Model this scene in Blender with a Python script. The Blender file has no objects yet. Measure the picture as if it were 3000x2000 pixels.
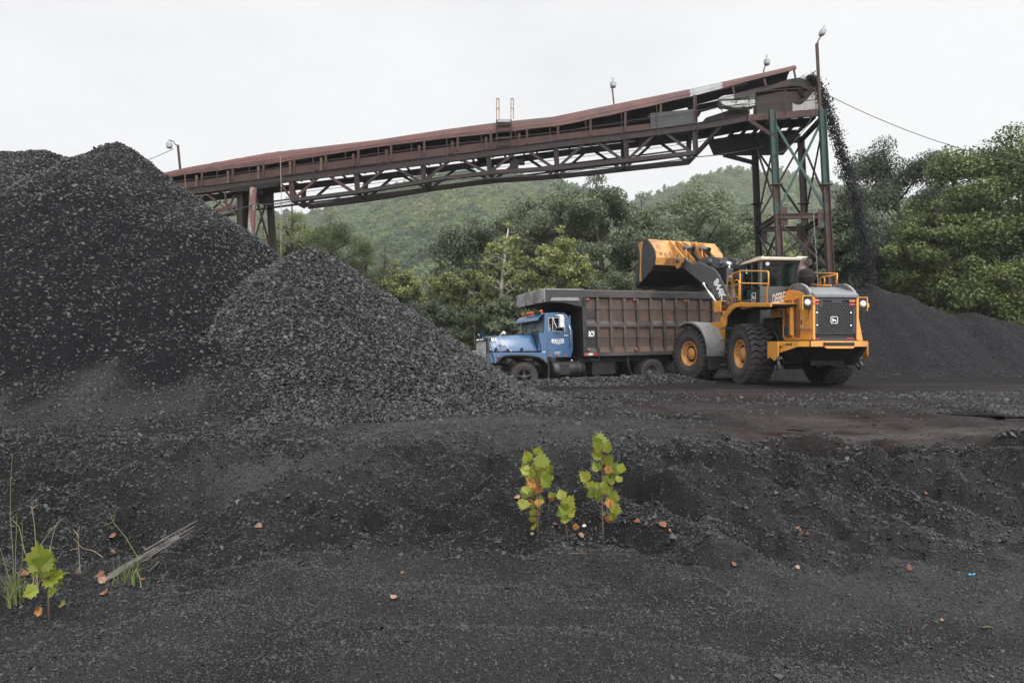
import bpy, bmesh, math, random
import numpy as np
from mathutils import Vector, Matrix, Euler
PI = math.pi
F, HV, CAMZ = 2000.0, 1030.0, 1.0            # lens in photo pixels, eye level row, eye height
SC = bpy.context.scene
COL = SC.collection
R = math.radians
random.seed(7)

def P(u, v, Y):
    return Vector(((u-1500.0)/F*Y, Y, CAMZ-(v-HV)/F*Y))

def tag(o, label=None, cat=None, group=None, kind=None):
    if label: o['label'] = label
    if cat: o['category'] = cat
    if group: o['group'] = group
    if kind: o['kind'] = kind
    return o

def empty(name, loc=(0, 0, 0), rot=(0, 0, 0), parent=None):
    o = bpy.data.objects.new(name, None)
    COL.objects.link(o)
    o.location = loc
    o.rotation_euler = rot
    o.empty_display_size = 0.3
    if parent: o.parent = parent
    return o

def link(name, me, parent=None, mat=None):
    o = bpy.data.objects.new(name, me)
    COL.objects.link(o)
    if mat is not None and len(me.materials) == 0:
        me.materials.append(mat)
    if parent: o.parent = parent
    return o

def copy_tree(o, parent=None):
    c = o.copy()
    COL.objects.link(c)
    if parent: c.parent = parent
    for ch in list(o.children): copy_tree(ch, c)
    return c

class Frame:
    """a thing's own axes (x forward, y left, z up) and where a sight line meets a plane of them"""
    def __init__(s, loc, rot):
        s.loc = Vector(loc); s.rot = rot
        s.M = Matrix.Translation(s.loc) @ Euler(rot).to_matrix().to_4x4()
        s.I = s.M.inverted()
    def _hit(s, u, v, ax, val):
        o = s.I @ Vector((0, 0, CAMZ))
        d = (s.I @ P(u, v, 1.0)) - o
        return o + d*((val-o[ax])/d[ax])
    def y(s, u, v, val): return s._hit(u, v, 1, val)
    def x(s, u, v, val): return s._hit(u, v, 0, val)
    def z(s, u, v, val): return s._hit(u, v, 2, val)
    def xz(s, pts, yv):
        r = [s.y(a, b, yv) for a, b in pts]
        return [(p.x, p.z) for p in r]

class MB:
    """collects shapes, then links them as one mesh object"""
    def __init__(s): s.v = []; s.f = []; s.m = []; s.mi = 0; s.sm = []; s.smooth = False
    def mat(s, i): s.mi = i; return s
    def add(s, vs, fs):
        n = len(s.v)
        s.v += [tuple(p) for p in vs]
        for f in fs:
            s.f.append([n+i for i in f]); s.m.append(s.mi); s.sm.append(s.smooth)
        return s
    def box(s, c, d, rot=None):
        hx, hy, hz = d[0]/2, d[1]/2, d[2]/2
        vs = [Vector((x, y, z)) for x in (-hx, hx) for y in (-hy, hy) for z in (-hz, hz)]
        if rot is not None:
            m = rot if isinstance(rot, Matrix) else Euler(rot).to_matrix()
            vs = [m @ p for p in vs]
        c = Vector(c)
        return s.add([p+c for p in vs], [(0, 1, 3, 2), (4, 6, 7, 5), (0, 4, 5, 1), (2, 3, 7, 6), (0, 2, 6, 4), (1, 5, 7, 3)])
    def bx(s, x0, x1, y0, y1, z0, z1):
        return s.box(((x0+x1)/2, (y0+y1)/2, (z0+z1)/2), (abs(x1-x0), abs(y1-y0), abs(z1-z0)))
    def bar(s, a, b, w, h, up=(0, 0, 1)):
        a = Vector(a); b = Vector(b); d = b-a; L = d.length
        if L < 1e-6: return s
        x = d/L; up = Vector(up)
        y = up.cross(x)
        if y.length < 1e-4: y = Vector((0, 1, 0)).cross(x)
        if y.length < 1e-4: y = Vector((1, 0, 0))
        y.normalize(); z = x.cross(y)
        m = Matrix((x, y, z)).transposed()
        return s.box((a+b)/2, (L, w, h), m)
    def ibeam(s, a, b, w, h, t=.02, up=(0, 0, 1), ww=None):
        """a wide flange section: two flanges and a web"""
        a = Vector(a); b = Vector(b); d = (b-a); L = d.length
        x = d/L; up = Vector(up)
        y = up.cross(x)
        if y.length < 1e-4: y = Vector((0, 1, 0)).cross(x)
        y.normalize(); z = x.cross(y)
        m = Matrix((x, y, z)).transposed(); c = (a+b)/2
        s.box(c+z*(h/2-t/2), (L, w, t), m); s.box(c-z*(h/2-t/2), (L, w, t), m)
        s.box(c, (L, t, h-2*t), m)
        return s
    def prism(s, pts, ax, a, b):
        """pts: outline in the two other axes; extruded along axis ax from a to b"""
        n = len(pts)
        def mk(p, q):
            if ax == 0: return (q, p[0], p[1])
            if ax == 1: return (p[0], q, p[1])
            return (p[0], p[1], q)
        vs = [mk(p, a) for p in pts]+[mk(p, b) for p in pts]
        fs = [list(range(n)), list(range(2*n-1, n-1, -1))]
        fs += [(i, i+n, (i+1) % n+n, (i+1) % n) for i in range(n)]
        return s.add(vs, fs)
    def ring(s, outer, inner, ax, a, b):
        """a flat frame: outer and inner outlines with the same number of points"""
        n = len(outer)
        def mk(p, q):
            if ax == 0: return (q, p[0], p[1])
            if ax == 1: return (p[0], q, p[1])
            return (p[0], p[1], q)
        vs = [mk(p, a) for p in outer]+[mk(p, a) for p in inner]+[mk(p, b) for p in outer]+[mk(p, b) for p in inner]
        fs = []
        for i in range(n):
            j = (i+1) % n
            fs += [(i, j, n+j, n+i), (2*n+i, 3*n+i, 3*n+j, 2*n+j), (i, 2*n+i, 2*n+j, j), (n+i, n+j, 3*n+j, 3*n+i)]
        return s.add(vs, fs)
    def strip(s, pts, ax, a, b, t):
        """a bent plate: open line of points thickened by t and extruded along ax"""
        n = len(pts); nv = []
        for i in range(n):
            p0 = pts[max(i-1, 0)]; p1 = pts[min(i+1, n-1)]
            dx, dz = p1[0]-p0[0], p1[1]-p0[1]; L = math.hypot(dx, dz) or 1
            nv.append((-dz/L*t, dx/L*t))
        loop = list(pts)+[(pts[i][0]+nv[i][0], pts[i][1]+nv[i][1]) for i in range(n-1, -1, -1)]
        def mk(p, q):
            if ax == 0: return (q, p[0], p[1])
            if ax == 1: return (p[0], q, p[1])
            return (p[0], p[1], q)
        N = len(loop)
        vs = [mk(p, a) for p in loop]+[mk(p, b) for p in loop]
        fs = []
        for i in range(n-1):
            j = N-1-i
            fs += [(i, i+1, j-1, j), (N+i, N+j, N+j-1, N+i+1)]
        fs += [(i, i+N, (i+1) % N+N, (i+1) % N) for i in range(N)]
        return s.add(vs, fs)
    def tube(s, path, r, n=8, cap=True):
        path = [Vector(p) for p in path]
        m = len(path)
        rr = r if isinstance(r, (list, tuple)) else [r]*m
        vs = []; prev = None
        for i, p in enumerate(path):
            d = (path[min(i+1, m-1)]-path[max(i-1, 0)])
            if d.length < 1e-9: d = Vector((0, 0, 1))
            d.normalize()
            if prev is None:
                a = d.orthogonal().normalized()
            else:
                a = prev-d*prev.dot(d)
                a = a.normalized() if a.length > 1e-5 else d.orthogonal().normalized()
            prev = a; b = d.cross(a)
            for k in range(n):
                t = 2*PI*k/n
                vs.append(p+(a*math.cos(t)+b*math.sin(t))*rr[i])
        fs = []
        for i in range(m-1):
            for k in range(n):
                k2 = (k+1) % n
                fs.append((i*n+k, i*n+k2, (i+1)*n+k2, (i+1)*n+k))
        sm = s.smooth; s.smooth = n > 5
        s.add(vs, fs)
        s.smooth = False
        if cap:
            base = len(s.v)-m*n
            s.f.append([base+k for k in range(n-1, -1, -1)]); s.m.append(s.mi); s.sm.append(False)
            s.f.append([base+(m-1)*n+k for k in range(n)]); s.m.append(s.mi); s.sm.append(False)
        s.smooth = sm
        return s
    def cyl(s, a, b, r, r2=None, n=16): return s.tube([a, b], [r, r if r2 is None else r2], n)
    def lathe(s, prof, c, ax, n=32, cap=True, squash=None):
        """prof: (radius, offset along axis) list"""
        c = Vector(c); vs = []
        A = Vector(ax).normalized(); U = A.orthogonal().normalized()
        if abs(A.y) > .9: U = Vector((0, 0, 1))
        if abs(A.z) > .9: U = Vector((1, 0, 0))
        W = A.cross(U)
        for (r, h) in prof:
            for k in range(n):
                t = 2*PI*k/n
                vs.append(c+A*h+(U*math.cos(t)+W*math.sin(t))*r)
        fs = []
        m = len(prof)
        for i in range(m-1):
            for k in range(n):
                k2 = (k+1) % n
                fs.append((i*n+k, i*n+k2, (i+1)*n+k2, (i+1)*n+k))
        if cap:
            fs.append(list(range(n-1, -1, -1))); fs.append([(m-1)*n+k for k in range(n)])
        sm = s.smooth; s.smooth = True
        s.add(vs, fs); s.smooth = sm
        return s
    def quad(s, a, b, c, d): return s.add([a, b, c, d], [(0, 1, 2, 3)])
    def mesh(s, name, mats, bevel=0, seg=1, fix=True):
        me = bpy.data.meshes.new(name)
        me.from_pydata(s.v, [], s.f)
        for m in (mats if isinstance(mats, (list, tuple)) else [mats]): me.materials.append(m)
        me.polygons.foreach_set('material_index', s.m)
        me.polygons.foreach_set('use_smooth', s.sm)
        bm = bmesh.new(); bm.from_mesh(me)
        if fix: bmesh.ops.recalc_face_normals(bm, faces=bm.faces)
        if bevel > 0:
            es = [e for e in bm.edges if len(e.link_faces) == 2 and e.calc_face_angle(0) > R(28)]
            bmesh.ops.bevel(bm, geom=es, offset=bevel, segments=seg, affect='EDGES', clamp_overlap=True, profile=.6)
            if seg > 1:
                for f in bm.faces: f.smooth = True
        bm.to_mesh(me); bm.free()
        me.update()
        return me
    def build(s, name, mats, parent=None, bevel=0, seg=1, fix=True):
        return link(name, s.mesh(name, mats, bevel, seg, fix), parent)

# ---------------------------------------------------------------- lettering
def text_mesh(body, height, mat, parent, M4, name='lettering', bold=.0, shear=0.0, stretch=1.0, thick=.003, spacing=1.0):
    cu = bpy.data.curves.new(name, 'FONT')
    cu.body = body; cu.size = 1.0; cu.align_x = 'CENTER'; cu.align_y = 'CENTER'
    cu.offset = bold; cu.shear = shear; cu.extrude = 0.0; cu.space_character = spacing
    cu.resolution_u = 3
    ob = bpy.data.objects.new('tmp', cu)
    COL.objects.link(ob)
    dg = bpy.context.evaluated_depsgraph_get()
    me = bpy.data.meshes.new_from_object(ob.evaluated_get(dg))
    bpy.data.objects.remove(ob); bpy.data.curves.remove(cu)
    zs = [v.co.y for v in me.vertices]
    k = height/(max(zs)-min(zs)); mid = (max(zs)+min(zs))/2
    for v in me.vertices: v.co = (v.co.x*k*stretch, (v.co.y-mid)*k, 0)
    me.transform(M4)
    me.name = name
    me.materials.clear(); me.materials.append(mat)
    return link(name, me, parent)

def basis(o, right, up):
    r = Vector(right).normalized(); u = Vector(up).normalized(); n = r.cross(u)
    m = Matrix.Identity(4)
    for i in range(3):
        m[i][0] = r[i]; m[i][1] = u[i]; m[i][2] = n[i]; m[i][3] = o[i]
    return m

# ---------------------------------------------------------------- noise in numpy
def _hash(ix, iy, seed):
    h = (ix.astype(np.int64)*374761393+iy.astype(np.int64)*668265263+seed*1274126177) & 0xffffffff
    h = ((h ^ (h >> 13))*1274126177) & 0xffffffff
    h = h ^ (h >> 16)
    return (h & 0xffffff)/float(0xffffff)
def vnoise(x, y, seed=0):
    ix = np.floor(x); iy = np.floor(y); fx = x-ix; fy = y-iy
    fx = fx*fx*fx*(fx*(fx*6-15)+10); fy = fy*fy*fy*(fy*(fy*6-15)+10)
    a = _hash(ix, iy, seed); b = _hash(ix+1, iy, seed); c = _hash(ix, iy+1, seed); d = _hash(ix+1, iy+1, seed)
    return ((a*(1-fx)+b*fx)*(1-fy)+(c*(1-fx)+d*fx)*fy)*2-1
def fbm(x, y, seed=0, octv=4, gain=.5):
    s = 0; a = 1.0; k = 1.0; tot = 0
    for i in range(octv):
        s = s+a*vnoise(x*k+i*17.3, y*k-i*9.1, seed+i*31); tot += a
        a *= gain; k *= 2.03
    return s/tot
def sstep(a, b, x):
    t = np.clip((x-a)/(b-a), 0, 1)
    return t*t*(3-2*t)

# ---------------------------------------------------------------- materials
MATS = {}
def new_mat(name):
    m = bpy.data.materials.new(name); m.use_nodes = True
    nt = m.node_tree
    b = nt.nodes['Principled BSDF']
    return m, nt, b
def c4(c): return (c[0], c[1], c[2], 1.0)
def mk(name, col, rough=.6, metal=0.0, layers=(), bump=0.0, bscale=40.0, rvar=0.0, coat=0.0, spec=.5, bdetail=4):
    """layers: (colour, noise scale, lo, hi, (stretch xyz)) laid over the base colour one after another"""
    m, nt, b = new_mat(name)
    N, L = nt.nodes, nt.links
    tc = N.new('ShaderNodeTexCoord')
    b.inputs['Roughness'].default_value = rough
    b.inputs['Metallic'].default_value = metal
    b.inputs['Specular IOR Level'].default_value = spec
    if coat:
        b.inputs['Coat Weight'].default_value = coat; b.inputs['Coat Roughness'].default_value = .15
    prev = None
    for i, ly in enumerate(layers):
        c, sc, lo, hi = ly[:4]; st = ly[4] if len(ly) > 4 else (1, 1, 1)
        mp = N.new('ShaderNodeMapping'); mp.inputs['Scale'].default_value = st
        mp.inputs['Location'].default_value = (i*3.7, i*1.9, i*5.1)
        L.new(tc.outputs['Object'], mp.inputs['Vector'])
        nz = N.new('ShaderNodeTexNoise'); nz.inputs['Scale'].default_value = sc; nz.inputs['Detail'].default_value = 6
        nz.inputs['Roughness'].default_value = .65
        L.new(mp.outputs[0], nz.inputs['Vector'])
        mr = N.new('ShaderNodeMapRange'); mr.inputs[1].default_value = lo; mr.inputs[2].default_value = hi
        L.new(nz.outputs[0], mr.inputs[0])
        mx = N.new('ShaderNodeMix'); mx.data_type = 'RGBA'
        L.new(mr.outputs[0], mx.inputs[0])
        if prev is None: mx.inputs[6].default_value = c4(col)
        else: L.new(prev, mx.inputs[6])
        mx.inputs[7].default_value = c4(c)
        prev = mx.outputs[2]
    if prev is None: b.inputs['Base Color'].default_value = c4(col)
    else: L.new(prev, b.inputs['Base Color'])
    if rvar:
        nz = N.new('ShaderNodeTexNoise'); nz.inputs['Scale'].default_value = bscale*.3; nz.inputs['Detail'].default_value = 5
        L.new(tc.outputs['Object'], nz.inputs['Vector'])
        mr = N.new('ShaderNodeMapRange'); mr.inputs[1].default_value = .3; mr.inputs[2].default_value = .7
        mr.inputs[3].default_value = max(0, rough-rvar); mr.inputs[4].default_value = min(1, rough+rvar)
        L.new(nz.outputs[0], mr.inputs[0]); L.new(mr.outputs[0], b.inputs['Roughness'])
    if bump:
        nz = N.new('ShaderNodeTexNoise'); nz.inputs['Scale'].default_value = bscale; nz.inputs['Detail'].default_value = bdetail
        L.new(tc.outputs['Object'], nz.inputs['Vector'])
        bp = N.new('ShaderNodeBump'); bp.inputs['Strength'].default_value = bump; bp.inputs['Distance'].default_value = .02
        L.new(nz.outputs[0], bp.inputs['Height']); L.new(bp.outputs[0], b.inputs['Normal'])
    MATS[name] = m
    return m

def coal_mat(name, cols, brown=None, rough=.45, grain=90.0, bump=.6, spec=.5, cell=(.45, 1.6)):
    """crushed coal: broken grain from cell and noise relief; an optional 'mud' attribute mixes in brown mud"""
    m, nt, b = new_mat(name)
    N, L = nt.nodes, nt.links
    tc = N.new('ShaderNodeTexCoord')
    n1 = N.new('ShaderNodeTexNoise'); n1.inputs['Scale'].default_value = 1.3; n1.inputs['Detail'].default_value = 7; n1.inputs['Roughness'].default_value = .7
    L.new(tc.outputs['Object'], n1.inputs['Vector'])
    vo = N.new('ShaderNodeTexVoronoi'); vo.inputs['Scale'].default_value = grain
    L.new(tc.outputs['Object'], vo.inputs['Vector'])
    cr = N.new('ShaderNodeValToRGB')
    cr.color_ramp.elements[0].position = .3; cr.color_ramp.elements[0].color = c4(cols[0])
    cr.color_ramp.elements[1].position = .7; cr.color_ramp.elements[1].color = c4(cols[1])
    L.new(n1.outputs[0], cr.inputs[0])
    # each grain its own grey
    mul = N.new('ShaderNodeMix'); mul.data_type = 'RGBA'; mul.blend_type = 'MULTIPLY'; mul.inputs[0].default_value = .75
    mr = N.new('ShaderNodeMapRange'); mr.inputs[3].default_value = cell[0]; mr.inputs[4].default_value = cell[1]
    sp = N.new('ShaderNodeSeparateColor'); L.new(vo.outputs['Color'], sp.inputs[0]); L.new(sp.outputs[0], mr.inputs[0])
    L.new(cr.outputs[0], mul.inputs[6]); L.new(mr.outputs[0], mul.inputs[7])
    out = mul.outputs[2]
    fa = N.new('ShaderNodeAttribute'); fa.attribute_name = 'fines'
    fm = N.new('ShaderNodeMix'); fm.data_type = 'RGBA'; L.new(fa.outputs['Fac'], fm.inputs[0])
    L.new(out, fm.inputs[6]); fm.inputs[7].default_value = (.0065, .0065, .0075, 1); out = fm.outputs[2]
    if not brown:
        fp = N.new('ShaderNodeAttribute'); fp.attribute_name = 'pale'
        fq = N.new('ShaderNodeMix'); fq.data_type = 'RGBA'; L.new(fp.outputs['Fac'], fq.inputs[0])
        L.new(out, fq.inputs[6]); fq.inputs[7].default_value = (.029, .029, .030, 1); out = fq.outputs[2]
    if brown:
        at = N.new('ShaderNodeAttribute'); at.attribute_name = 'mud'
        n3 = N.new('ShaderNodeTexNoise'); n3.inputs['Scale'].default_value = 3.0; n3.inputs['Detail'].default_value = 6
        L.new(tc.outputs['Object'], n3.inputs['Vector'])
        ad = N.new('ShaderNodeMath'); ad.operation = 'ADD'; L.new(at.outputs['Fac'], ad.inputs[0]); L.new(n3.outputs[0], ad.inputs[1])
        mm = N.new('ShaderNodeMapRange'); mm.inputs[1].default_value = .75; mm.inputs[2].default_value = 1.25
        L.new(ad.outputs[0], mm.inputs[0])
        mx = N.new('ShaderNodeMix'); mx.data_type = 'RGBA'; L.new(mm.outputs[0], mx.inputs[0])
        L.new(out, mx.inputs[6]); mx.inputs[7].default_value = c4(brown)
        out = mx.outputs[2]
        pa = N.new('ShaderNodeAttribute'); pa.attribute_name = 'pale'
        px_ = N.new('ShaderNodeMix'); px_.data_type = 'RGBA'; L.new(pa.outputs['Fac'], px_.inputs[0])
        L.new(out, px_.inputs[6]); pm = N.new('ShaderNodeMix'); pm.data_type = 'RGBA'; pm.blend_type = 'MULTIPLY'; pm.inputs[0].default_value = 1
        pm.inputs[6].default_value = (.040, .040, .041, 1); L.new(mr.outputs[0], pm.inputs[7]); L.new(pm.outputs[2], px_.inputs[7])
        out = px_.outputs[2]
        wt = N.new('ShaderNodeAttribute'); wt.attribute_name = 'wet'
        rr = N.new('ShaderNodeMapRange'); rr.inputs[3].default_value = rough+.1; rr.inputs[4].default_value = .24
        L.new(wt.outputs['Fac'], rr.inputs[0]); L.new(rr.outputs[0], b.inputs['Roughness'])
        rs = N.new('ShaderNodeMapRange'); rs.inputs[3].default_value = spec; rs.inputs[4].default_value = .5
        L.new(wt.outputs['Fac'], rs.inputs[0]); L.new(rs.outputs[0], b.inputs['Specular IOR Level'])
    else:
        b.inputs['Roughness'].default_value = rough
    L.new(out, b.inputs['Base Color'])
    if not brown: b.inputs['Specular IOR Level'].default_value = spec
    n2 = N.new('ShaderNodeTexNoise'); n2.inputs['Scale'].default_value = grain*.35; n2.inputs['Detail'].default_value = 6; n2.inputs['Roughness'].default_value = .7
    L.new(tc.outputs['Object'], n2.inputs['Vector'])
    sb = N.new('ShaderNodeMath'); sb.operation = 'MULTIPLY_ADD'; sb.inputs[1].default_value = -.5
    L.new(vo.outputs['Distance'], sb.inputs[0]); L.new(n2.outputs[0], sb.inputs[2])
    bp = N.new('ShaderNodeBump'); bp.inputs['Strength'].default_value = bump; bp.inputs['Distance'].default_value = .03
    L.new(sb.outputs[0], bp.inputs['Height']); L.new(bp.outputs[0], b.inputs['Normal'])
    MATS[name] = m
    return m
# ================================================================ terrain: yard, coal piles, loose lumps
M_GROUND = coal_mat('coal ground', ((.0075, .0075, .0078), (.0165, .0165, .0168)), brown=(.0135, .0068, .0050), rough=.75, grain=110, bump=.55, spec=.08, cell=(.6, 1.35))
M_PILE = coal_mat('piled coal', ((.0075, .0075, .008), (.015, .015, .0158)), rough=.8, grain=50, bump=1.0, spec=.06)
M_FINE = coal_mat('fine dark coal', ((.005, .005, .006), (.0095, .0095, .011)), rough=.75, grain=30, bump=1.0, spec=.12)
def lump_mat(k=1.0, name='coal lump', ro=(.24, .5)):
    m, nt, b = new_mat(name)
    N, L = nt.nodes, nt.links
    oi = N.new('ShaderNodeObjectInfo')
    cr = N.new('ShaderNodeValToRGB')
    e = cr.color_ramp.elements
    e[0].position = 0; e[0].color = (.006*k, .006*k, .0064*k, 1)
    e[1].position = 1; e[1].color = (.047*k, .047*k, .048*k, 1)
    q = e.new(.55); q.color = (.018*k, .018*k, .0188*k, 1)
    q = e.new(.85); q.color = (.031*k, .031*k, .032*k, 1)
    L.new(oi.outputs['Random'], cr.inputs[0]); L.new(cr.outputs[0], b.inputs['Base Color'])
    mr = N.new('ShaderNodeMapRange'); mr.inputs[3].default_value = ro[0]; mr.inputs[4].default_value = ro[1]
    mu = N.new('ShaderNodeMath'); mu.operation = 'MULTIPLY'; mu.inputs[1].default_value = 7.3
    fr = N.new('ShaderNodeMath'); fr.operation = 'FRACT'
    L.new(oi.outputs['Random'], mu.inputs[0]); L.new(mu.outputs[0], fr.inputs[0]); L.new(fr.outputs[0], mr.inputs[0]); L.new(mr.outputs[0], b.inputs['Roughness'])
    tc = N.new('ShaderNodeTexCoord'); nz = N.new('ShaderNodeTexNoise'); nz.inputs['Scale'].default_value = 3; nz.inputs['Detail'].default_value = 4
    L.new(tc.outputs['Object'], nz.inputs['Vector'])
    bp = N.new('ShaderNodeBump'); bp.inputs['Strength'].default_value = .35; bp.inputs['Distance'].default_value = .1
    L.new(nz.outputs[0], bp.inputs['Height']); L.new(bp.outputs[0], b.inputs['Normal'])
    return m
M_LUMP = lump_mat(1.1)
M_LUMPY = lump_mat(.95, 'dull coal lump', (.36, .6))

WX0, WY0, WX1, WY1 = -2.6, 18.6, 5.3, 22.6        # windrow of gravelly coal in front of the truck
def _seg(x, y, ax, ay, bx, by):
    dx, dy = bx-ax, by-ay; L2 = dx*dx+dy*dy
    t = np.clip(((x-ax)*dx+(y-ay)*dy)/L2, 0, 1)
    return t, np.hypot(x-ax-t*dx, y-ay-t*dy), ((x-ax)*dy-(y-ay)*dx)/math.sqrt(L2)

def ground_z(x, y, fine=True):
    x = np.asarray(x, float); y = np.asarray(y, float)
    ye = y+.7*fbm(x*.45, y*.3, 3, 3)-.10*np.clip(x, -3, 6)*.6
    s = sstep(5.1, 8.3, ye)
    z = -.52*(1-s)
    slope = np.exp(-((ye-6.7)/1.6)**2)
    z = z+slope*(.20*fbm(x*1.25, y*1.5, 11, 4)+.15*(.35-np.abs(fbm(x*1.7, y*1.3, 13, 4))*2.0)-.11*sstep(.18, .34, fbm(x*1.9+4, y*2.3, 15, 3))+.11*fbm(x*4.2, y*4.2, 17, 3)-.07*np.abs(fbm(x*6.5, y*5, 18, 3)))
    # wheel ruts running down the bank on the right
    q = x*.8+y*.6
    rut = sstep(.2, 1.2, x)*np.exp(-((ye-6.4)/1.6)**2)
    z = z+rut*.085*np.tanh(1.9*np.sin(q*7.6+2.0*fbm(x*.6, y*.6, 21, 3)))
    # old wheel lines and a low stony lip across the near ground
    z = z+(1-sstep(4.6, 5.4, ye))*(.07*fbm(x*.9, y*1.6, 23, 3)-.04*np.exp(-((x*.35+y-3.9-.15*np.sin(x*1.3))/.12)**2)+.045*np.exp(-((x*.18+y-4.75-.2*np.sin(x*.9+1))/.10)**2)*sstep(.5, 1.5, x))
    # bank of lumps left of middle, dark hollow by the log
    z = z-.30*np.exp(-(((x+3.15)/.55)**2+((y-5.9)/.45)**2))
    z = z+.10*np.exp(-(((x+3.4)/1.1)**2+((y-7.0)/.5)**2))
    # mud basin with tyre prints
    bas = np.exp(-(((x-4.6)/2.7)**2+((y-9.6)/1.7)**2))
    z = z-.10*bas
    # windrow hides the truck's tyres, the truck stands lower behind it
    t, d, sd = _seg(x, y, WX0, WY0, WX1, WY1)
    z = z+(.09+.15*t)*np.exp(-(d/.75)**2)
    back = sstep(.2, 1.6, -sd)*sstep(-6, -3, x)*(1-sstep(5.4, 6.4, x))*(1-sstep(31, 36, y))
    z = z-.34*back
    if fine:
        near = 1-sstep(14, 30, y)
        z = z+.06*fbm(x*.8, y*.8, 5, 3)*(1-.6*s)+.022*fbm(x*3.1, y*3.1, 7, 3)*(.35+.65*near)+.008*fbm(x*11, y*11, 8, 3)*near
        pr = mud_prints(x, y)
        z = z+pr
    return z

TRACKS = ((3.30, .30, 7.6, 11.6, -.04), (4.05, .27, 7.9, 11.2, -.02), (5.35, .26, 8.6, 12.2, .06), (6.35, .28, 9.0, 12.6, .10), (2.6, .25, 10.6, 14.5, -.1), (7.6, .3, 10.2, 14, .12))
def mud_prints(x, y):
    z = np.zeros_like(x)
    for (x0, w, y0, y1, dr) in TRACKS:
        xc = x0+dr*(y-y0)
        b = np.exp(-((x-xc)/w)**6)*sstep(y0-.4, y0+.4, y)*(1-sstep(y1-.6, y1+.6, y))
        ph = y*2*PI/.40+1.0*np.abs(x-xc)/w+1.3*fbm(x*1.2, y*1.2, 41, 2)
        z = z+b*(.055*np.sin(ph)-.06)
    return z
def mud_mask(x, y):
    m = np.exp(-(((x-4.9)/2.9)**2+((y-9.8)/2.0)**2))*1.25
    m = np.maximum(m, .62*sstep(.0, 2.5, x)*sstep(10.2, 12, y)*(1-sstep(17.5, 20.5, y)))
    m = np.maximum(m, .5*sstep(7, 10, x)*sstep(9, 11, y)*(1-sstep(21, 25, y)))
    return m*(.8+.5*fbm(x*.35, y*1.1, 51, 3))

# ---- yard: one sheet to the horizon, finer near the eye
def build_ground():
    ny, nx = 520, 560
    ys = np.concatenate([np.array([-6., -2., .0, 1.0]), np.geomspace(1.7, 34, ny), np.geomspace(36, 2600, 40)])
    ts = np.sinh(np.linspace(-2.2, 2.2, nx))/math.sinh(2.2)*1.9
    ts = np.sort(np.concatenate([ts]))
    Y, T = np.meshgrid(ys, ts, indexing='ij')
    X = T*(np.maximum(Y, 0)+2.5)
    Z = ground_z(X, Y)
    n0, n1 = Y.shape
    v = np.stack([X, Y, Z], -1).reshape(-1, 3)
    idx = np.arange(n0*n1).reshape(n0, n1)
    f = np.stack([idx[:-1, :-1], idx[:-1, 1:], idx[1:, 1:], idx[1:, :-1]], -1).reshape(-1, 4)
    o = grid_obj('ground', v, f, M_GROUND)
    mud = np.clip(mud_mask(X, Y), 0, 1).reshape(-1)
    wet = np.zeros(len(v))
    xx, yy = v[:, 0], v[:, 1]
    wet = .8*np.clip(mud_mask(xx, yy)*1.3-.35, 0, 1)*np.clip(.75+.9*fbm(xx*.5, yy*1.3, 141, 3), 0, 1)+.9*np.exp(-(((xx-8.0)/.8)**2+((yy-11.3)/.35)**2))+.6*np.exp(-(((xx-1.6)/.8)**2+((yy-14.6)/.5)**2))
    pale = np.maximum(sstep(7.2, 8.0, yy)*(1-sstep(10.0, 11.0, yy))*sstep(-2.8, -1.5, xx)*(1-sstep(1.9, 3.0, xx)), np.exp(-(((xx+2.2)/.9)**2+((yy-6.7)/.55)**2)))
    pale = np.maximum(pale, .6*np.exp(-(((xx-4.2)/1.3)**2+((yy-5.6)/.7)**2)))*np.clip(.75+.6*fbm(xx*1.2, yy*1.2, 131, 3), 0, 1)
    pale = np.maximum(pale, (.42*(1-sstep(4.6, 5.6, yy))+.35*sstep(1.0, 2.5, xx)*(1-sstep(7.0, 8.0, yy)))*np.clip(.6+1.1*fbm(xx*.9, yy*1.1, 133, 4), 0, 1))
    for nm, a in (('mud', mud), ('wet', np.clip(wet, 0, 1)), ('pale', np.clip(pale, 0, 1)*(1-np.clip(mud*1.2, 0, 1)))):
        at = o.data.attributes.new(nm, 'FLOAT', 'POINT'); at.data.foreach_set('value', a.astype(np.float32))
    tag(o, kind='structure')
    return o
def grid_obj(name, v, f, mat, smooth=True):
    me = bpy.data.meshes.new(name)
    me.vertices.add(len(v)); me.vertices.foreach_set('co', np.asarray(v, np.float32).ravel())
    k = f.shape[1]
    me.loops.add(len(f)*k); me.loops.foreach_set('vertex_index', f.astype(np.int32).ravel())
    me.polygons.add(len(f)); me.polygons.foreach_set('loop_start', np.arange(0, len(f)*k, k, dtype=np.int32))
    try: me.polygons.foreach_set('loop_total', np.full(len(f), k, np.int32))
    except Exception: pass
    me.polygons.foreach_set('use_smooth', np.full(len(f), smooth))
    me.update(calc_edges=True); me.validate()
    me.materials.append(mat)
    return link(name, me)

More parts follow.
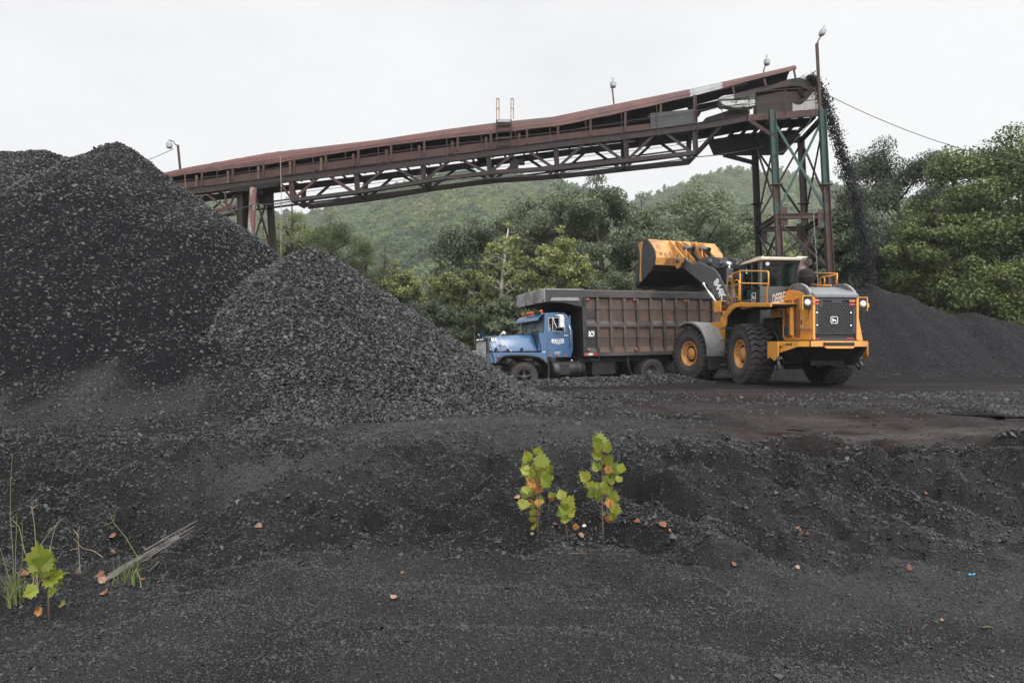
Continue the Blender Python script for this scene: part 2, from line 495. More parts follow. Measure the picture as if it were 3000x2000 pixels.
# ---- coal piles: heaps at the angle of repose under their crests
def crest(pts): return [P(*p) for p in pts]
CR_BIG = crest([(-520, 470, 17.5), (-260, 452, 17.3), (0, 437, 17.2), (70, 434, 17.2), (130, 430, 17.1), (190, 452, 17.1), (265, 460, 17.1), (310, 432, 17.0), (345, 408, 17.0), (375, 421, 16.9)])
CR_SMALL = crest([(858, 735, 14.5), (905, 716, 14.4), (930, 724, 14.35)])
CR_RIGHT = crest([(2330, 905, 30.5), (2440, 850, 31.2), (2548, 826, 31.5), (2640, 850, 31.3), (2720, 885, 31.0), (2800, 906, 30.6), (2850, 902, 30.4), (2960, 930, 30.0), (3120, 950, 30), (3300, 990, 30)])
def ridge(x, y, pts, s, toe=.55, k=.12, zb=-.2):
    """union of cones under a crest line; the toe runs out gently"""
    best = np.full(np.shape(x), -1e9)
    for a, b in zip(pts[:-1], pts[1:]):
        t, d, _ = _seg(x, y, a.x, a.y, b.x, b.y)
        zc = a.z+(b.z-a.z)*t
        h = zc-s*np.sqrt(d*d+k*k)+s*k*.5
        best = np.maximum(best, h)
    hh = best-zb
    # softplus so the foot is concave
    w = toe
    return zb+w*np.log1p(np.exp(np.clip(hh/w, -30, 30)))-.12*w+np.minimum(0, hh+1.3*w)*.45
def fan_relief(x, y, seed):
    """slides and gullies running down the front face"""
    a = fbm(x*.55+y*.05, y*.18, seed, 3)
    b = np.abs(fbm(x*1.3, y*.3, seed+5, 3))
    return .20*a-.16*b
def big_z(x, y):
    x = np.asarray(x, float); y = np.asarray(y, float)
    z = ridge(x, y, CR_BIG, .735, toe=.35, zb=-.45)
    # shoulder in front of the peak
    c = P(560, 905, 11.6)
    z = np.maximum(z, c.z+.05-.62*np.sqrt((x-c.x)**2*.8+(y-c.y)**2+.6))
    up = sstep(-.3, 1.2, z)*(1-sstep(5.2, 6.2, z))
    z = z+up*fan_relief(x, y, 71)+.05*fbm(x*2.1, y*2.1, 73, 4)+.012*fbm(x*9, y*9, 75, 3)
    return z
def fines(x, y, z):
    """where dark damp fines have slid down over the face"""
    lob = .16*fbm(x*.9, z*.35, 121, 3)
    m = 1-np.sqrt(((x+7.0)/3.1)**2+((z-2.05-.25*np.sin(x*1.7))/1.65)**2)
    m2 = 1-np.sqrt(((x+9.5)/2.2)**2+((z-3.4)/1.5)**2)
    m3 = .55-np.sqrt(((x+8.6)/.5)**2+((z-.9)/.28)**2)
    return sstep(-.10, .20, np.maximum(np.maximum(m, m2*.8), m3)+lob*1.6+.10*fbm(x*3, z*3, 123, 3))
def dust(x, y, z):
    """dry grey dust fanned out below the slides"""
    f = sstep(-.02, .22, fbm(x*.75+2, z*.35+y*.12, 127, 4)+.10*fbm(x*3, z*1.2, 129, 3))
    return f*sstep(-.3, .3, z)*(1-sstep(1.3, 3.2, z))*np.where(x < -1.0, 1.0, .35)
def small_z(x, y):
    x = np.asarray(x, float); y = np.asarray(y, float)
    z = ridge(x, y, CR_SMALL, .695, toe=.33, zb=-.12)
    up = sstep(-.1, .8, z)*(1-sstep(2.7, 3.3, z))
    z = z+up*(.10*fbm(x*.8, y*.4, 81, 3))+.04*fbm(x*2.3, y*2.3, 83, 4)+.012*fbm(x*9, y*9, 85, 3)
    # bite taken out of the toe by the yard road
    z = z-.28*np.exp(-(((x-.45)/.35)**2+((y-11.3)/.55)**2))
    return z
def right_z(x, y):
    x = np.asarray(x, float); y = np.asarray(y, float)
    z = ridge(x, y, CR_RIGHT, .80, toe=.25, k=.5, zb=-.05)
    return z+.10*fbm(x*.6, y*.4, 91, 3)+.05*fbm(x*2, y*2, 93, 3)+.02*fbm(x*7, y*7, 95, 3)

def pile(name, fn, x0, x1, y0, y1, st, mat, label):
    xs = np.arange(x0, x1, st); ys = np.arange(y0, y1, st)
    X, Y = np.meshgrid(xs, ys, indexing='xy')
    Z = fn(X, Y)
    G = ground_z(X, Y, False)
    Zs = np.where(Z > G-.12, Z, G-.25)
    n0, n1 = X.shape
    v = np.stack([X, Y, Zs], -1).reshape(-1, 3)
    idx = np.arange(n0*n1).reshape(n0, n1)
    keep = (Z > G-.14)
    kf = keep[:-1, :-1] | keep[:-1, 1:] | keep[1:, 1:] | keep[1:, :-1]
    f = np.stack([idx[:-1, :-1], idx[:-1, 1:], idx[1:, 1:], idx[1:, :-1]], -1)[kf]
    used = np.unique(f); mp = np.full(n0*n1, -1); mp[used] = np.arange(len(used))
    o = grid_obj(name, v[used], mp[f], mat)
    vv = v[used]; mud = fines(vv[:, 0], vv[:, 1], vv[:, 2]) if fn is big_z else np.zeros(len(vv))
    at = o.data.attributes.new('fines', 'FLOAT', 'POINT'); at.data.foreach_set('value', mud.astype(np.float32))
    pl_ = dust(vv[:, 0], vv[:, 1], vv[:, 2])*(1-mud) if fn is big_z else np.zeros(len(vv))
    at = o.data.attributes.new('pale', 'FLOAT', 'POINT'); at.data.foreach_set('value', pl_.astype(np.float32))
    return tag(o, label, 'coal pile', 'coal piles in the yard')

# ---- loose lumps lying on everything
def rock_bank():
    c = bpy.data.collections.new('lump shapes')
    rng = random.Random(5)
    for i in range(10):
        bm = bmesh.new()
        n = rng.choice((9, 11, 13))
        ax = (1.0, rng.uniform(.6, .95), rng.uniform(.35, .7))
        for k in range(n):
            d = Vector((rng.gauss(0, 1), rng.gauss(0, 1), rng.gauss(0, 1))).normalized()*rng.uniform(.75, 1.0)
            bm.verts.new((d.x*ax[0]*.5, d.y*ax[1]*.5, d.z*ax[2]*.5))
        r = bmesh.ops.convex_hull(bm, input=bm.verts)
        bmesh.ops.delete(bm, geom=[g for g in r['geom_interior'] if isinstance(g, bmesh.types.BMVert)], context='VERTS')
        me = bpy.data.meshes.new('lump'); bm.to_mesh(me); bm.free()
        me.materials.append(M_LUMP)
        c.objects.link(bpy.data.objects.new('lump %02d' % i, me))
    for i, o in enumerate(list(c.objects)):
        me = o.data.copy(); me.materials.clear(); me.materials.append(M_LUMPY)
        c.objects.link(bpy.data.objects.new('lump %02d' % (i+10), me))
    return c
ROCKS = rock_bank()
def gn_scatter(name, pts, rot, scl, idx, coll, label=None, cat=None):
    me = bpy.data.meshes.new(name)
    me.vertices.add(len(pts)); me.vertices.foreach_set('co', np.asarray(pts, np.float32).ravel())
    for nm, arr in (('rot', rot), ('scl', scl)):
        a = me.attributes.new(nm, 'FLOAT_VECTOR', 'POINT'); a.data.foreach_set('vector', np.asarray(arr, np.float32).ravel())
    a = me.attributes.new('pick', 'INT', 'POINT'); a.data.foreach_set('value', np.asarray(idx, np.int32))
    o = link(name, me)
    ng = bpy.data.node_groups.new(name, 'GeometryNodeTree')
    ng.interface.new_socket('Geometry', in_out='INPUT', socket_type='NodeSocketGeometry')
    ng.interface.new_socket('Geometry', in_out='OUTPUT', socket_type='NodeSocketGeometry')
    N, L = ng.nodes, ng.links
    gi = N.new('NodeGroupInput'); go = N.new('NodeGroupOutput')
    ci = N.new('GeometryNodeCollectionInfo'); ci.inputs['Collection'].default_value = coll
    ci.inputs['Separate Children'].default_value = True; ci.inputs['Reset Children'].default_value = True
    ip = N.new('GeometryNodeInstanceOnPoints'); ip.inputs['Pick Instance'].default_value = True
    def na(nm, t):
        n = N.new('GeometryNodeInputNamedAttribute'); n.data_type = t; n.inputs['Name'].default_value = nm
        return n.outputs['Attribute']
    L.new(gi.outputs[0], ip.inputs['Points']); L.new(ci.outputs[0], ip.inputs['Instance'])
    L.new(na('pick', 'INT'), ip.inputs['Instance Index'])
    er = N.new('FunctionNodeEulerToRotation'); L.new(na('rot', 'FLOAT_VECTOR'), er.inputs[0])
    L.new(er.outputs[0], ip.inputs['Rotation']); L.new(na('scl', 'FLOAT_VECTOR'), ip.inputs['Scale'])
    L.new(ip.outputs[0], go.inputs[0])
    md = o.modifiers.new('scatter', 'NODES'); md.node_group = ng
    tag(o, label, cat, kind='stuff')
    return o

def surf_z(x, y):
    g = ground_z(x, y)
    return np.maximum(np.maximum(g, big_z(x, y)), np.maximum(small_z(x, y), right_z(x, y)))

def scatter_lumps(rng, surface):
    """lumps of every size; the small ones only where they are near enough to be seen"""
    PX = 1/683.0
    out = []
    # sample: bands of distance
    bands = [(1.8, 3.2), (3.2, 5), (5, 7.5), (7.5, 10.5), (10.5, 14), (14, 19), (19, 27)]
    for (a, b) in bands:
        ym = (a+b)/2
        smin = max(.009, ym*PX*2.0)
        area = (b*b-a*a)/2*2*.92+(b-a)*3
        # the two size families: cover and big ones
        for (lo, hi, cov) in ((smin, smin*1.9, .85), (smin*1.9, smin*3.4, .20 if a < 5 else .30), (.055, .13, .005 if a < 5 else .024)):
            if lo >= hi: continue
            ms = (lo*hi)**.5
            n = int(area*cov*(1.7 if a > 7 else 1.75)/(ms*ms*.75))
            y = np.sqrt(rng.uniform(a*a, b*b, n))
            t = rng.uniform(-.92, .92, n)
            x = t*(y+1.0)
            s = lo*(hi/lo)**(rng.uniform(0, 1, n)**1.6)
            out.append(np.stack([x, y, s], 1))
    o = np.concatenate(out)
    return o
def build_lumps():
    rng = np.random.default_rng(12)
    o = scatter_lumps(rng, None)
    x, y, s = o.T
    g = ground_z(x, y); zb = big_z(x, y); zs = small_z(x, y)
    z = np.maximum(np.maximum(g, zb), zs)
    e = .06
    zx = np.maximum(np.maximum(ground_z(x+e, y), big_z(x+e, y)), small_z(x+e, y))
    zy = np.maximum(np.maximum(ground_z(x, y+e), big_z(x, y+e)), small_z(x, y+e))
    nx, ny = -(zx-z)/e, -(zy-z)/e
    onp = (np.maximum(zb, zs) > g)
    # how stony each spot is
    fine_big = fines(x, y, z)
    soft = np.maximum(.8*sstep(.0, .35, fbm(x*.5+3, y*.25+z*.2, 101, 3)), dust(x, y, z)*(zb > zs))
    dens_p = np.where(zb > zs, (1-.90*fine_big)*(1-.65*soft*(1-fine_big)), 1.0-.35*soft)
    patch = sstep(-.20, .14, fbm(x*.8, y*.9, 111, 4))
    ye = y
    bank = np.exp(-((ye-7.0)/1.6)**2)
    dens_g = np.clip(.34+.25*bank+.8*patch*(.25+.8*bank), 0, 1)
    dens_g = np.where(y < 4.6, np.clip(dens_g+.75*sstep(.05, .3, fbm(x*1.6+9, y*1.6, 117, 3)), 0, 1), dens_g)
    mud = np.clip(mud_mask(x, y), 0, 1)
    dens_g = dens_g*(1-.93*sstep(.25, .6, mud))
    t, d, _ = _seg(x, y, WX0, WY0, WX1, WY1)
    dens_g = np.where(d < 1.1, np.maximum(dens_g, .95), dens_g)
    dens_g = np.where((y > 8.2) & (y < 10.4) & (x < 2.6) & (x > -2.2), dens_g*.4, dens_g)
    dens = np.where(onp, dens_p, dens_g*np.where(y > 8.6, .7, 1.0))
    # big lumps are kept more often than the small ones on fine patches
    keep = rng.uniform(0, 1, len(x)) < np.clip(dens, 0, 1)
    keep = keep | ((s > .055) & onp & (rng.uniform(0, 1, len(x)) < .5))
    keep &= ~((y > 17) & ~onp & (d > 1.4))
    # out of sight behind the heaps
    keep &= ~((zb > zs) & (y > 18.2)) & ~((zs >= zb) & onp & (y > 15.6))
    onp_k = (onp | (d < 1.1))[keep]; sm_k = (onp & (zs >= zb))[keep]
    x, y, s, z, nx, ny = [q[keep] for q in (x, y, s, z, nx, ny)]
    n = len(x)
    s = s*np.where(sm_k, 1.30, 1.0)
    tilt = .38
    rot = np.stack([np.arctan(-ny*-1)*-1+rng.normal(0, tilt, n), np.arctan(nx)+rng.normal(0, tilt, n), rng.uniform(0, 2*PI, n)], 1)
    sc = np.stack([s*rng.uniform(.85, 1.25, n), s*rng.uniform(.75, 1.1, n), s*rng.uniform(.65, 1.0, n)], 1)
    pts = np.stack([x, y, z+s*.03], 1)
    print('lumps', n, [(a, int(((y > a) & (y < a+1)).sum()), round(float(np.mean(s[(y > a) & (y < a+1)])), 4)) for a in range(2, 14)])
    return gn_scatter('coal_lumps', pts, rot, sc, rng.integers(0, 10, n)+10*(~onp_k), ROCKS, 'loose broken coal lumps strewn over the piles and yard', 'coal')
def build_right_lumps():
    rng = np.random.default_rng(44); n = 52000
    x = rng.uniform(6, 29, n); y = rng.uniform(23.5, 32.5, n)
    z = right_z(x, y); g = ground_z(x, y)
    keep = (z > g+.02)
    x, y, z = x[keep], y[keep], z[keep]; n = len(x)
    s = .030*(3.6)**(rng.uniform(0, 1, n)**2.2)
    rot = np.stack([rng.normal(0, .5, n), rng.normal(0, .5, n), rng.uniform(0, 6.28, n)], 1)
    gn_scatter('fine_coal', np.stack([x, y, z+s*.1], 1), rot, np.stack([s, s*.9, s*.8], 1), rng.integers(0, 10, n)+10, ROCKS, 'fine loose coal over the dark pile behind the loader', 'coal')
def puddle(x0, y0, rx_, ry_, dz, seed):
    ang = np.linspace(0, 2*PI, 40, endpoint=False); rr_ = 1+.25*fbm(np.cos(ang)*1.3+seed, np.sin(ang)*1.3, seed, 3)*2
    X = x0+np.cos(ang)*rx_*rr_; Y = y0+np.sin(ang)*ry_*rr_
    gz = ground_z(X, Y); z = float(np.quantile(np.concatenate([gz, ground_z(np.array([x0]), np.array([y0]))]), .35))+dz
    m = MB(); m.add([(a, b, z) for a, b in zip(X, Y)], [list(range(len(X)))])
    o = m.build('puddle', M_WATER, fix=False)
    return tag(o, kind='structure')
M_WATER = mk('muddy water', (.010, .0065, .0055), rough=.06, bump=.05, bscale=14, spec=.5)
puddle(7.95, 11.1, .75, .55, .012, 3)
puddle(1.75, 14.9, .7, .5, .01, 5)
puddle(4.6, 10.1, .8, .5, .002, 7)
puddle(3.5, 9.2, .45, .4, .0, 9)
build_ground()
build_right_lumps()
pile('coal_pile', big_z, -24, -1.2, 5.2, 27, .055, M_PILE, 'tallest coal pile with two peaks, reaching out of frame beside the conveyor')
pile('coal_pile', small_z, -10.5, 3.2, 7.2, 21, .045, M_PILE, 'lower grey coal pile with one small peak beside the blue truck')
pile('coal_pile', right_z, 4, 34, 22.5, 39, .11, M_FINE, 'fine dark coal pile under the falling stream behind the loader')
build_lumps()
# ================================================================ conveyor bridge, its bents, lamps and cables
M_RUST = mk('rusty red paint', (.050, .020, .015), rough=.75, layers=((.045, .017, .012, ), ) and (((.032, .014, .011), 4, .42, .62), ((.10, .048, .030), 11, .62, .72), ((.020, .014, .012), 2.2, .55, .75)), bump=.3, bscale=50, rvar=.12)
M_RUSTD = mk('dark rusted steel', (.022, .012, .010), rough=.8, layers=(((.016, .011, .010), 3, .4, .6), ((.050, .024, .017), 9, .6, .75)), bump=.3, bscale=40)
M_ROOF = mk('red corrugated sheet', (.082, .025, .019), rough=.6, layers=(((.040, .015, .013), .9, .42, .62, (.5, 1, 1)), ((.105, .036, .026), 1.7, .56, .68, (.4, 1, 1)), ((.14, .07, .042), 6, .64, .74, (.15, 1, 1)), ((.045, .020, .017), 3, .58, .75, (.2, 1, 1))), bump=.15, bscale=30, rvar=.1)
M_GALV = mk('galvanised corrugated sheet', (.20, .205, .205), rough=.45, metal=.35, layers=(((.14, .145, .145), 2, .4, .65), ((.09, .07, .06), 6, .62, .8)), rvar=.1)
M_SOOTSHADE = mk('coal blackened and shade dark steel', (.010, .009, .009), rough=.8, layers=(((.020, .014, .012), 4, .45, .65),), bump=.35, bscale=40, spec=.2)  # also paints shade: hood inside, hub recess, counterweight underside
M_RUBBER = mk('black belt rubber', (.010, .011, .0125), rough=.55, layers=(((.022, .022, .024), 1.5, .4, .7),), rvar=.1)
M_GREEN = mk('old green paint', (.018, .056, .042), rough=.65, layers=(((.014, .048, .038), 3, .4, .6), ((.075, .035, .026), 4, .58, .66, (1, 1, .35)), ((.12, .045, .030), 12, .66, .74)), bump=.2, bscale=40)
M_GREENRUST = mk('rust with green remains', (.070, .034, .028), rough=.75, layers=(((.042, .022, .019), 3, .4, .6), ((.030, .085, .066), 2.2, .57, .63, (1, 1, .4))), bump=.3, bscale=40)
M_PEEL = mk('peeling red post', (.080, .032, .024), rough=.8, layers=(((.17, .15, .145), 5, .52, .58, (1, 1, .25)), ((.055, .026, .02), 9, .58, .7, (1, 1, .3))), bump=.35, bscale=40)
M_YEL = mk('faded yellow rail paint', (.20, .105, .03), rough=.6, layers=(((.11, .05, .03), 7, .5, .66),), bump=.2, bscale=60)
M_YEL2 = mk('dusty yellow stub', (.085, .055, .028), rough=.7, layers=(((.04, .02, .014), 7, .45, .62),))
M_WHITE = mk('dirty white guard', (.34, .35, .33), rough=.55, layers=(((.03, .03, .028), 3.5, .52, .64), ((.16, .13, .10), 9, .55, .7)), bump=.15)
M_LAMPM = mk('lamp cast metal', (.22, .24, .25), rough=.5, metal=.3, layers=(((.18, .19, .19), 6, .5, .7),))
M_LENS = mk('lamp refractor', (.24, .25, .235), rough=.25)
M_WIRE = mk('black cable', (.02, .02, .02), rough=.6)
M_ROPE = mk('pale rope', (.22, .20, .15), rough=.9)
M_MESH = mk('rusted wire', (.055, .030, .022), rough=.8)

# the line of the bridge in plan and in elevation
A0 = Vector((-17.2, 34.2, 0)); A1 = Vector((14.6, 31.3, 0))
DIRX = (A1-A0).normalized(); PERP = Vector((-DIRX.y, DIRX.x, 0))      # PERP points away from the eye
def on_line(u, off=0.0):
    """plan point of the bridge side that lies on the sight line of column u"""
    t = (u-1500.0)/F
    b = A0+PERP*off
    # b.x + s*dx = t*(b.y + s*dy)
    s = (t*b.y-b.x)/(DIRX.x-t*DIRX.y)
    return b+DIRX*s
def cp(u, v, off=0.0):
    b = on_line(u, off)
    return P(u, v, b.y)
def poly(tab, u):
    for (a, va), (b, vb) in zip(tab[:-1], tab[1:]):
        if u <= b: return va+(vb-va)*(u-a)/(b-a)
    (a, va), (b, vb) = tab[-2:]
    return va+(vb-va)*(u-a)/(b-a)
# rows in the photograph of the near side, by column
T_ROOF = ((440, 513), (540, 491), (780, 450), (1100, 410), (1300, 380), (1455, 360), (1620, 343), (1800, 306), (2024, 260), (2200, 220), (2325, 191))      # crest of the hood
T_EAVE = ((440, 531), (540, 513), (780, 483), (1100, 432), (1300, 407), (1500, 386), (1640, 369), (1800, 335), (2024, 284), (2200, 237), (2336, 203))      # lower edge of the hood
T_STR = ((440, 555), (600, 536), (840, 500), (1100, 467), (1400, 430), (1640, 402), (1900, 372), (2040, 356))                                       # belt stringer
T_WALK = ((440, 573), (600, 556), (840, 525), (1100, 493), (1400, 454), (1640, 422), (1900, 391), (2040, 372), (2140, 356), (2190, 345))             # walkway beam
T_BOT = ((700, 610), (865, 587), (1060, 562), (1240, 532), (1430, 506), (1625, 496-2), (1830, 471), (2032, 449))                                        # near bottom chord
OFF = 1.55                                                                                                                                            # width of the bridge
cv = empty('conveyor_bridge', cp(1240, 532))
tag(cv, 'long rusty red covered conveyor bridge sloping up across the sky to the tower', 'conveyor')
CI = Matrix.Translation(-cv.location)
def part(mb, name, mat, **k):
    mb.v = [tuple(CI @ Vector(p)) for p in mb.v]
    return mb.build(name, mat, cv, **k)
def up(p, dz): return Vector((p.x, p.y, p.z+dz))

# hood: corrugated half round sheets, one part per run of sheets
def hood(u0, u1, mat, bump=0.0):
    m = MB(); nU = max(3, int((u1-u0)/18)); nA = 46
    out_, in_ = [], []
    for i in range(nU+1):
        u = u0+(u1-u0)*i/nU
        e = cp(u, poly(T_EAVE, u), .05)
        top = cp(u, poly(T_ROOF, u), .05)
        w = 1.42; h = max(.26, (top.z-e.z)*1.30+.04)
        for k in range(nA+1):
            a = PI*k/nA
            co = .019*math.cos(k*2*PI/4.0+.6)
            x = -math.cos(a)*.5*w+w*.5
            z = math.sin(a)**.75*h
            p = e+PERP*x+Vector((0, 0, z+bump*math.sin(u*.5)))
            out_.append(p+Vector((0, 0, co))-PERP*co*math.cos(a)*.6)
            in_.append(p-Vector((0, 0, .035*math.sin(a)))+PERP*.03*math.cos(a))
    n = nA+1
    fs = [(i*n+k, i*n+k+1, (i+1)*n+k+1, (i+1)*n+k) for i in range(nU) for k in range(nA)]
    m.smooth = True
    m.mat(0).add(out_, fs); m.mat(1).add(in_, fs)  # dark inner skin: the shade under the hood put into the colour
    N = len(out_)
    m.smooth = False
    m.mat(0).add([out_[i*n] for i in range(nU+1)]+[in_[i*n] for i in range(nU+1)], [(i, i+1, nU+2+i, nU+1+i) for i in range(nU)])
    m.mat(0).add(out_[:n]+in_[:n], [(k, k+1, n+k+1, n+k) for k in range(nA)])
    m.mat(0).add(out_[nU*n:]+in_[nU*n:], [(k, k+1, n+k+1, n+k) for k in range(nA)])
    return part(m, 'roof_sheet', [mat, M_SOOTSHADE], fix=False)
for (a, b, mt) in ((440, 560, M_ROOF), (559, 700, M_ROOF), (699, 880, M_ROOF), (879, 1060, M_ROOF), (1059, 1236, M_ROOF), (1235, 1456, M_ROOF), (1455, 1640, M_ROOF), (1639, 1826, M_ROOF), (1825, 2024, M_ROOF), (2022, 2118, M_GALV), (2116, 2232, M_ROOF), (2231, 2333, M_ROOF)):
    hood(a, b, mt, .012 if a in (699, 559) else 0)

# stringers, walkway beams, chords
def runner(tab, u0, u1, off, w, h, mat, name, dv=0, step=90, sect='bar'):
    m = MB(); n = max(1, int((u1-u0)/step)); pts = []
    for i in range(n+1):
        u = u0+(u1-u0)*i/n
        p = cp(u, poly(tab, u)+dv, 0)
        b = p+PERP*off
        pts.append(b)
    for a, b in zip(pts[:-1], pts[1:]):
        if sect == 'bar': m.bar(a, b, w, h)
        else: m.ibeam(a, b, w, h)
    return part(m, name, mat)
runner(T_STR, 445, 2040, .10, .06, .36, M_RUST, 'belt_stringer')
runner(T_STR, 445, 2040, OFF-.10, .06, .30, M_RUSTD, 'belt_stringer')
runner(T_WALK, 470, 2192, -.02, .14, .33, M_RUSTD, 'top_chord', sect='i')
runner(T_WALK, 470, 2192, OFF, .14, .30, M_RUSTD, 'top_chord', sect='i')
runner(T_BOT, 868, 2036, 0, .18, .19, M_RUSTD, 'bottom_chord')
runner(T_BOT, 868, 2036, OFF, .2, .21, M_RUSTD, 'bottom_chord')
for a_, b_, o_ in (((540, 632), (690, 607), 0), ((560, 652), (696, 624), OFF)):
    m = MB(); m.bar(cp(*a_)+PERP*0, cp(*b_), .13, .13) if o_ == 0 else m.bar(cp(a_[0], a_[1], OFF), cp(b_[0], b_[1], OFF), .15, .15); part(m, 'bottom_chord', M_RUST)
# grated walkway along the far side, lower
def grating(u0, u1, v_off, name):
    m = MB(); n = int((u1-u0)/7)
    for i in range(n):
        u = u0+(u1-u0)*i/n
        a = cp(u, poly(T_WALK, u)+v_off, 0)+PERP*(OFF+.35)
        b = cp(u+5, poly(T_WALK, u+5)+v_off+12, 0)+PERP*(OFF+.35)
        c = cp(u+5, poly(T_WALK, u+5)+v_off, 0)+PERP*(OFF+.35)
        d = cp(u, poly(T_WALK, u)+v_off+12, 0)+PERP*(OFF+.35)
        m.bar(a, b, .012, .012); m.bar(c, d, .012, .012)
    return part(m, name, M_MESH)
grating(700, 2030, 33, 'toe_mesh')
runner(T_WALK, 690, 2035, OFF+.35, .05, .07, M_RUSTD, 'walkway_rail', dv=29)
runner(T_WALK, 690, 2035, OFF+.35, .05, .09, M_RUSTD, 'walkway_rail', dv=48)
runner(T_WALK, 820, 2110, OFF+.35, .02, .02, M_RUSTD, 'hand_wire', dv=12)
# belt with its load and the idler frames under the hood
m = MB()
for i in range(60):
    u = 445+i*(2060-445)/60; u2 = 445+(i+1)*(2060-445)/60
    a, b = cp(u, (poly(T_STR, u)+poly(T_EAVE, u))/2+2), cp(u2, (poly(T_STR, u2)+poly(T_EAVE, u2))/2+2)
    for o0, o1, z0, z1 in ((.18, .45, .10, -.04), (.45, 1.1, -.04, -.04), (1.1, 1.37, -.04, .10)):
        m.quad(up(a+PERP*o0, z0), up(b+PERP*o0, z0), up(b+PERP*o1, z1), up(a+PERP*o1, z1))
    # far skirt closing the view under the hood
    m.quad(up(a+PERP*1.4, -.20), up(b+PERP*1.4, -.20), up(b+PERP*1.42, .50), up(a+PERP*1.42, .50))
part(m, 'belt', M_RUBBER, fix=False)
# hood posts, idler stubs and lower clips (one part each)
PANEL = (480, 576, 672, 760, 853, 950, 1046, 1142, 1240, 1338, 1434, 1530, 1628, 1735, 1833, 1930, 2033)
for i, u in enumerate((502, 592, 682, 772, 862, 955, 1050, 1146, 1243, 1341, 1438, 1544, 1635, 1730, 1832, 1936, 2034)):
    m = MB(); a = cp(u, poly(T_EAVE, u)-3, .04); b = cp(u, poly(T_STR, u)+6, .04)
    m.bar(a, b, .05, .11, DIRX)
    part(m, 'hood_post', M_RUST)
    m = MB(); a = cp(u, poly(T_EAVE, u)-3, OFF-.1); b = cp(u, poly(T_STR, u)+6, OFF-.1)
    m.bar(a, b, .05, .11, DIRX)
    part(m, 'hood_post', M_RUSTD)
for u in (576, 668, 757, 850, 941, 1035, 1132, 1228, 1325, 1424, 1521):
    m = MB(); a = cp(u, poly(T_STR, u)-25, .0); b = cp(u, poly(T_STR, u)+12, .0)
    m.bar(a, b, .05, .12, DIRX)
    part(m, 'idler_stand', M_YEL2 if u < 1000 else M_RUST)
# triangular kickers over the walkway and cross pieces
for u in (570, 783, 928, 1125, 1320, 1516, 1720):
    m = MB(); a = cp(u, poly(T_STR, u)+6, -.03)
    m.bar(a, cp(u-26, poly(T_WALK, u-26)-2, -.03), .04, .05); m.bar(a, cp(u+24, poly(T_WALK, u+24)-2, -.03), .04, .05)
    part(m, 'knee_brace', M_RUST)
for u in PANEL[1:]:
    m = MB(); a = cp(u, poly(T_STR, u)+12, .1)
    m.bar(a, a+PERP*(OFF-.2), .08, .10)
    m.bar(a, up(a, -.22), .06, .06)
    part(m, 'cross_tie', M_RUSTD)
    m = MB(); b = cp(u+40, poly(T_WALK, u+40)-3, 0); m.bar(b, b+PERP*OFF, .08, .08); part(m, 'cross_tie', M_RUSTD)
# truss: posts and diagonals of both faces, ties between the bottom chords
POSTS = (853, 1043, 1238, 1430, 1628, 1832, 2034)
for u in POSTS:
    for off in (0, OFF):
        t = cp(u, poly(T_WALK, u), 0)+PERP*off
        b = cp(u+(5 if off == 0 else 0), max(poly(T_BOT, u), 0) if u > 860 else 587, 0)+PERP*off
        m = MB(); m.ibeam(t, b, .16, .22, .025, DIRX); part(m, 'truss_post', M_RUST if u < 900 else M_RUSTD)
    b = cp(u+3, poly(T_BOT, u), 0); m = MB(); m.bar(b, b+PERP*OFF, .1, .1); part(m, 'cross_tie', M_RUSTD); m = MB()
    t = up(cp(u, poly(T_WALK, u), 0), -.1); m.bar(t, t+PERP*OFF, .1, .12)
    part(m, 'cross_tie', M_RUSTD)
    m = MB()
    t = cp(u-10, poly(T_WALK, u-10)+6, 0); m.prism([(0, 0), (.2, 0), (.12, -.5), (.06, -.5)], 1, -.01, .01)
    m.v = [tuple(t+DIRX*p[0]+PERP*(p[1]+.6)+Vector((0, 0, p[2]))) for p in m.v]
    part(m, 'gusset', M_SOOTSHADE)
for i in range(len(POSTS)-1):
    u0, u1 = POSTS[i], POSTS[i+1]; um = (u0+u1)/2
    for off in (0, OFF):
        for (ua, ub) in ((u0+6, um-14), (u1-6, um+14)):
            a = cp(ua, poly(T_BOT, ua)-2, 0)+PERP*off; b = cp(ub, poly(T_WALK, ub)+5, 0)+PERP*off
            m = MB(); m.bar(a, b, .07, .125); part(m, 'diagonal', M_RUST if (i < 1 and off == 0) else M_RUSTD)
# end frames of the span
for off in (0, OFF):
    m = MB(); m.bar(cp(818, poly(T_WALK, 818)+4, 0)+PERP*off, cp(856, 586, 0)+PERP*off, .06, .1); part(m, 'diagonal', M_RUST)
    m = MB(); m.bar(cp(2036, 450, 0)+PERP*off, cp(2110, 372, 0)+PERP*off, .08, .12); part(m, 'diagonal', M_SOOTSHADE)
    for (a, b) in (((608, 571), (664, 613)), ((577, 592), (600, 570)), ((660, 564), (664, 612)), ((693, 562), (668, 612)), ((664, 612), (694, 628))):
        m = MB(); m.bar(cp(*a)+PERP*off, cp(*b)+PERP*off, .06, .09); part(m, 'diagonal', M_RUST)
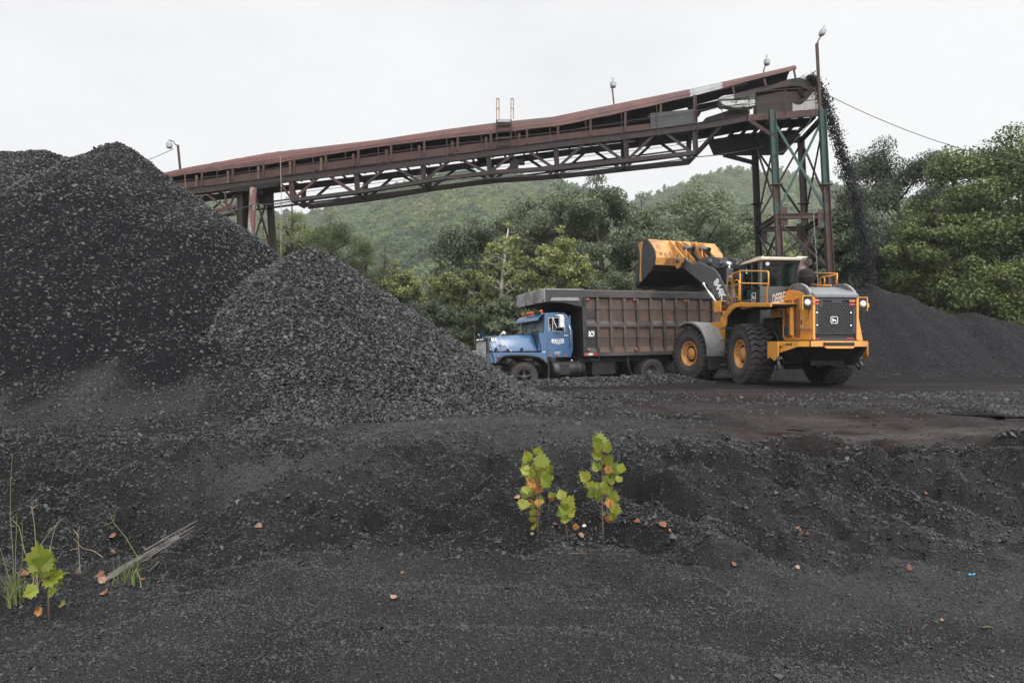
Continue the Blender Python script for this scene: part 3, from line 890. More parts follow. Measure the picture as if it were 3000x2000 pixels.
# near handrail
T_HR = tuple((u, poly(T_EAVE, u)-6+ (u > 1600)*6) for u in (440, 780, 1100, 1400, 1640, 1900, 2050))
m = MB()
for dv, tab in ((0, T_HR), (0, tuple((u, (poly(T_EAVE, u)*.35+poly(T_STR, u)*.65)-4) for u in (500, 780, 1100, 1400, 1640, 1900, 2050)))):
    us = [500+i*(2190-500)/30 for i in range(31)]
    m.tube([cp(u, poly(tab, u)+dv+1.2*math.sin(u*.05), -.12) for u in us], .016, 5)
part(m, 'handrail', M_RUST)
for u in (543, 637, 731, 824, 918, 1013, 1109, 1206, 1310, 1411, 1512, 1612, 1717, 1822, 1925, 2042):
    m = MB(); m.tube([cp(u-2, poly(T_HR, u)-1, -.12), cp(u+2, poly(T_WALK, u)+2, -.12)], .018, 5)
    part(m, 'rail_post', M_YEL if u < 560 else M_RUST)

# crossover steps over the hood
so_ = []
m = MB()
for u in (1455, 1497):
    m.bar(cp(u, 352, -.05), cp(u, 430, -.05), .05, .06, DIRX)
    m.bar(cp(u, 352, 1.4), cp(u, 400, 1.4), .05, .06, DIRX)
for v in (366, 387, 406, 425): m.bar(cp(1455, v, -.06), cp(1497, v-3, -.06), .04, .10)
part(m, 'crossover_ladder', M_RUSTD)
m = MB()
for k in range(9):
    u = 1457+k*4.7
    m.bar(cp(u, 358, -.05), cp(u-1, 350, 1.4), .075, .02)
part(m, 'crossover_deck', M_GALV)
for u in (1455, 1497):
    m = MB(); a = cp(u, 352, -.05); b = cp(u+7, 349, 1.4)
    for p in (a, b): m.bar(p, up(p, 1.02), .04, .05)
    m.bar(up(a, 1.02), up(b, 1.0), .04, .05); m.bar(up(a, .55), up(b, .53), .03, .05); 
    part(m, 'crossover_rail', M_YEL)

# boxes hung on the bridge
m = MB(); c = cp(1506, 487, .2)
m.box(c, (.42, .3, .46)); m.box(c+Vector((.26, 0, .18)), (.5, .25, .22)); m.cyl(up(c, .2)+Vector((-.02, 0, 0)), up(c, .42)+Vector((-.02, 0, 0)), .14)
part(m, 'drive_box', M_SOOTSHADE, bevel=.02)
m = MB(); c = cp(1411, 463, .3); m.prism([(-.28, .2), (.22, .24), (.2, -.12), (-.2, -.12)], 1, 0, .4); m.v = [tuple(Vector(p)+c) for p in m.v]
part(m, 'take_up_box', M_SOOTSHADE)
m = MB()
a, b = cp(1905, 332, -.02), cp(2030, 320, -.02); c, d = cp(2032, 374, -.02), cp(1907, 382, -.02)
m.add([a, b, c, d]+[p+PERP*.03 for p in (a, b, c, d)], [(0, 1, 2, 3), (7, 6, 5, 4), (0, 4, 5, 1), (1, 5, 6, 2), (2, 6, 7, 3), (3, 7, 4, 0)])
part(m, 'rubber_screen', M_RUBBER)
M_CHUTE = mk('rusty chute plate', (.030, .017, .012), rough=.8, layers=(((.012, .010, .010), 2.2, .42, .58), ((.060, .030, .019), 4, .58, .72), ((.006, .006, .006), 5, .6, .66, (1, 1, .4))), bump=.4, bscale=25)
# head end: chute housing, guards, drive, floor
def slab(px, off0, off1, name, mat, bevel=0):
    mm = MB(); n = len(px)
    vs = [cp(u, v, 0)+PERP*off0 for u, v in px]+[cp(u, v, 0)+PERP*off1 for u, v in px]
    fs = [list(range(n)), list(range(2*n-1, n-1, -1))]+[(i, i+n, (i+1) % n+n, (i+1) % n) for i in range(n)]
    mm.add(vs, fs)
    return part(mm, name, mat, bevel=bevel)
slab([(2120, 283), (2190, 262), (2270, 244), (2316, 228), (2345, 224), (2368, 231), (2386, 248), (2391, 264), (2374, 264), (2352, 252), (2318, 249), (2230, 266), (2130, 290)], .12, OFF-.1, 'head_chute', M_CHUTE, .02)
slab([(2214, 277), (2262, 268), (2300, 259), (2316, 262), (2345, 259), (2362, 270), (2340, 283), (2318, 292), (2304, 312), (2296, 326), (2262, 324), (2250, 332), (2212, 334)], .3, .36, 'chute_plate', M_CHUTE)
slab([(2236, 280), (2296, 270), (2290, 318), (2240, 322)], .9, 1.2, 'gear_case', M_SOOTSHADE, .03)
slab([(2060, 352), (2072, 338), (2110, 326), (2140, 316), (2200, 316), (2200, 352), (2190, 352), (2060, 362)], .3, OFF, 'drive_frame', M_SOOTSHADE, .02)
slab([(2028, 284), (2316, 218), (2320, 232), (2200, 262), (2120, 285), (2034, 308)], 1.35, 1.42, 'side_board', M_SOOTSHADE)
slab([(2105, 289), (2120, 281), (2206, 272), (2212, 276), (2212, 288), (2106, 293)], -.05, .5, 'guard_cover', M_WHITE, .02)
slab([(2106, 297), (2212, 292), (2212, 310), (2190, 315), (2150, 316), (2118, 308)], -.03, .45, 'guard_cover', M_WHITE, .02)
slab([(2150, 278), (2213, 270), (2213, 286), (2150, 291)], -.08, .4, 'motor', M_RUBBER, .03)
slab([(2345, 222), (2361, 211), (2368, 228), (2352, 232)], .2, .22, 'plastic_sheet', M_WHITE)
m = MB(); a = cp(2360, 262, .25); m.lathe([(.30, 0), (.36, .02), (.36, OFF-.52), (.30, OFF-.5)], a, PERP, 20); part(m, 'head_pulley', M_SOOTSHADE)
for (u, v0, v1) in ((2326, 206, 232), (2239, 232, 252), (2147, 256, 275), (2034, 286, 310)):
    m = MB(); m.bar(cp(u, v0, .06), cp(u+5, v1, .06), .05, .08, DIRX); part(m, 'hood_post', M_RUST)
# floor of the head platform and the mesh guards round it
def mesh_panel(u0, u1, v0, v1, off, name, nx, ny, slope=0.0):
    mm = MB()
    du = (u1-u0)/nx; dv = (v1-v0)/ny
    for j in range(ny+1):
        v = v0+dv*j
        pts = []
        for i in range(nx*2+1):
            pts.append(cp(u0+du*i/2, v+slope*(u0+du*i/2-u0)+(dv*.45 if i % 2 else -.0), off))
        for a, b in zip(pts[:-1], pts[1:]): mm.bar(a, b, .010, .014)
    for i in range(0, nx*2+1):
        if i % 2 == 0:
            u = u0+du*i/2
            mm.bar(cp(u, v0, off), cp(u, v1, off), .008, .008)
    return part(mm, name, M_MESH)
mesh_panel(2322, 2356, 290, 329, 0.0, 'mesh_guard', 10, 14, -.05)
mesh_panel(2357, 2397, 268, 328, 0.0, 'mesh_guard', 12, 22, -.03)
slab([(2218, 300), (2322, 290), (2322, 330), (2218, 336)], .02, .05, 'rust_panel', M_RUSTD)
m = MB()
for u, v in ((2194, 276), (2222, 0), (2301, 262), (2389, 256)):
    if v: m.tube([cp(u, v, -.15), cp(u+2, 334, -.15)], .018, 5)
m.tube([cp(2112, 288, -.15), cp(2190, 272, -.15), cp(2300, 262, -.15), cp(2412, 256, -.15)], .016, 5)
m.tube([cp(2112, 312, -.15), cp(2300, 298, -.15), cp(2410, 292, -.15)], .016, 5)
m.tube([cp(2112, 290, -.15), cp(2118, 352, -.15)], .018, 5)
part(m, 'platform_rail', M_RUST)
m = MB()
m.bar(cp(2190, 347, -.05), cp(2402, 330, -.05), .14, .30); part(m, 'platform_beam', M_RUST)
m = MB()
a = cp(2100, 372, 0); 
for i in range(7):
    u = 2170+i*36
    m.bar(cp(u, poly(((2100, 362), (2190, 352), (2402, 338)), u), 0), cp(u, poly(((2100, 362), (2190, 352), (2402, 338)), u), 0)+PERP*3.2, .12, .14)
m.bar(cp(2170, 352, 0)+PERP*1.0, cp(2400, 336, 0)+PERP*1.0, 1.2, .05)
m.bar(cp(2170, 352, 0)+PERP*2.7, cp(2380, 336, 0)+PERP*2.7, 1.0, .05)
part(m, 'platform_floor', M_SOOTSHADE)
slab([(2100, 366), (2185, 352), (2395, 345), (2392, 362), (2366, 380), (2340, 412), (2180, 414), (2120, 412)], 2.3, 2.36, 'lower_skirt', M_SOOTSHADE)
for px in (((2000, 268), (2015, 266)),):
    pass

# ---- tower under the head end
FL, FR = P(2262, 322, 31.0), P(2408, 322, 30.6)        # near face, top
def foot(u, v, p, z): 
    q = P(u, v, p.y); k = (z-p.z)/(q.z-p.z); return p+(q-p)*k
tw = empty('support_tower', (foot(2284, 740, FL, 0)+foot(2433, 800, FR, 0))/2)
tag(tw, 'tall four legged steel tower with flaking green paint and crossed braces', 'tower')
TI = Matrix.Translation(-tw.location)
def tpart(mb, name, mat, **k):
    mb.v = [tuple(TI @ Vector(p)) for p in mb.v]
    return mb.build(name, mat, tw, **k)
BL, BR = P(2210, 402, 33.9), P(2346, 400, 33.6)
FLb, FRb = foot(2284, 740, FL, -.2), foot(2433, 800, FR, -.2)
BLb, BRb = foot(2223, 740, BL, -.2), foot(2362, 740, BR, -.2)
def at(a, b, v):          # point of a leg seen in row v
    za = a.z; zb = b.z
    for _ in range(1):
        t = 0
        lo, hi = 0., 1.
        for k in range(30):
            mid = (lo+hi)/2; p = a+(b-a)*mid
            vv = HV-(p.z-CAMZ)/p.y*F
            if vv < v: lo = mid
            else: hi = mid
        return a+(b-a)*lo
for (a, b, ms, top) in ((FL, FLb, (M_GREEN, M_GREENRUST), 0), (FR, FRb, (M_GREEN, M_GREENRUST), 0), (BL, BLb, (M_SOOTSHADE, M_SOOTSHADE), .0), (BR, BRb, (M_RUSTD, M_GREENRUST), 0)):
    m = MB(); mid = a+(b-a)*.28
    m.mat(0).ibeam(a, mid, .27, .27, .025, DIRX); m.mat(1).ibeam(mid, b, .27, .27, .025, DIRX)
    m.mat(1).box(mid, (.5, .4, .03)); m.box(b+Vector((0, 0, .15)), (.55, .55, .04))
    tpart(m, 'leg', list(ms))
def brace(a, b, mat, w=.09):
    m = MB(); m.bar(a, b, .06, w); tpart(m, 'brace', mat)
def beam(a, b, mat, h=.24):
    m = MB(); m.ibeam(a, b, .18, h, .03); tpart(m, 'beam', mat)
f = lambda v: at(FL, FLb, v)
g = lambda v: at(FR, FRb, v)
h = lambda v: at(BL, BLb, v)
k_ = lambda v: at(BR, BRb, v)
beam(f(634), g(632), M_GREENRUST); beam(h(672), k_(670), M_RUSTD); beam(f(634), h(672), M_GREENRUST); beam(g(632), k_(670), M_RUSTD)
brace(f(350), g(622), M_GREEN, .11); brace(g(350), f(622), M_GREEN, .11)
brace(h(430), k_(645), M_SOOTSHADE); brace(k_(420), h(645), M_RUSTD)
brace(f(420), h(645), M_RUSTD); brace(h(420), f(610), M_RUSTD); brace(g(370), k_(640), M_SOOTSHADE); brace(k_(410), g(590), M_RUSTD)
brace(f(650), g(790), M_RUSTD); brace(g(645), f(800), M_RUSTD); brace(h(690), k_(800), M_RUSTD); brace(k_(690), h(800), M_RUSTD)
brace(g(690), k_(800), M_SOOTSHADE); brace(k_(690), g(800), M_RUSTD); brace(f(670), h(800), M_SOOTSHADE); brace(h(690), f(800), M_RUSTD)
for p, s, c in ((f(634), 1, M_RUST), (g(640), -1, M_GREENRUST), (h(690), 1, M_RUSTD), (k_(680), -1, M_RUSTD)):
    m = MB(); m.box(p+DIRX*.27*s-PERP*.03, (.32, .02, .85)); tpart(m, 'gusset_plate', c)
m = MB(); m.bar(f(398), cp(2195, 352, 0), .12, .16); tpart(m, 'knee_brace', M_RUST)
m = MB(); m.bar(h(478), cp(2150, 414, 0)+PERP*2.2, .14, .18); tpart(m, 'knee_brace', M_SOOTSHADE)
m = MB(); m.bar(h(414), k_(412), .16, .2); m.bar(h(414), f(350), .16, .2); m.bar(k_(412), g(345), .16, .2); tpart(m, 'cap_beam', M_SOOTSHADE)

# ---- bent at the left end of the span
bt = empty('support_bent', P(780, 760, 33.2))
bt.location.z = 0
tag(bt, 'rusty left support bent with a peeling post rising behind the coal pile', 'support bent')
BI = Matrix.Translation(-bt.location)
def bpart(mb, name, mat, **k):
    mb.v = [tuple(BI @ Vector(p)) for p in mb.v]
    return mb.build(name, mat, bt, **k)
def leg(u0, v0, u1, v1, Y, w, d, mat, tube=False):
    a = P(u0, v0, Y); q = P(u1, v1, Y); kk = (-.2-a.z)/(q.z-a.z); b = a+(q-a)*kk
    m = MB()
    m.ibeam(a, b, d, w, .03, DIRX) if not tube else m.tube([a, b], w/2, 14)
    return bpart(m, 'leg', mat), a, b
YB = on_line(800).y
leg(704, 548, 704, 690, YB+.15, .26, .2, M_RUSTD); leg(716, 556, 716, 690, YB+1.5, .25, .2, M_SOOTSHADE)
_, pa, pb = leg(742, 550, 735, 700, YB-.12, .34, .3, M_PEEL, True)
leg(727, 556, 724, 690, YB+1.2, .24, .2, M_SOOTSHADE)
_, qa, qb = leg(790, 565, 801, 745, YB+1.5, .30, .24, M_RUSTD)
m = MB(); m.bar(P(746, 562, YB), P(797, 742, YB+1.4), .07, .10); bpart(m, 'brace', M_RUST)
m = MB(); m.bar(P(782, 585, YB+1.4), P(746, 700, YB), .06, .09); bpart(m, 'brace', M_RUSTD)
m = MB(); m.bar(P(676, 560, YB), P(818, 540, YB), .3, .26); m.bar(P(700, 560, YB+1.6), P(812, 552, YB+1.6), .3, .3); m.bar(P(760, 560, YB), P(790, 560, YB+1.6), .3, .3)
bpart(m, 'cap_beam', M_SOOTSHADE)
m = MB(); m.prism([(-.9, .2), (.55, .25), (.55, -.55), (.2, -.6), (-.35, -.35), (-.9, -.2)], 1, 0, .03); m.v = [tuple(Vector(p)+P(770, 572, YB+1.0)) for p in m.v]
bpart(m, 'gusset_plate', M_SOOTSHADE)

# ---- lamps on the bridge
def lamp(name, base, top, arm, head, label, tilt=0.0, mat=M_RUST, pole_w=.12):
    """base and top of the pole, path of the arm, place and tilt of the lantern"""
    t = empty(name, base); tag(t, label, 'lamp', 'yard lamps along the conveyor')
    D = -t.location
    mm = MB()
    if (top-base).length > .1:
        mm.bar(base, top, pole_w, pole_w*.8, DIRX); mm.v = [tuple(Vector(p)+D) for p in mm.v]; mm.build('pole', mat, t)
    mm = MB(); mm.tube([Vector(p)+D for p in arm], .028, 6); mm.build('arm', M_WIRE, t)
    c = Vector(head)+D
    ax = Euler((0, tilt, 0)).to_matrix() @ Vector((0, 0, 1))
    mm = MB(); mm.lathe([(k_*.72, h_*.72) for k_, h_ in ((.02, .52), (.06, .50), (.07, .36), (.09, .30), (.15, .22), (.19, .16), (.205, .10), (.2, .08))], c, ax, 20); mm.build('lamp_housing', M_LAMPM, t)
    mm = MB(); mm.lathe([(k_*.72, h_*.72) for k_, h_ in ((.2, .075), (.215, .06), (.19, -.12), (.15, -.16), (.03, -.17))], c, ax, 20); mm.build('lamp_shade', M_LENS, t)
    return t
yl = on_line(520, .7).y
lamp('yard_lamp', P(528, 496, yl), P(521, 425, yl), [P(521, 427, yl), P(514, 424, yl), P(508, 415, yl), P(500, 412, yl)], P(496, 428, yl), 'grey yard lamp with a conical glass on a short pole over the coal pile end', pole_w=.10)
yl = on_line(1795, .7).y
lamp('yard_lamp', P(1799, 310, yl), P(1794, 262, yl), [P(1794, 270, yl), P(1793, 258, yl)], P(1796, 250, yl), 'upright yard lamp on a short straight pole at the middle of the hood', pole_w=.08)
yl = on_line(2240, .9).y
lamp('yard_lamp', P(2237, 212, yl), P(2237, 206, yl), [P(2237, 212, yl), P(2239, 200, yl), P(2245, 190, yl)], P(2247, 184, yl), 'small yard lamp on a bent arm just above the upper red hood')
yl = 30.6
lamp('yard_lamp', P(2403, 330, yl), P(2393, 128, yl), [P(2394, 130, yl), P(2397, 120, yl), P(2403, 110, yl), P(2407, 105, yl)], P(2409, 97, yl), 'highest yard lamp, tilted outwards on the tall pole above the tower', tilt=R(18), pole_w=.13)

# ---- cables, rope
def cable(name, pts, r, mat, label, cat='cable', sag=0.0, n=14):
    pts = [Vector(p) for p in pts]; path = []
    for a, b in zip(pts[:-1], pts[1:]):
        for i in range(n):
            t = i/n; p = a+(b-a)*t; p = Vector((p.x, p.y, p.z-sag*4*t*(1-t))); path.append(p)
    path.append(pts[-1])
    mm = MB(); o0 = pts[0]; mm.tube([p-o0 for p in path], r, 5)
    o = mm.build(name, mat); o.location = o0
    return tag(o, label, cat)
cable('power_cable', [P(508, 437, on_line(515, .7).y), P(-300, 690, 30)], .016, M_WIRE, 'thin overhead cable running left from the lamp over the coal pile', sag=.4)
cable('power_cable', [P(2412, 272, 30.6), P(3000, 482, 29.5), P(3400, 640, 29)], .016, M_WIRE, 'overhead cable sagging right from the tower past the green trees', sag=.35)
cable('power_cable', [P(2398, 306, 30.4), P(2330, 410, 30.3), P(2275, 448, 30.4), P(2262, 452, 30.8)], .018, M_WIRE, 'slack cable looping down across the tower brace', sag=.15)
cable('power_cable', [P(640, 622, YB-.3), P(745, 598, YB-.35), P(860, 588, YB-.2), P(1310, 522, on_line(1310, -.15).y), P(1500, 518, on_line(1500, -.15).y), P(1720, 495, on_line(1720, -.15).y), P(2040, 460, on_line(2040, -.15).y), P(2240, 428, 32.5)], .024, M_WIRE, 'black service cable slung along the underside of the bridge', sag=.08)
cable('hanging_rope', [P(821, 458, on_line(821, -.2).y), P(824, 560, on_line(821, -.2).y), P(823, 748, on_line(821, -.2).y)], .016, M_ROPE, 'pale rope hanging down from the handrail beside the left bent', 'rope')
cable('hanging_rope', [P(2383, 625, 30.0), P(2395, 800, 30.0), P(2398, 850, 30)], .012, M_LAMPM, 'thin grey wire hanging inside the tower legs', 'wire')

# ---- coal pouring off the head pulley
def falling():
    rng = np.random.default_rng(3)
    n = 9500
    t = rng.uniform(0, 1, n)**1.35
    key = np.array([(2366, 228), (2390, 248), (2415, 300), (2432, 350), (2452, 410), (2482, 500), (2510, 600), (2530, 700), (2545, 800), (2548, 830)], float)
    kt = np.array([0, .05, .13, .21, .30, .44, .60, .76, .93, 1.0])
    u = np.interp(t, kt, key[:, 0]); v = np.interp(t, kt, key[:, 1])
    Y = 31.6-.1*t
    w = .065+.085*t
    x = (u-1500)/F*Y+rng.normal(0, 1, n)*w+.10*np.abs(rng.normal(0, 1, n))*(rng.uniform(0, 1, n) < .2); y = Y+rng.normal(0, 1, n)*(.22+.05*t)
    z = CAMZ-(v-HV)/F*Y+rng.normal(0, .07, n)
    s = rng.uniform(.035, .105, n)*np.where(rng.uniform(0, 1, n) < .12, 1.7, 1)
    rot = rng.uniform(0, 6.28, (n, 3)); sc = np.stack([s, s*.9, s*1.1], 1)
    return gn_scatter('falling_coal', np.stack([x, y, z], 1), rot, sc, rng.integers(0, 10, n), DARKROCKS, 'stream of black coal pouring off the conveyor head', 'coal')
M_LUMPD = mk('coal in flight', (.010, .010, .011), rough=.6, spec=.3)
DARKROCKS = bpy.data.collections.new('stream shapes')
for o in ROCKS.objects:
    me = o.data.copy(); me.materials.clear(); me.materials.append(M_LUMPD)
    DARKROCKS.objects.link(bpy.data.objects.new('stream lump', me))
falling()
# ================================================================ blue dump truck
M_BLUE = mk('blue truck paint', (.016, .072, .165), rough=.32, layers=(((.012, .056, .135), 1.5, .45, .7), ((.05, .055, .07), 3, .62, .85)), rvar=.1, coat=.5)
M_BODY = mk('rusty dump body', (.070, .052, .045), rough=.8, layers=(((.020, .019, .019), 1.1, .46, .60), ((.095, .060, .046), 3.3, .54, .72), ((.030, .024, .022), 14, .55, .7)), bump=.35, bscale=30, rvar=.1)
M_BODYR = mk('rusty orange panel', (.070, .047, .037), rough=.85, layers=(((.105, .056, .038), 2.5, .47, .62), ((.030, .024, .022), 3.1, .55, .68), ((.05, .035, .03), 18, .5, .7)), bump=.4, bscale=34)
M_RAIL = mk('worn dark rail', (.055, .046, .043), rough=.7, layers=(((.015, .015, .016), 1.3, .42, .58, (.5, 1, 1)), ((.095, .060, .052), 5, .6, .75)), bump=.25, bscale=40, rvar=.12)
M_BLACKP = mk('chalky black paint', (.012, .012, .013), rough=.5, layers=(((.026, .026, .028), 3, .5, .7),), bump=.12, bscale=40, rvar=.12)
M_GREYP = mk('dusty grey steel', (.11, .11, .115), rough=.5, layers=(((.07, .068, .068), 4, .45, .65),), rvar=.1)
M_CHROME = mk('dull chrome', (.62, .62, .62), rough=.28, metal=.9, layers=(((.32, .31, .30), 5, .5, .7),), rvar=.08)
M_ALU = mk('ribbed aluminium', (.52, .52, .52), rough=.55, metal=.15, layers=(((.22, .215, .21), 2, .4, .65),))
M_TYRE = mk('dusty tyre', (.024, .020, .019), rough=.85, layers=(((.046, .035, .031), 2.4, .42, .66), ((.018, .017, .017), 9, .5, .7)), bump=.25, bscale=30)
M_TREAD = mk('tyre tread', (.015, .014, .014), rough=.8, layers=(((.030, .024, .022), 4, .45, .65),), bump=.3, bscale=30)
M_RIM = mk('dirty wheel steel', (.030, .028, .027), rough=.6, layers=(((.06, .05, .045), 6, .5, .7),), bump=.15)
M_GLASS = mk('cab glass', (.02, .025, .025), rough=.05, spec=.8)
def glass_mat(name, tint, alpha):
    m, nt, b = new_mat(name)
    b.inputs['Base Color'].default_value = c4(tint); b.inputs['Roughness'].default_value = .04
    N, L = nt.nodes, nt.links
    tr = N.new('ShaderNodeBsdfTransparent'); tr.inputs[0].default_value = c4((.66, .74, .71))
    mx = N.new('ShaderNodeMixShader'); mx.inputs[0].default_value = alpha
    L.new(tr.outputs[0], mx.inputs[1]); L.new(b.outputs[0], mx.inputs[2])
    L.new(mx.outputs[0], N['Material Output'].inputs['Surface'])
    return m
M_PANE = glass_mat('tinted pane', (.010, .014, .013), .16)
M_PANEW = glass_mat('pale sheen windscreen', (.22, .26, .24), .55)  # pale film tint stands in for bright reflection on the glass
M_ORANGE = mk('amber lens', (.50, .10, .02), rough=.3, coat=.4)
M_DIRTYAMB = mk('dusty amber lens', (.26, .075, .045), rough=.4)
M_REDL = mk('red lens', (.30, .015, .015), rough=.3, coat=.4)
M_WHT = mk('white lettering', (.72, .72, .70), rough=.6)
M_OFFW = mk('off white enamel', (.60, .59, .55), rough=.5, layers=(((.42, .41, .38), 4, .5, .7),))
M_SKIN = mk('skin', (.30, .17, .11), rough=.6)
M_DARK = mk('dark interior', (.012, .012, .013), rough=.8)
M_CLOTH = mk('dark work shirt', (.05, .045, .045), rough=.9)
M_BLUEST = mk('light blue sticker', (.05, .30, .55), rough=.5)
M_TAN = mk('hood script', (.42, .38, .28), rough=.4)

truck = empty('dump_truck')
rotT = (R(1.5), R(1.0), R(203))
_f0 = Frame((0, 0, 0), rotT)
tgt = P(1536.9, 1104.9, 23.5)
locT = tgt-(_f0.M @ Vector((0, 1.2, .52)))
truck.location = locT; truck.rotation_euler = rotT
tag(truck, 'blue dump truck with a long rusty ribbed box, parked facing left under the raised bucket', 'truck')
TF = Frame(locT, rotT)
def z1(a, b): return (1380+a/5.228, 840+b/5.228)
def z6(a, b): return (1660+a/5.228, 830+b/5.228)
def tx1(pts, y): return TF.xz([z1(*p) for p in pts], y)
def tx6(pts, y): return TF.xz([z6(*p) for p in pts], y)
def tb(mb, name, mat, **k): return mb.build(name, mat, k.pop('parent', truck), **k)

# ---- running gear
def truck_wheel(x, y, side, dish, zc=.52, r=.525, wid=.28, star=True, label=None):
    w = empty('wheel', (x, y, zc), parent=truck)
    m = MB()
    h = wid/2
    m.lathe([(.285, -h*.86), (.34, -h), (.44, -h*1.02), (.495, -h*.9), (.512, -h*.7), (.512, h*.7), (.495, h*.9), (.44, h*1.02), (.34, h), (.285, h*.86)], (0, 0, 0), (0, 1, 0), 48, cap=False)
    n = 40
    for k in range(n):
        a = 2*PI*k/n
        for sgn in (-1, 1):
            aa = a+(PI/n if sgn > 0 else 0)
            c = Vector((math.cos(aa)*.513, sgn*h*.52, math.sin(aa)*.513))
            m.box(c, (.034, h*.86, .052), Matrix.Rotation(-aa, 3, 'Y'))
    m.build('tyre', M_TYRE, w)
    m = MB()
    s = side
    if star:
        m.lathe([(.285, -h*.8), (.292, h*.75), (.27, h*.82), (.255, h*.6), (.25, -h*.5), (.02, -h*.5)], (0, 0, 0), (0, s, 0), 40, cap=False)
        m.lathe([(.11, -.05), (.105, .10), (.07, .13), (.02, .135)], (0, 0, 0), (0, s, 0), 20)
        for k in range(5):
            a = 2*PI*k/5+PI/2
            d = Vector((math.cos(a), 0, math.sin(a)))
            m.bar(d*.06+Vector((0, s*.05, 0)), d*.262+Vector((0, s*.085, 0)), .075, .06, d.cross(Vector((0, 1, 0))))
            m.cyl(d*.245+Vector((0, s*.09, 0)), d*.245+Vector((0, s*.12, 0)), .026, n=8)
        for k in range(10):
            a = 2*PI*k/10
            d = Vector((math.cos(a), 0, math.sin(a)))*.085
            m.cyl(d+Vector((0, s*.10, 0)), d+Vector((0, s*.125, 0)), .010, n=6)
    else:
        m.lathe([(.285, -h*.8), (.295, h*.80), (.275, h*.86), (.265, h*.7), (.255, -h*.2), (.22, -h*1.2), (.16, -h*1.3), (.15, -h*.4), (.06, -h*.3), (.05, h*.1), (.01, h*.12)], (0, 0, 0), (0, s, 0), 40, cap=False)
        for k in range(6):
            a = 2*PI*k/6; d = Vector((math.cos(a), 0, math.sin(a)))*.19
            m.cyl(d+Vector((0, -s*.14, 0)), d+Vector((0, -s*.10, 0)), .02, n=6)
    m.build('rim', M_RIM if star else M_GREYP, w)
    return w
truck_wheel(0, 1.06, 1, .1)
truck_wheel(0, -1.06, -1, .1)
XR = TF.y(1911.5, 1084, 1.2).x
for i, dx in enumerate((0, -1.36)):
    for s in (1, -1):
        truck_wheel(XR+dx, s*1.08, s, .1, zc=.53, star=False); truck_wheel(XR+dx, s*.74, s, .1, zc=.53, star=False)
m = MB()
m.bx(XR-2.2, .95, .33, .43, .62, .90).bx(XR-2.2, .95, -.43, -.33, .62, .90)
for xx in (0, XR, XR-1.36): m.cyl((xx, -1.0, .52), (xx, 1.0, .52), .075, n=10)
m.lathe([(.05, -.25), (.2, -.1), (.2, .1), (.05, .25)], (XR, 0, .52), (0, 1, 0), 16)
m.bx(-3.1, -1.0, -.7, .5, .45, .8); m.cyl((XR-.7, .55, .62), (XR+.1, .62, .50), .09, n=8)
tb(m, 'chassis', M_DARK)
m = MB(); m.bx(XR-1.9, -2.3, -.92, .92, .98, 1.22); m.bx(XR-1.9, -2.3, -.3, .3, .85, .98); tb(m, 'sub_frame', M_DARK)
m = MB(); a = TF.y(*z6(350, 1140), .8); m.bx(a.x-.02, a.x-1.0, .55, .95, .52, .98); tb(m, 'battery_box', M_BLACKP, bevel=.015)

# ---- front: grille, hood, fenders, bumper
XG = TF.y(*z1(222, 1000), .42).x
zg0 = TF.x(*z1(230, 1180), XG).z; zg1 = TF.x(*z1(215, 835), XG).z
m = MB(); m.bx(XG-.03, XG, -.42, .42, zg0, zg1)
for k in range(25):
    y = -.40+.8*k/24; m.bx(XG, XG+.014, y-.006, y+.006, zg0+.03, zg1-.02)
for y in (-.42, -.14, .14, .42): m.bx(XG, XG+.022, y-.014, y+.014, zg0, zg1)
m.bx(XG, XG+.024, -.42, .42, zg0, zg0+.03); m.bx(XG, XG+.024, -.42, .42, zg1-.03, zg1)
tb(m, 'grille', M_ALU)
m = MB()
p = tx1([(300, 760), (320, 1000), (245, 1010), (222, 830), (190, 775), (270, 752)], .6)
m.prism([(XG-.01, zg1+.12), (XG-.34, zg1+.16), (XG-.36, zg0+.34), (XG-.02, zg0+.02)], 1, -.58, .58)
m.bx(XG-.02, XG+.03, -.5, .5, zg1+.01, zg1+.10)
tb(m, 'radiator_shell', M_BLACKP, bevel=.03, seg=2)
m = MB()
for y in (-.27, -.1, .1, .27): m.lathe([(.035, 0), (.05, .02), (.02, .05)], (XG+.03, y, zg1+.055), (1, 0, 0), 10)
m.bar((XG-.12, .59, zg1-.03), (XG-.10, .61, zg1-.28), .05, .04); m.bar((XG-.10, .61, zg1-.28), (XG-.2, .62, zg1-.34), .05, .05)
tb(m, 'trim', M_CHROME)
# hood
hp = tx1([(292, 752), (962, 722), (1006, 985), (330, 992)], .78)
(xa, za), (xb, zb_), (xc, zc_), (xd, zd) = hp
m = MB()
def hsec(x, zt, zb0, yt, yb):
    return [(x, -yb, zb0), (x, -yt-.06, zt-.12), (x, -yt+.04, zt-.02), (x, 0, zt+.02), (x, yt-.04, zt-.02), (x, yt+.06, zt-.12), (x, yb, zb0)]
sa = hsec(xd+.0, za, zd, .50, .72); sm_ = hsec((xd+xc)/2, (za+zb_)/2+.01, (zd+zc_)/2, .58, .80); sb_ = hsec(xc, zb_, zc_, .66, .88)
secs = [sa, sm_, sb_]
vs = [p for s in secs for p in s]; n = 7
fs = [(i*n+k, i*n+k+1, (i+1)*n+k+1, (i+1)*n+k) for i in range(2) for k in range(n-1)]+[list(range(n)), list(range(3*n-1, 2*n-1, -1)), [0, n, 2*n, 3*n-1, 2*n-1, n-1]]
m.add(vs, fs); hood_o = tb(m, 'hood', M_BLUE, bevel=.02, seg=2)
m = MB()   # dark rear hood seal
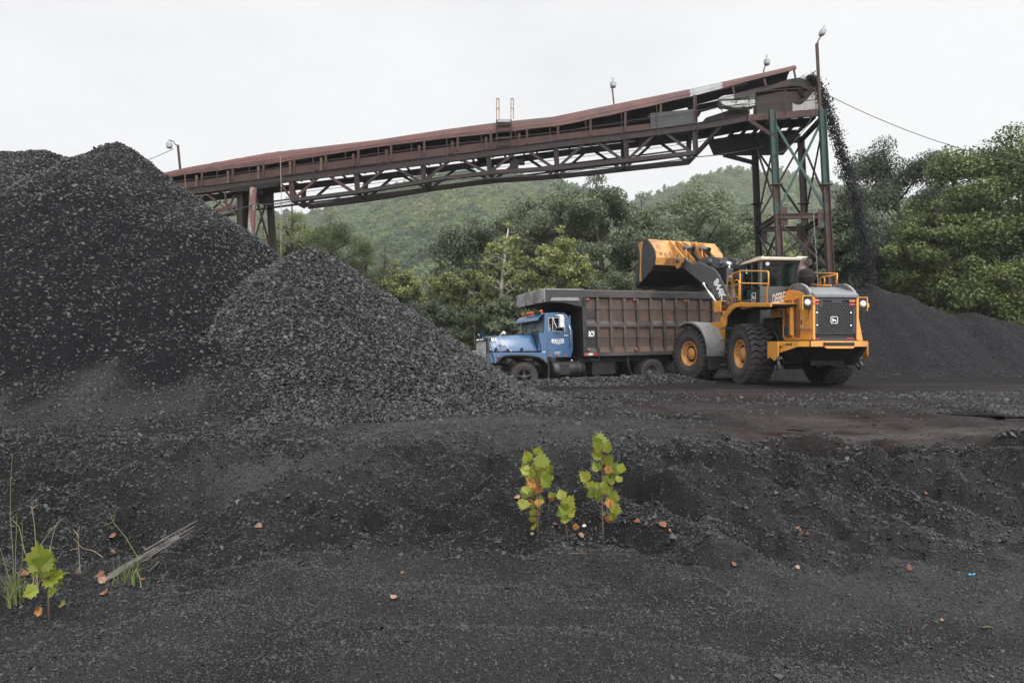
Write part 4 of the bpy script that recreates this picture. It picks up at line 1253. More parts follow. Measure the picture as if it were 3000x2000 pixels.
m.prism([(xb+.03, zb_+.01), (xb-.08, zb_+.01), (xc-.1, zc_-.02), (xc+.0, zc_-.02)], 1, -.90, .90); tb(m, 'hood_seal', M_DARK)
for (a, b) in ((385, 965), (578, 965), (780, 965)):
    q = TF.y(*z1(a, b), .84); m = MB(); m.bx(q.x-.03, q.x+.03, .80, .88, q.z-.07, q.z+.07); m.bx(q.x-.045, q.x+.045, .80, .86, q.z-.02, q.z+.02)
    tb(m, 'hood_latch', M_DARK)
q = TF.y(*z1(523, 975), .83); m = MB(); m.lathe([(.03, 0), (.03, .03), (.015, .04)], (q.x, .86, q.z), (0, 1, 0), 10); tb(m, 'side_marker', M_REDL)
# intake bulge and bulldog ornament with its blue bug shield
m = MB(); a = TF.y(*z1(745, 712), .2); m.lathe([(.02, -.14), (.14, -.1), (.18, .02), (.16, .06)], (a.x, .2, a.z-.02), (.5, 0, .6), 16); tb(m, 'air_scoop', M_BLACKP)
a = TF.x(*z1(165, 725), XG)
m = MB(); m.add([(XG+.02, -.05, zg1+.15), (XG+.02, .42, zg1+.17), (XG+.10, .44, zg1+.36), (XG+.10, -.06, zg1+.34)]+[(XG+.03, -.05, zg1+.15), (XG+.03, .42, zg1+.17), (XG+.11, .44, zg1+.36), (XG+.11, -.06, zg1+.34)], [(0, 1, 2, 3), (7, 6, 5, 4), (0, 4, 5, 1), (1, 5, 6, 2), (2, 6, 7, 3), (3, 7, 4, 0)])
tb(m, 'bug_shield', M_BLUE)
m = MB(); m.tube([(XG-.05, 0, zg1+.14), (XG, 0, zg1+.2), (XG+.05, 0, zg1+.24), (XG+.11, 0, zg1+.25)], [.05, .04, .045, .02], 8); m.bar((XG-.04, 0, zg1+.1), (XG-.04, 0, zg1+.2), .03, .05)
tb(m, 'hood_ornament', M_CHROME)
# fenders
def fender(s):
    y1 = 1.16*s; y0 = .55*s
    out = tx1([(328, 1003), (1150, 1003), (1160, 1080), (1172, 1165), (1040, 1075), (900, 1045), (620, 1040), (500, 1060), (430, 1110), (395, 1160), (368, 1168), (345, 1080)], 1.16)
    m = MB(); m.prism(out, 1, y1-.05*s, y1)
    top = tx1([(328, 1003), (1150, 1003), (1150, 1016), (328, 1016)], 1.16); m.prism(top, 1, y0, y1-.05*s)
    fr = tx1([(328, 1016), (345, 1016), (385, 1165), (368, 1168), (345, 1080)], 1.16); m.prism(fr, 1, y0, y1-.05*s)
    tb(m, 'fender', M_BLUE)
    arch = tx1([(395, 1142), (440, 1085), (500, 1050), (600, 1036), (800, 1036), (930, 1046), (1040, 1070), (1110, 1115), (1168, 1170)], 1.18)
    m = MB(); m.strip(arch, 1, y1-.02*s, y1+.07*s, .045); tb(m, 'fender_flare', M_GREYP if False else M_RUBBER)
    lin = tx1([(440, 1150), (520, 1090), (640, 1060), (900, 1066), (1020, 1090), (1100, 1150), (1172, 1200), (1172, 1400)], 1.0)
    m = MB(); m.strip(lin, 1, y0, y1-.06*s, .02); tb(m, 'wheel_well', M_DARK)
    q = tx1([(1172, 1170), (1188, 1170), (1188, 1445), (1172, 1445)], 1.1); m = MB(); m.prism(q, 1, y0+.1*s, y1); tb(m, 'mud_flap', M_BLACKP)
    h = tx1([(300, 1050), (352, 1050), (358, 1150), (305, 1150)], 1.05)
    m = MB(); x0 = h[0][0]; m.bx(x0-.16, x0+.02, y1-.42*s, y1-.06*s, h[2][1]-.03, h[0][1]+.08); tb(m, 'headlight_housing', M_BLUE, bevel=.01)
    m = MB(); m.bx(x0+.02, x0+.035, y1-.40*s, y1-.08*s, h[2][1], h[0][1]+.04); tb(m, 'headlight', M_CHROME, bevel=.01)
    q = TF.y(*z1(415, 1075), 1.18); m = MB(); m.lathe([(.045, 0), (.045, .03), (.02, .045)], (q.x, y1, q.z), (0, s, 0), 14); tb(m, 'turn_signal', M_DIRTYAMB)
fender(1); fender(-1)
XB = TF.y(*z1(322, 1260), 1.16).x
zb0 = TF.y(*z1(320, 1340), 1.16).z; zb1 = TF.y(*z1(320, 1215), 1.16).z
m = MB(); m.bx(XB-.0, XB+.07, -1.18, 1.18, zb0, zb1); tb(m, 'bumper', M_CHROME, bevel=.015)
m = MB(); m.bx(XB-.45, XB+.0, .5, .9, zb1-.06, zb1+.02).bx(XB-.45, XB, -.9, -.5, zb1-.06, zb1+.02); tb(m, 'bumper_bracket', M_BLACKP)
q = TF.x(*z1(50, 1000), XG); m = MB(); m.bx(XG-.1, XG-.02, -1.06, -.75, zg0+.28, zg0+.50); tb(m, 'headlight_box', M_ALU, bevel=.02)
# whip aerial far side of the bumper
a = TF.y(*z1(60, 1010), -1.05); m = MB(); m.tube([(a.x, -1.05, a.z-.3), (a.x, -1.05, a.z+1.2), (a.x-.01, -1.05, a.z+2.45)], [.008, .006, .004], 5); tb(m, 'whip_aerial', M_GREYP)

# ---- cab
YC = 1.03
low = tx1([(1032, 716), (1555, 716), (1556, 990), (1530, 1046), (1478, 1076), (1165, 1076), (1152, 1004), (1078, 1004), (1078, 960)], YC)
m = MB()
for s in (1, -1):
    m.prism(low, 1, s*(YC-.06), s*YC)
    m.prism(tx1([(1118, 690), (1555, 690), (1555, 716), (1110, 716)], YC), 1, s*(YC-.06), s*YC)
    m.prism(tx1([(1128, 440), (1180, 440), (1180, 690), (1118, 690)], YC), 1, s*(YC-.06), s*YC)
    m.prism(tx1([(1440, 440), (1478, 440), (1525, 560), (1553, 690), (1440, 690)], YC), 1, s*(YC-.06), s*YC)
    m.prism(tx1([(1128, 440), (1135, 412), (1300, 400), (1440, 408), (1478, 440)], YC), 1, s*(YC-.06), s*YC)
    m.prism(tx1([(1180, 440), (1440, 440), (1440, 468), (1180, 468)], YC), 1, s*(YC-.06), s*YC)
xw0 = tx1([(1118, 690)], YC)[0]; xw1 = tx1([(1128, 440)], YC)[0]; xrear = tx1([(1540, 700)], YC)[0]; xcow = tx1([(1040, 716)], YC)[0]
zroof = tx1([(1300, 400)], YC)[0][1]; zbot = low[4][1]
# cowl, rear wall, floor, windscreen frame
m.prism([xw0, xcow, (xcow[0], zbot+.25), (xw0[0], zbot+.25)], 1, -YC+.06, YC-.06)
m.bx(xrear[0], xrear[0]+.05, -YC+.06, YC-.06, zbot, zroof-.08)
m.bx(xrear[0]+.05, xw0[0], -YC+.06, YC-.06, zbot, zbot+.05)
for y0, y1 in ((-YC+.06, -YC+.13), (YC-.13, YC-.06), (-.03, .03)):
    m.prism([(xw0[0]-.05, xw0[1]), xw0, xw1, (xw1[0]-.05, xw1[1])], 1, y0, y1)
m.prism([(xw1[0]-.06, xw1[1]-.06), (xw1[0]+.01, xw1[1]-.06), (xw1[0]+.01, xw1[1]), (xw1[0]-.06, xw1[1])], 1, -YC+.13, YC-.13)
tb(m, 'cab', M_BLUE)
m = MB(); rp = tx1([(1120, 436), (1128, 408), (1180, 396), (1300, 390), (1430, 398), (1470, 420), (1482, 440)], YC)
m.prism(rp, 1, -YC+.0, YC-.0); tb(m, 'roof', M_BLUE, bevel=.03, seg=2)
m = MB(); vz = rp[1][1]-.02; vx = rp[1][0]
m.strip([(vx-.1, vz+.03), (vx+.07, vz-.01), (vx+.19, vz-.11), (vx+.25, vz-.22)], 1, -YC+.02, YC-.06, .02); tb(m, 'sun_visor', M_BLUE)
for y in (.8, .05, -.13, -.31, -.8):
    m = MB(); m.lathe([(.035, -.05), (.055, -.03), (.055, .02), (.035, .06), (.01, .08)], (vx+.02, y, vz+.12), (1, 0, 0), 12); m.bx(vx-.03, vx+.04, y-.03, y+.03, vz+.03, vz+.08)
    tb(m, 'roof_marker', M_ORANGE)
m = MB()
for y0, y1 in ((-YC+.13, -.03), (.03, YC-.13)):
    m.prism([(xw0[0]-.02, xw0[1]), (xw0[0]-.01, xw0[1]), (xw1[0]-.01, xw1[1]-.06), (xw1[0]-.02, xw1[1]-.06)], 1, y0, y1)
tb(m, 'windscreen', M_PANEW)
m = MB()
for y in (.45, -.4): m.bar((xw0[0]+.015, y, xw0[1]+.02), (xw0[0]+.0, y-.25, xw0[1]+.42), .012, .02)
m.bar((xw0[0]+.05, .0, xw0[1]+.03), (xw0[0]+.05, .7, xw0[1]+.03), .03, .03)
tb(m, 'wiper', M_DARK)
# doors with window, vent, handle
def door(s):
    y = YC*s; e = .006*s
    d = MB(); o = tx1([(1162, 448), (1478, 448), (1500, 560), (1504, 990), (1490, 1025), (1455, 1040), (1162, 1040)], YC)
    inn = tx1([(1172, 716), (1494, 716), (1494, 985), (1482, 1016), (1450, 1030), (1172, 1030)], YC)
    d.prism(inn, 1, y+.001*s, y+.012*s)
    do = d.build('door', M_BLUE, truck)
    fr = MB(); w = [(1183, 472), (1436, 472), (1438, 600), (1436, 686), (1183, 686)]; wi = [(1190, 480), (1428, 480), (1430, 600), (1428, 678), (1190, 678)]
    fr.ring(tx1(w, YC), tx1(wi, YC), 1, y-.01*s, y+.01*s); fr.prism(tx1([(1244, 476), (1254, 476), (1254, 682), (1244, 682)], YC), 1, y-.01*s, y+.012*s)
    fr.build('window_frame', M_ALU, do)
    g = MB(); g.prism(tx1([(1190, 480), (1244, 480), (1244, 678), (1190, 678)], YC), 1, y-.03*s, y-.024*s)
    g.build('vent_window', M_PANE, do)
    h = MB(); a = TF.y(*z1(1412, 748), YC); b = TF.y(*z1(1475, 744), YC); h.bar((a.x, y+.045*s, a.z), (b.x, y+.045*s, b.z), .03, .035); h.bar((b.x, y, b.z), (b.x, y+.05*s, b.z), .03, .03); h.build('door_handle', M_CHROME, do)
    if s > 0:
        t = MB(); q = TF.y(*z1(1209, 600), YC); t.lathe([(.05, 0), (.05, .004)], (q.x, YC-.022, q.z), (0, 1, 0), 16); t.build('sticker', M_REDL, do)
        t = MB(); q = TF.y(*z1(1209, 643), YC); t.bx(q.x-.045, q.x+.045, YC-.022, YC-.018, q.z-.05, q.z+.05); t.build('sticker', M_BLUEST, do)
        tm = lambda px, body, hgt, nm, **k: text_mesh(body, hgt, k.pop('mat', M_WHT), do, basis((TF.y(*z1(*px), YC).x, YC+.016, TF.y(*z1(*px), YC).z), (-1, 0, 0), (0, 0, 1)), nm, **k)
        tm((1325, 818), 'BULLCO', .105, 'lettering', bold=.035, stretch=.92, spacing=1.05)
        tm((1330, 880), 'Totz, KY', .036, 'lettering', bold=.01)
        tm((1322, 997), 'KYU 335554', .032, 'lettering', bold=.012)
        tm((1322, 1020), 'DOT 2486716', .032, 'lettering', bold=.012)
        sw = MB(); pts = tx1([(1220, 838), (1240, 849), (1290, 853), (1370, 853), (1415, 848), (1435, 836), (1418, 856), (1375, 861), (1285, 861), (1238, 857)], YC); sw.prism(pts, 1, YC+.013, YC+.016); sw.build('lettering', M_WHT, do)
    return do
door(1); door(-1)
q = TF.y(*z1(350, 803), .86)
hx = lambda a, b, y: (TF.y(*z1(a, b), y).x, y, TF.y(*z1(a, b), y).z)
hup = Vector((0, -.30, 1))
text_mesh('BC9', .105, M_WHT, truck, basis(hx(350, 803, .69), (-1, .07, 0), hup), 'lettering', bold=.03, stretch=.8)
text_mesh('Mack', .085, M_TAN, truck, basis(hx(490, 876, .765), (-1, .07, 0), hup), 'lettering', bold=.02, shear=.35)
text_mesh('R688', .04, M_WHT, truck, basis(hx(1116, 995, YC+.015), (-1, 0, 0), (0, 0, 1)), 'lettering', bold=.01)
m = MB(); a = hx(1495, 585, YC+.05); b = hx(1520, 930, YC+.05); m.tube([(a[0], YC, a[2]), (a[0]-.01, YC+.06, a[2]-.03), (a[0]-.06, YC+.07, a[2]-.2), (b[0], YC+.07, b[2]+.05), (b[0], YC, b[2])], .016, 6); tb(m, 'grab_rail', M_CHROME)
for c in (1212, 1328, 1445):
    q = hx(c, 1055, YC); m = MB(); m.bx(q[0]-.06, q[0]+.06, YC, YC+.03, q[2]-.03, q[2]+.03); tb(m, 'step_lamp', M_DIRTYAMB, bevel=.01)
# mirrors
m = MB(); a = hx(1348, 440, YC+.28); b = hx(1420, 625, YC+.28); m.bx(a[0], b[0], YC+.22, YC+.34, b[2], a[2]); mo = tb(m, 'mirror', M_OFFW, bevel=.02)
m = MB()
p0 = hx(1400, 432, YC+.28); p1 = hx(1250, 440, YC); m.tube([p1, hx(1300, 436, YC+.22), p0], .012, 5)
m.tube([hx(1245, 455, YC), hx(1310, 622, YC+.26), hx(1400, 625, YC+.28)], .012, 5); m.tube([hx(1250, 690, YC), hx(1310, 622, YC+.26)], .012, 5); m.tube([hx(1260, 697, YC+.02), hx(1380, 697, YC+.05)], .014, 5)
m.build('bracket', M_CHROME, mo)
m = MB(); c = hx(1405, 650, YC+.26); m.lathe([(.08, -.02), (.085, 0), (.07, .03), (.02, .04)], c, (-1, 0, 0), 16); m.build('spot_mirror', M_RIM, mo)
m = MB(); c = hx(496, 718, 1.05); m.lathe([(.02, -.03), (.085, -.015), (.09, .0), (.08, .02)], (c[0], 1.05, c[2]), (.75, .6, 0), 18); mo = tb(m, 'hood_mirror', M_CHROME)
m = MB(); m.tube([hx(478, 720, 1.05), hx(448, 725, 1.05), hx(445, 880, 1.12), hx(455, 1020, 1.14)], .014, 5); m.tube([hx(455, 800, 1.08), hx(620, 995, 1.12)], .012, 5); m.build('bracket', M_CHROME, mo)
# inside: seat and dashboard
m = MB(); m.bx(xrear[0]+.08, xrear[0]+.22, .2, .75, zbot+.5, zbot+1.15).bx(xrear[0]+.2, xrear[0]+.65, .2, .75, zbot+.4, zbot+.52); m.bx(xw0[0]-.35, xw0[0]-.06, -.95, .95, zbot+.5, xw0[1]-.03)
m.lathe([(.2, 0), (.215, .012), (.2, .024)], (xw0[0]-.42, .48, xw0[1]+.0), (.6, 0, .8), 20, cap=False)
tb(m, 'interior', M_DARK)
# ---- tank, steps
a = TF.y(*z1(1245, 1272), 1.0); b = TF.y(*z1(1728, 1272), 1.0)
rt = .30
m = MB(); m.lathe([(rt-.03, 0), (rt, .03), (rt, a.x-b.x-.03), (rt-.03, a.x-b.x)], (b.x, .86, a.z), (1, 0, 0), 32); tk = tb(m, 'fuel_tank', M_BLACKP)
for u in (1330, 1640):
    x = TF.y(*z1(u, 1272), 1.0).x; m = MB(); m.lathe([(rt+.004, -.03), (rt+.012, -.03), (rt+.012, .03), (rt+.004, .03)], (x, .86, a.z), (1, 0, 0), 32, cap=False); m.build('strap', M_RIM, tk)
x0 = TF.y(*z1(1360, 1272), 1.15).x; x1 = TF.y(*z1(1510, 1272), 1.15).x
m = MB(); m.bx(x0, x1, .9, 1.17, a.z-.17, a.z-.13).bx(x0, x1, .9, 1.165, a.z+.18, a.z+.20).bx(x0, x1, 1.150, 1.162, a.z-.13, a.z+.18); m.build('step', M_DARK, tk)
m = MB(); m.cyl((b.x+.35*(a.x-b.x), .9, a.z+rt-.02), (b.x+.35*(a.x-b.x), .92, a.z+rt+.05), .04, n=12); m.build('cap', M_CHROME, tk)
m = MB(); m.tube([TF.y(*z6(360, 1110), 1.1), TF.y(*z6(362, 1155), 1.1), TF.y(*z6(440, 1178), 1.1), TF.y(*z6(500, 1160), 1.1), TF.y(*z6(502, 1110), 1.1)], .014, 5); tb(m, 'step_rung', M_GREYP)
fl = tx6([(905, 1115), (940, 1115), (942, 1220), (960, 1310), (1010, 1412), (995, 1418), (935, 1310), (918, 1215)], 1.1); m = MB(); m.prism(fl, 1, .45, 1.15); m.prism(fl, 1, -1.15, -.45); tb(m, 'mud_flap', M_BLACKP)

# ---- dump body
YS = 1.14; YR = 1.24
BX0 = TF.y(*z6(250, 700), YR).x; BX1 = TF.y(2128, 960, YR).x
def zrow(v, u=1850, y=YR): return TF.y(u, v, y).z
zt, zt2, zbr1, zbr0 = zrow(851), zrow(874), zrow(1030), zrow(1041)
body = empty('dump_body', ((BX0+BX1)/2, 0, zbr0), parent=truck)
BOFF = Vector((-(BX0+BX1)/2, 0, -zbr0))
def bb(mb, name, mat, **k):
    mb.v = [tuple(Vector(p)+BOFF) for p in mb.v]
    return mb.build(name, mat, body, **k)
m = MB()
for s in (1, -1): m.bx(BX0-.06, BX1+.1, s*(YS-.03), s*YS, zbr1, zt2)
m.bx(BX0-.06, BX0-.02, -YS+.03, YS-.03, zbr0, zt2); m.bx(BX1+.1, BX1+.14, -YS+.03, YS-.03, zbr0, zt2); m.bx(BX0-.06, BX1+.1, -YS+.03, YS-.03, zbr0+.02, zbr0+.1)
bb(m, 'side_wall', M_BODYR)
m = MB(); m.prism([(BX0-.3, zt2-.75), (BX1+.5, zt2-.75), (BX1+.45, zt-.25), (BX1+.9, zt+.02), (BX1+1.3, zt+.20), (BX1+1.7, zt+.30), (BX1+2.1, zt+.20), (BX1+2.6, zt-.05), (BX1+3.1, zt-.35), (BX0-.4, zt-.5)], 1, -YS+.1, YS-.1); bb(m, 'coal_load', M_PILE)
for s in (1, -1):
    m = MB()
    m.prism([(s*YS, zt2-.02), (s*YR, zt2+.02), (s*(YR+.02), zt-.03), (s*(YR-.01), zt), (s*(YS-.05), zt)], 0, BX0-.12, BX1); bb(m, 'top_rail', M_RAIL, bevel=.008)
    m = MB(); m.bx(BX0, BX1, s*(YS-.02), s*YR, zbr0, zbr1); bb(m, 'bottom_rail', M_RAIL, bevel=.008)
    # front corner post
    m = MB(); m.bx(BX0, BX0-.16, s*(YS), s*YR, zbr1, zt2); bb(m, 'corner_post', M_BLACKP)
RIBU = (1751, 1790, 1830, 1868.5, 1907, 1946, 1981.5, 2018, 2054, 2089, 2122)
rx = [TF.y(u, 885, YR).x for u in RIBU]
zr = {k: zrow(v) for k, v in dict(b1=939, b2=948, b3=957, l1=1015, l2=1029, r1=906.5, r2=988.5).items()}
for i, x in enumerate(rx):
    for s in (1, -1):
        m = MB(); m.bx(x-.055, x+.055, s*YS, s*YR, zbr1, zt2); bb(m, 'side_rib', M_BODY if i > 0 else M_RAIL, bevel=.006)
edges = [BX0-.16]+rx
for i in range(len(rx)):
    xl = edges[i]-(.055 if i else 0); xr = rx[i]+.055
    for s in (1, -1):
        m = MB(); m.prism([(s*YS, zr['b1']), (s*(YR-.015), zr['b2']), (s*(YR-.015), zr['b3']), (s*YS, zr['b3'])], 0, xl, xr); bb(m, 'belt_rail', M_RAIL if i < 3 else M_BODY)
        m = MB(); m.prism([(s*YS, zr['l1']), (s*(YR-.012), zr['l2']), (s*(YR-.012), zbr1), (s*YS, zbr1)], 0, xl, xr); bb(m, 'bottom_ledge', M_BODYR if i else M_BLACKP)
for zz in (zr['r1'], zr['r2']):
    m = MB(); m.tube([(BX0-.1, YR+.012, zz), (BX1, YR+.012, zz)], .016, 6); bb(m, 'tie_rod', M_RUBBER)
# first bay: black hatch and number
m = MB(); q = [TF.y(*z6(a, b), YS) for a, b in ((312, 425), (452, 540), (312, 710), (468, 968))]
m.bx(q[0].x, q[1].x, YS, YS+.02, q[1].z, q[0].z).bx(q[2].x, q[3].x, YS, YS+.02, q[3].z, q[2].z); bb(m, 'access_panel', M_BLACKP)
t = text_mesh('BC9', .21, M_WHT, body, Matrix.Translation(BOFF) @ basis((TF.y(*z6(376, 774), YS).x, YS+.024, TF.y(*z6(376, 774), YS).z), (-1, 0, 0), (0, 0, 1)), 'lettering', bold=.03, stretch=.5)
for (a, b, y) in ((318, 248, YR-.03), (1035, 252, YR-.05), (1812, 268, YR-.05), (338, 1018, YR), (1063, 1012, YR)):
    q = TF.y(*z6(a, b), y); m = MB(); m.lathe([(.05, 0), (.05, .04), (.025, .06)], (q.x, y, q.z), (0, 1, 0), 14); m.bx(q.x-.05, q.x+.05, YS, y, q.z-.05, q.z+.05); bb(m, 'clearance_lamp', M_DIRTYAMB)
q = TF.y(*z6(295, 1088), YR); m = MB(); m.bx(q.x-.07, q.x+.07, YR, YR+.02, q.z-.05, q.z+.05); bb(m, 'clearance_lamp', M_DIRTYAMB)
for (a, mt) in ((375, M_OFFW), (437, M_REDL)):
    q = TF.y(*z6(a, 1084), YR); m = MB(); m.bx(q.x-.11, q.x+.11, YR, YR+.006, q.z-.04, q.z+.04); bb(m, 'reflector', mt)
# canopy over the cab
cp_ = tx1([(1132, 34), (1142, 230)], YR)
XC = cp_[0][0]; zcb = cp_[1][1]
ztc = tx1([(1132, 34)], YR)[0][1]
m = MB()
for s in (1, -1):
    m.prism([(XC, zcb), (XC, ztc-.0), (BX0-.12, zt), (BX0-.12, zt2-.35), (BX0+.18, zt2-.28), (BX0+.75, zcb-.02)], 1, s*(YR-.04), s*YR)
m.add([(XC, -YR+.04, zcb), (XC, YR-.04, zcb), (BX0+.75, YR-.04, zcb-.02), (BX0+.75, -YR+.04, zcb-.02), (BX0-.02, YR-.04, zt2-.42), (BX0-.02, -YR+.04, zt2-.42)]+[(XC, -YR+.04, zcb+.04), (XC, YR-.04, zcb+.04), (BX0+.75, YR-.04, zcb+.02), (BX0+.75, -YR+.04, zcb+.02), (BX0-.02, YR-.04, zt2-.38), (BX0-.02, -YR+.04, zt2-.38)],
      [(0, 1, 2, 3), (3, 2, 4, 5), (6, 9, 8, 7), (9, 11, 10, 8), (0, 3, 9, 6), (1, 7, 8, 2)])
cn = bb(m, 'cab_guard', M_BLACKP)
m = MB(); m.prism([(YR-.06, ztc-.02), (YR+.02, ztc-.035), (YR+.02, ztc+.0), (YR-.02, ztc+.03), (YR-.08, ztc+.03)], 0, XC-.02, BX0-.1); m.v = [tuple(Vector(p)+BOFF) for p in m.v]; m.build('edge_rail', M_GREYP, cn)
w = [TF.y(*z1(a, b), YR) for a, b in ((1240, 162), (1638, 162), (1655, 215), (1200, 215))]
m = MB(); m.add([(p.x, YR+(.005 if i < 2 else .07), p.z) for i, p in enumerate(w)]+[(p.x, YR-.0, p.z-(.0 if i < 2 else .01)) for i, p in enumerate(w)], [(0, 1, 2, 3), (7, 6, 5, 4), (0, 4, 5, 1), (1, 5, 6, 2), (2, 6, 7, 3), (3, 7, 4, 0)]); m.v = [tuple(Vector(p)+BOFF) for p in m.v]; m.build('side_gusset', M_GREYP, cn)
m = MB(); nr = 19; pts = []
for k in range(nr*2+1):
    z = zcb+(ztc+.02-zcb)*k/(nr*2); pts.append((XC+(.022 if k % 2 else .004), z))
m.strip(pts, 1, -YR, YR, .01); m.v = [tuple(Vector(p)+BOFF) for p in m.v]; m.build('front_panel', M_ALU, cn)
for y in (1.12, .4, -.35, -1.12):
    m = MB(); m.lathe([(.045, 0), (.045, .035), (.02, .05)], (XC+.02, y, zcb+.07), (1, 0, 0), 12); m.v = [tuple(Vector(p)+BOFF) for p in m.v]; m.build('clearance_lamp', M_DIRTYAMB, cn)
m = MB(); m.bx(BX0-.02, BX0+.02, -1.1, 1.1, zbr0+.02, zt2-.4); bb(m, 'front_wall', M_SOOTSHADE)

# ---- driver
def seated(name, F0, seat, label, shirt, hair=(.03, .02, .015), look=0.0, hat=None, face=1):
    """an upright seated figure: one skinned body, head with face, hair as a child"""
    root = empty(name, F0.M @ Vector(seat), F0.rot); tag(root, label, 'person')
    me = bpy.data.meshes.new('body'); bm = bmesh.new(); sk = bm.verts.layers.skin.verify()
    J = {}
    def v(k, p, r):
        x = bm.verts.new(p); x[sk].radius = (r, r); J[k] = x; return x
    def e(*ks):
        for a, b in zip(ks[:-1], ks[1:]): bm.edges.new((J[a], J[b]))
    v('pel', (0, 0, .10), .15); v('wa', (-.01, 0, .30), .145); v('ch', (.0, 0, .48), .165); v('nk', (.02, 0, .60), .062); v('hd0', (.03, 0, .70), .075); v('hd1', (.04, 0, .80), .09)
    e('pel', 'wa', 'ch', 'nk', 'hd0', 'hd1')
    for s, n in ((1, 'l'), (-1, 'r')):
        v('sh'+n, (.0, s*.19, .53), .07); v('el'+n, (.12, s*.25, .28), .045); v('wr'+n, (.36, s*.17, .33), .032); v('hn'+n, (.43, s*.15, .36), .04)
        e('ch', 'sh'+n, 'el'+n, 'wr'+n, 'hn'+n)
        v('hp'+n, (.05, s*.10, .10), .1); v('kn'+n, (.46, s*.13, .14), .065); v('an'+n, (.50, s*.13, -.26), .042); v('ft'+n, (.62, s*.13, -.30), .045)
        e('pel', 'hp'+n, 'kn'+n, 'an'+n, 'ft'+n)
    for x in bm.verts: x[sk].use_root = (x == J['pel'])
    bm.to_mesh(me); bm.free()
    o = link('body', me, root, shirt)
    o.modifiers.new('skin', 'SKIN'); sb = o.modifiers.new('sub', 'SUBSURF'); sb.levels = 1; sb.render_levels = 2
    hm = MB(); hm.lathe([(.02, -.13), (.06, -.12), (.082, -.06), (.092, 0), (.09, .06), (.07, .10), (.02, .125)], (.045, 0, .80), (0, 0, 1), 18)
    hm.lathe([(.004, .035), (.018, 0), (.012, -.02)], (.125, 0, .78), (.5, 0, 1), 8)
    for s in (1, -1):
        hm.lathe([(.012, -.01), (.03, 0), (.012, .012)], (.03, s*.092, .79), (0, s, 0), 8); hm.lathe([(.016, -.01), (.014, .005), (.004, .010)], (.125, s*.033, .815), (1, 0, 0), 8)
    hm.box((.123, 0, .735), (.02, .05, .012)); hm.cyl((.03, 0, .58), (.04, 0, .72), .055, n=10)
    for s in (1, -1):
        for k in range(4): hm.tube([(.43, s*(.13+.018*k), .37), (.475, s*(.13+.018*k), .375), (.485, s*(.13+.018*k), .345)], [.010, .009, .007], 5)
        hm.tube([(.42, s*.12, .37), (.45, s*.10, .385), (.47, s*.105, .37)], [.011, .010, .007], 5)
    hm.build('head', M_SKIN, root)
    hr = MB(); hr.lathe([(.100, -.005), (.101, .04), (.088, .09), (.05, .125), (.01, .135)], (.034, 0, .80), (-.15, 0, 1), 18)
    if hat: hr.prism([(.10, .835), (.19, .825), (.19, .832), (.10, .845)], 1, -.06, .06)
    hr.build('cap' if hat else 'hair', mk(name+' hair', hat or hair, rough=.8), root)
    return root
seated('person', TF, (xrear[0]+.42, .46, zbot+.47), 'driver in a dark shirt sitting at the wheel of the blue truck', M_CLOTH)
# ================================================================ yellow wheel loader
M_CAT = mk('loader yellow', (.62, .27, .035), rough=.42, layers=(((.50, .205, .028), 1.6, .45, .68), ((.22, .11, .035), 3.5, .55, .76), ((.05, .032, .022), 7, .62, .76)), bump=.06, bscale=30, rvar=.12, coat=.15)
M_RIMY = mk('dusty yellow rim', (.50, .22, .05), rough=.55, layers=(((.34, .165, .065), 3, .42, .62), ((.10, .06, .04), 5, .56, .72)), bump=.08, bscale=30)
M_CATB = mk('worn bucket yellow', (.50, .24, .065), rough=.5, layers=(((.38, .175, .05), 1.5, .45, .65), ((.16, .085, .035), 2.2, .50, .66), ((.025, .02, .017), 4.5, .56, .68)), bump=.1, bscale=30, rvar=.12)
M_LGREY = mk('loader grey', (.055, .057, .060), rough=.45, layers=(((.075, .070, .066), 3, .5, .7), ((.09, .065, .05), 5, .62, .8)), bump=.06, bscale=40, rvar=.1)
M_HGREY = mk('hood grey', (.15, .155, .165), rough=.42, layers=(((.12, .12, .125), 2.5, .45, .7),), rvar=.08)
M_DGREY = mk('grille grey', (.020, .021, .023), rough=.55, rvar=.08)
M_MUD = mk('dusty fender', (.20, .195, .19), rough=.7, layers=(((.13, .125, .12), 2.5, .4, .65), ((.05, .045, .042), 6, .56, .7)), bump=.15, bscale=30)
M_CREAM = mk('cream cab roof', (.80, .67, .53), rough=.45, layers=(((.62, .50, .39), 2.5, .5, .7),))
M_STEEL = mk('ram chrome', (.75, .76, .77), rough=.14, metal=1.0)
M_BKT = mk('coal scoured steel', (.035, .034, .034), rough=.5, layers=(((.016, .016, .016), 1.4, .42, .6), ((.055, .045, .038), 5, .6, .75)), bump=.2, bscale=30, rvar=.12)
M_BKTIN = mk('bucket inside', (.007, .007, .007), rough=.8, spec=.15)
M_LAMPW = mk('work lamp lens', (.75, .75, .72), rough=.2, coat=.5)
M_REDD = mk('dark red reflector', (.16, .012, .015), rough=.35)
M_LTYRE = mk('loader tyre wall', (.030, .027, .026), rough=.85, layers=(((.046, .039, .036), 1.6, .42, .66), ((.024, .022, .022), 7, .52, .7)), bump=.2, bscale=24)
M_LTREAD = mk('loader tyre tread', (.016, .015, .015), rough=.8, layers=(((.040, .030, .028), 1.4, .42, .66),), bump=.25, bscale=24)
M_HIVIS = mk('bright green vest', (.16, .55, .05), rough=.7)

